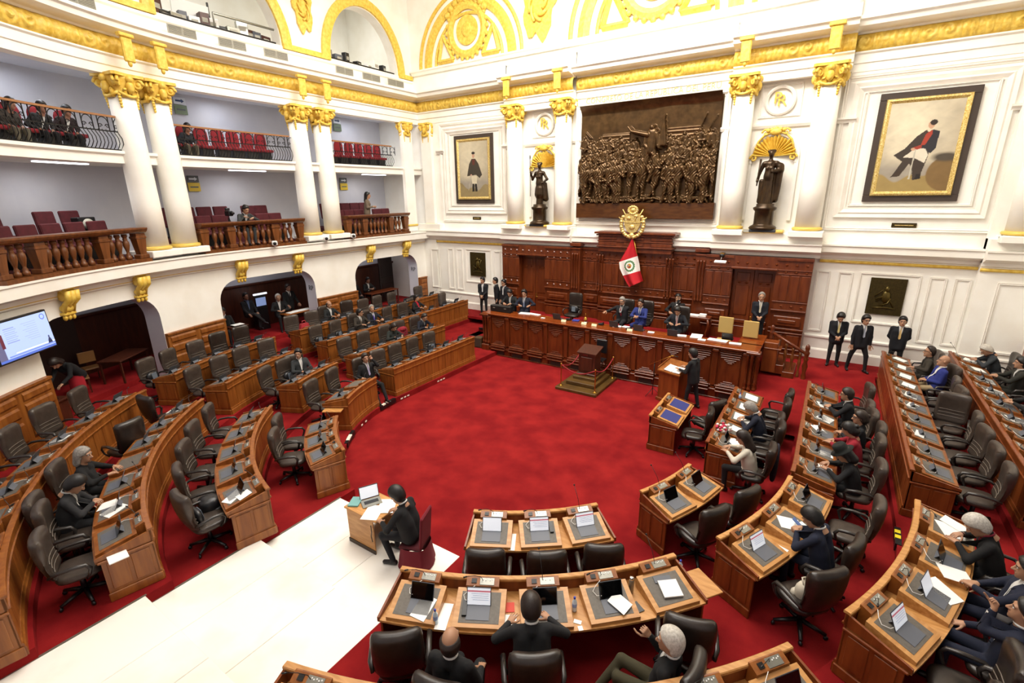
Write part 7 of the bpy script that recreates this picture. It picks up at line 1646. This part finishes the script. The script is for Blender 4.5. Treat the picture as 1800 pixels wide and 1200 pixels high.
# ---- rooms behind the archways
mb = MB(); sweep(mb, rect(.66, 2.8, -.1, .18), R0, srange(0, S_END, R0, .5)); mb.build('carpet_raised_floor', CARPET, floor)
def at(s, r): p, n, t = hp(-YC + (s + YC) * r / R0 if s > -YC else s, r); return p, n, math.atan2(n.x, -n.y)
def room_person(label, s, r, z=.18, rot=0, **kw): p, n, th = at(s, r); return person(label, (p.x, p.y, z), th + rot, **kw)
room_person('woman in black with a red skirt bending forward inside the dark archway', 15.55, 12.5, rot=-1.45, z=.05, pose='stand', female=True, hair='bob', hairc='dark', jacket='15171A', trousers='B01828', skirt='B01828', open_jacket=False, lean=.75, lh=(-.15, .62, .85), rh=(.12, .7, .8), head_pitch=.2)
p, n, th = at(16.55, 12.35); e = empty('wall_shelf', (p.x, p.y, .0), th, 'dark shelf with a small lit laptop at the left side of the dark archway', 'shelf'); MB().box((0, 0, .62), (.7, .5, .05), ch=.006).build('shelf_board', MAHOG_D, e); MB().box((0, 0, .3), (.6, .4, .6)).build('shelf_support', MAHOG_D, e); MB().box((0, .0, .66), (.3, .22, .02)).build('laptop_base', BLACK, e); MB().box((0, -.1, .76), (.3, .012, .2), rx=.2).build('laptop_screen', SCREEN_ON, e)
for i, (s, r) in enumerate(((15.0, 13.1), (14.2, 13.7))):
    p, n, th = at(s, r); e = empty('tan_chair', (p.x, p.y, .18), th + .9 - 1.3 * i, 'plain tan chair in the dark archway, %s' % ('nearer the bending woman' if i == 0 else 'behind the dark table'), 'chair', 'tan chairs in the dark archway'); MB().box((0, 0, .45), (.44, .44, .05), ch=.015).build('seat', mat('tan_wood_seat', '6E4A26', .5), e); MB().box((0, -.2, .76), (.44, .04, .36), ch=.015).build('backrest', mat('tan_wood_back', '8A6232', .5), e)
    for sx in (-1, 1):
        for sy in (-1, 1): MB().box((sx * .19, sy * .19, .21), (.03, .03, .43)).build('leg', MAHOG_D, e)
def table(s, r, label, w=1.4, d=.6, rot=0, m=None):
    p, n, th = at(s, r); e = empty('table', (p.x, p.y, .18), th + rot, label, 'table'); MB().box((0, 0, .73), (w, d, .04), ch=.006).build('table_top', m or MAHOG_D, e)
    for sx in (-1, 1):
        for sy in (-1, 1): MB().box((sx * (w / 2 - .05), sy * (d / 2 - .05), .36), (.05, .05, .71)).build('leg', MAHOG_D, e)
    return p, n, th
table(13.75, 12.95, 'dark wooden table standing in the dark archway', 1.4, .7, .3)
p, n, th = table(7.35, 12.75, 'wooden table with papers inside the middle archway', 1.5, .6, 0, WOOD)
tag(MB().box((-.2, 0, 0), (.8, .34, .01)).box((.35, .05, .004), (.4, .3, .01), rz=.2).build('paper_sheet', PAPER, None, (p.x, p.y, .18 + .757), (0, 0, th)), 'white papers spread on the table inside the middle archway', 'paper')
room_person('white haired man in a dark suit at the table in the middle archway', 8.0, 13.1, jacket='18181C', hair='receding', hairc='white', lean=.1, lh=(-.1, .36, .86), rh=(.14, .36, .86), rot=-.3, seat=.55)
room_person('man in a black suit and dark tie standing at the table in the middle archway', 7.35, 13.35, pose='stand', jacket='141418', tie='2A2A2E', hair='short', hairc='dark', skin=1, lh=(-.25, .3, .95), rh=(.25, .3, .95))
room_person('man in a blue shirt and dark jacket sitting deep in the middle archway', 9.0, 13.7, z=.4, jacket='1A1C24', shirt='6A7CA0', trousers='2A2A30', hair='short', hairc='black', skin=1, cross=True, lean=-.1)
room_person('man in black writing at the left side of the middle archway', 10.3, 13.0, jacket='17171B', shirt='C8C8C8', hair='short', hairc='black', skin=1, lean=.2, rot=-.6)
p, n, th = at(10.1, 12.55); tag(MB().box((0, 0, 0), (.4, .3, .012)).build('paper_sheet', PAPER, None, (p.x, p.y, .98), (0, 0, th)), 'white paper before the man in black at the left of the middle archway', 'paper'); 
table(10.1, 12.6, 'narrow table before the man in black at the left of the middle archway', .7, .45)
p, n, th = at(8.35, 14.0); e = empty('small_monitor', (p.x, p.y, .18), th, 'small lit bluish monitor on a dark cabinet in the middle archway', 'monitor'); MB().box((0, 0, .5), (.5, .4, 1.0), ch=.01).build('cabinet', BLACK, e); MB().box((0, .15, 1.26), (.5, .06, .5), ch=.01).build('monitor_body', BLACK, e); MB().box((0, .183, 1.24), (.44, .004, .36)).build('display', mat('blue_lit_display', '8FA6D8', .3, emit=.5), e); MB().box((0, .2, 1.58), (.6, .05, .07)).build('top_light', mat('strip_light', 'EEF2FF', .4, emit=1.2), e)
table(2.2, 13.1, 'long brown table inside the archway nearest the back wall', 1.9, .6, 0, MAHOG)
room_person('person in black with papers at the table in the right archway, right one', 2.75, 13.6, jacket='17171B', hair='short', hairc='black', lean=.15, lh=(-.1, .36, .88), rh=(.14, .36, .88), skin=1)
room_person('person in dark clothes half hidden at the left of the right archway', 3.5, 13.7, jacket='17171B', hair='short', hairc='black', lean=.1, skin=1)
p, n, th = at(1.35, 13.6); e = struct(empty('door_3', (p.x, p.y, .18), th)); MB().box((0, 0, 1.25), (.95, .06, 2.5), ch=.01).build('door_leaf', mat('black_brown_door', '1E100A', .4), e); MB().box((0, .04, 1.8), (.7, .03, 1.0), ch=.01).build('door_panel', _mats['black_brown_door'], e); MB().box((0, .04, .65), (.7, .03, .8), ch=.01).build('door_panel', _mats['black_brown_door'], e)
# wainscot between the archways
_wn = 0
for a, b in ((.15, .74), (4.86, 6.99), (11.01, 13.19), (17.01, 19.0)):
    e = struct(empty('wall_wainscot')); ss = srange(a, b, R0, .3)
    mb = MB(); sweep(mb, rect(-.1, 0, -.1, 1.46), R0, ss); sweep(mb, rect(-.14, .0, 1.46, 1.52), R0, ss); sweep(mb, rect(-.14, 0, -.05, .14), R0, ss); mb.build('wainscot_board', WOOD, e)
    k = max(1, round((b - a) / 1.0))
    for i in range(k):
        c0, c1 = a + (b - a) * i / k + .1, a + (b - a) * (i + 1) / k - .1
        for z0, z1 in ((.25, .75), (.85, 1.12), (1.18, 1.4)):
            mb = MB(); sweep(mb, [(-.1, z0), (-.1, z1), (-.135, z1 - .05), (-.135, z0 + .05)], R0, srange(c0, c1, R0, .4)); mb.build('panel', WOOD, e)
# dark wood lining of the dark archway room
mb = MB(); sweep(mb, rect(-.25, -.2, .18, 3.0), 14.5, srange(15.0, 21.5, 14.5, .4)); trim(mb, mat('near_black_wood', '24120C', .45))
# speaker emblem numbers on arch reveals left out; wall screen
tv = empty('wall_screen', (0, 0, 0), 0, 'large lit wall screen with a bluish page, cut by the left edge', 'screen'); p, n, t = hp(17.42, 11.42); th = math.atan2(n.x, -n.y); tv.location = (p.x, p.y, 2.72); tv.rotation_euler = (0, 0, th)
MB().box((0, -.06, 0), (1.62, .1, .94), rx=.06, ch=.012).build('screen_case', BLACK, tv); MB().box((0, -.2, .0), (.3, .3, .3)).build('wall_mount', BLACK, tv)
c = Canvas(150, 88, 1.54, .86).fill('9DB2DE'); c.rect(1.35, 0, 1.6, .9, '5A5A7A'); c.rect(1.3, .3, 1.38, .62, '5A2A36'); c.rect(0, .0, 1.6, .05, '4E66B8'); c.rect(0, .07, 1.3, .1, '6A80CC'); c.rect(0, .12, 1.1, .14, 'E8EEFA')
for i in range(8): c.rect(.95 - .05 * (i % 2), .7 - .045 * i, 1.22, .712 - .045 * i, '7A8AB4')
for i in range(9): c.rect(.35, .72 - .05 * i, .75 - .06 * (i % 3), .73 - .05 * i, '8A9AC4')
c.ell(.13, .76, .07, .07, '4A62C0'); c.ell(.13, .76, .05, .05, '9DB2DE'); c.poly([(.06, .1), (.2, .1), (.17, .2), (.13, .26), (.09, .2)], '2A3050'); c.ell(.13, .26, .025, .03, '3A4060')
add('display', c.mesh('display', attr_mat('screen_picture', .3, .85), lambda u, v: (u - .77, -.004 - .002, v - .43)), tv, (0, .0, 0), (.06, 0, 0))
# ---- galleries
def aud_seat(mt, tall, wdt=.52, rnd=False):
    mb = MB()
    if rnd: mb.ell((0, -.2, .42 + tall / 2), (wdt / 2, .05, tall / 2 + .05), 14, 8, 0, 3.2)
    else: mb.box((0, -.2, .40 + tall / 2), (wdt, .09, tall), rx=.12, ch=.03)
    return mb.mesh('seat_back', mt), MB().box((0, .04, .42), (wdt, .46, .1), ch=.03).mesh('seat_cushion', mt), MB().box((0, 0, .2), (wdt * .8, .3, .4)).mesh('seat_frame', BLACK)
AS1, AS2 = aud_seat(PLUSH, .66, .56), aud_seat(PLUSH_R, .62, .5, True)
def seat_row(AS, s0, s1, n, r, z, floor_z, bay, nm, skip=()):
    for i in range(n):
        if i in skip: continue
        s = s0 + (s1 - s0) * (i + .5) / n; p, n_, th = at(s, r)
        e = empty('gallery_seat', (p.x, p.y, z), th + .0, '%s, %s from right' % (nm, ORD[i]), 'seat', 'gallery seats')
        add('seat_back', AS[0], e); add('seat_cushion', AS[1], e); add('seat_frame', AS[2], e)
for (a, b, bay, n) in ((1.5, 4.9, 'bay nearest the back wall', 6), (7.5, 11.3, 'middle bay', 7), (13.4, 17.6, 'left bay', 7)):
    seat_row(AS1, a, b, n, 12.55, ZL1 + .15, 0, bay, 'burgundy plush front seat, lower gallery, %s' % bay, skip={'middle bay': (2, 3), 'left bay': (), 'bay nearest the back wall': (2,)}[bay])
    seat_row(AS1, a, b, n, 13.5, ZL1 + .45, 0, bay, 'dark plush raised rear seat, lower gallery, %s' % bay, skip={'middle bay': (2,), 'left bay': (2,), 'bay nearest the back wall': (0,)}[bay])
    mb = MB(); sweep(mb, rect(1.25, 2.8, ZL1 - .1, ZL1 + .45), R0, srange(a - .3, b + .3, R0, .4)); sweep(mb, rect(.35, 1.25, ZL1 - .1, ZL1 + .15), R0, srange(a - .3, b + .3, R0, .4)); trim(mb, PLUSH)
    seat_row(AS2, a, b, n, 12.8, 7.06, 0, bay, 'red rounded seat, upper gallery, %s' % bay)
room_person('person in grey leaning on the wooden balustrade of the middle bay', 9.55, 11.98, z=ZL1 + .12, jacket='4A4E50', shirt='D8D8D8', hair='short', hairc='black', lean=.45, lh=(-.2, .34, .9), rh=(.12, .36, .95), skin=0, h=.02)
room_person('long haired woman standing among the burgundy seats, holding papers', 3.2, 12.45, z=ZL1 + .15, rot=.7, pose='stand', female=True, hair='long', hairc='black', jacket='7A6A58', trousers='141418', open_jacket=False, lh=(-.1, .28, 1.1), rh=(.12, .28, 1.08), h=.02, hands=('hold', 'hold'))
for i, (s, j, f, lb) in enumerate(((16.3, '2A2E4A', False, 'spectator in dark blue at the far left of the second gallery'), (15.2, '5A5048', True, 'spectator in beige behind the left iron railing of the second gallery'), (14.5, '2E3034', False, 'spectator in dark grey behind the left iron railing, near the columns'), (13.9, '3A2228', False, 'spectator in maroon nearest the left columns in the second gallery'), (11.15, '20263A', False, 'spectator in dark blue beside the big column in the middle bay above'), (10.55, '3A3E4A', True, 'spectator in slate, second from the big column in the middle bay above'))):
    room_person(lb, s, 12.85, z=6.9, scale=1.0, jacket=j, hair='short' if not f else 'bob', female=f, hairc='black', lean=.5, head_pitch=-.3, open_jacket=not f, trousers='6A6250' if f else '1A1A1E', h=.022, skin=1)
LAMP = mat('fluorescent_tube', 'F4F6FF', .4, emit=5.0)
for s, lb in ((14.2, 'left bay'), (8.6, 'middle bay'), (2.3, 'bay nearest the back wall')):
    p, n, th = at(s, 12.75); e = empty('ceiling_light', (p.x, p.y, 6.74), th, 'long fluorescent ceiling light under the second gallery, %s' % lb, 'ceiling light', 'gallery ceiling lights'); MB().box((0, 0, .03), (1.5, .22, .05), ch=.01).build('fixture', WHITEPL, e); MB().box((0, 0, -.012), (1.4, .16, .03)).build('diffuser', LAMP, e)
    p, n, th = at(s, 13.0); area('gallery_lamp', (p.x, p.y, 6.65), (p.x, p.y, 0), 1.4, .3, 30, (1, .97, .95)); area('gallery_lamp_upper', (p.x, p.y, 9.35), (p.x, p.y, 0), 2.0, .5, 38, (.9, .93, 1)); p, n, th = at(s, 13.1); area('archway_fill', (p.x, p.y, 3.45), (p.x, p.y, 0), 1.0, .3, 14 if s < 12 else 4, (.95, .96, 1)); p, n, th = at(s, 13.6); area('attic_lamp', (p.x, p.y, 14.6), (p.x, p.y, 11), 2.0, 1.0, 70, (1, 1, 1))  # the archway light is an added fill without a fixture, lightening the recesses
for s, z, col, lb in ((9.7, 9.05, '6A7A5A', 'above the iron railing of the middle bay, upper wall'), (2.75, 9.1, '5A6A50', 'on the upper wall of the bay nearest the back wall'), (9.75, 6.3, 'D8B81E', 'yellow, on the wall of the middle bay below'), (2.75, 6.35, 'D8B81E', 'yellow, lower wall of the bay nearest the back wall')):
    p, n, th = at(s, 14.55); e = empty('wall_sign', (p.x, p.y, z), th, 'small safety signs ' + lb, 'sign', None); MB().box((0, .02, .16), (.42, .03, .24), ch=.004).build('upper_plate', mat('sign_white', 'D8DEE4', .5) if z > 8 else mat('sign_dark', '4A4E50', .5), e); MB().box((0, .02, -.14), (.44, .03, .32), ch=.004).build('lower_plate', mat('sign_' + col, col, .5), e)
    MB().prism([(-.15, 0), (-.05, .07), (-.05, .03), (.15, .03), (.15, -.03), (-.05, -.03), (-.05, -.07)], .036, .042, T=lambda p: (p[0], p[2], p[1] + .16)).build('arrow', mat('sign_blue', '24406A', .5) if z > 8 else mat('sign_white', 'D8DEE4', .5), e)
    MB().box((0, .037, -.14), (.3, .004, .05)).build('sign_line', mat('sign_dark', '4A4E50', .5), e)
p, n, th = at(13.75, 13.1); e = empty('pedestal_fan', (p.x, p.y, ZL1 + .45), th, 'dark box with a round pale grille, among the seats of the left gallery bay', 'fan'); MB().box((0, -.05, .62), (.5, .3, .5), ch=.02).build('fan_box', BLACK, e); MB().lathe([(.16, 0), (.17, .02), (.1, .05), (0, .055)], 20).build('round_grille', GRILLE, e, (0, .1, .66), (-PI / 2, 0, 0)); MB().box((0, -.05, .2), (.3, .2, .4)).build('fan_stand', BLACK, e)
p, n, th = at(9.9, 12.2); e = empty('video_tripod', (p.x, p.y, ZL1 + .12), th, 'black video camera on a tripod behind the balustrade of the middle bay', 'video camera'); r = random.Random(5)
for k in range(3): a = 2.1 * k; MB().tube([(0, 0, 1.0), (.3 * math.cos(a), .3 * math.sin(a), 0)], .015, 5).build('leg', BLACK, e)
MB().box((0, .05, 1.15), (.16, .3, .18), ch=.02).build('camera_body', BLACK, e); MB().tube([(0, .2, 1.16), (0, .34, 1.16)], .05, 10).build('lens', BLACK, e); MB().tube([(-.05, -.1, 1.08), (-.2, -.35, 1.0)], .012, 5).build('pan_handle', BLACK, e); MB().box((.05, .08, 1.3), (.2, .06, .1), rz=.4, ch=.01).build('viewfinder', BLACK, e)
for s, lb in ((8.85, 'below the middle wooden balustrade'), (6.55, 'at the foot of a column'), (5.15, 'right of the second column pair')):
    p, n, t = hp(s, 11.27); th = math.atan2(n.x, -n.y); e = empty('security_camera', (p.x, p.y, 3.92), th - .5, 'small white camera on the ledge, ' + lb, 'camera', 'ledge cameras'); MB().box((0, 0, .14), (.2, .26, .17), ch=.03).build('camera_body', WHITEPL, e); MB().tube([(0, .12, .14), (0, .17, .14)], .06, 12).build('lens', BLACK, e); MB().tube([(0, 0, .06), (0, -.05, 0), (0, -.08, 0)], .025, 6).build('bracket', WHITEPL, e)
for x, lb in ((10.5, 'near the right edge under the big column'), (11.15, 'at the right edge of the picture')): e = empty('ledge_camera', (x, -.62, 4.32), PI, 'small dark camera on the pedestal ledge ' + lb, 'camera'); MB().ell((0, .0, .05), (.06, .07, .06), 9, 6).build('camera_body', BLACK, e); MB().box((0, -.06, .01), (.03, .1, .02)).build('bracket', BLACK, e)
e = empty('dome_camera', (3.3, -.72, 3.5), 0, 'small dome camera under the white ledge above the right wing of the panelling', 'camera'); MB().ell((0, 0, .0), (.09, .09, .08), 12, 7).build('dome', BLACK, e); MB().box((0, .1, .06), (.12, .3, .05)).build('mount', BRASS, e)
e = empty('linear_lamp', (3.3, -.95, 3.3), 0, 'small white lamp hanging below the ledge above the right wing of the panelling', 'light fitting'); MB().box((0, 0, 0), (.4, .16, .06), rx=.3, ch=.015).build('lamp_body', WHITEPL, e); MB().tube([(0, .05, .03), (0, .3, .25)], .012, 5).build('lamp_arm', STEEL, e)
# equipment and railings in the attic openings
r = random.Random(21)
for a, b, n, lb in ((7.1, 11.0, 13, 'long attic opening'), (1.1, 4.7, 7, 'attic opening by the corner')):
    p, n_, t = hp((a + b) / 2, R2 + .1); e = empty('attic_railing', (0, 0, 0), 0, 'dark metal railing along the %s' % lb, 'railing')
    mb = MB(); sweep(mb, rect(.06, .12, 11.24, 11.3), R2, srange(a, b, R2, .3)); mb.build('rail', IRON, e)
    if n > 10:
        mb = MB(); pts = [hp(s, R2 + .1)[0] for s in srange(a, a + 2.2, R2, .3)]; mb.tube([(q.x, q.y, 11.72) for q in pts] + [(pts[-1].x, pts[-1].y, 11.25)], .04, 7); mb.build('bent_pipe', STEEL, e)
    for i in range(n):
        s = a + (b - a) * (i + .5 + r.uniform(-.2, .2)) / n; p, n_, th = at(s, R2 + .45 + r.uniform(0, .25)); w, d, h = r.uniform(.25, .5), r.uniform(.2, .3), r.uniform(.25, .6); c = r.choice((WHITEPL, BLACK, STEEL, MAHOG_D, SLATE))
        e = empty('equipment_box', (p.x, p.y, 11.15), th + r.uniform(-.3, .3), '%s %s equipment box, %s from right, %s' % ({WHITEPL: 'white', BLACK: 'black', STEEL: 'silver', MAHOG_D: 'brown', SLATE: 'grey'}[c], 'tall' if h > .35 else 'low', (ORD + ['eleventh', 'twelfth', 'thirteenth'])[i], lb), 'equipment', 'attic equipment'); MB().box((0, 0, h / 2 + .08), (w, d, h), ch=.012).build('box_body', c, e); MB().box((0, d / 2 + .006, h * .6 + .08), (w * .6, .012, h * .25), ch=.003).build('control_panel', GRILLE, e)
e = empty('white_board', (0, 0, 0), 0, 'white board leaning behind the railing of the long attic opening', 'board'); p, n_, th = at(9.6, 12.9); e.location = (p.x, p.y, 11.15); e.rotation_euler = (0, 0, th); MB().box((0, 0, .5), (1.2, .04, .9), rx=-.1, ch=.005).build('panel', WHITEPL, e); MB().box((-.62, 0, .55), (.05, .05, 1.1)).build('post', BLACK, e)
# socket boxes and floor items on the right
tag(MB().box((0, 0, .12), (.24, .12, .24), ch=.03).build('floor_box', WHITEPL, None, (5.72, -4.05, TZ[0]), (0, 0, .3)), 'white plastic bag on the floor at the foot of the side staircase', 'bag')
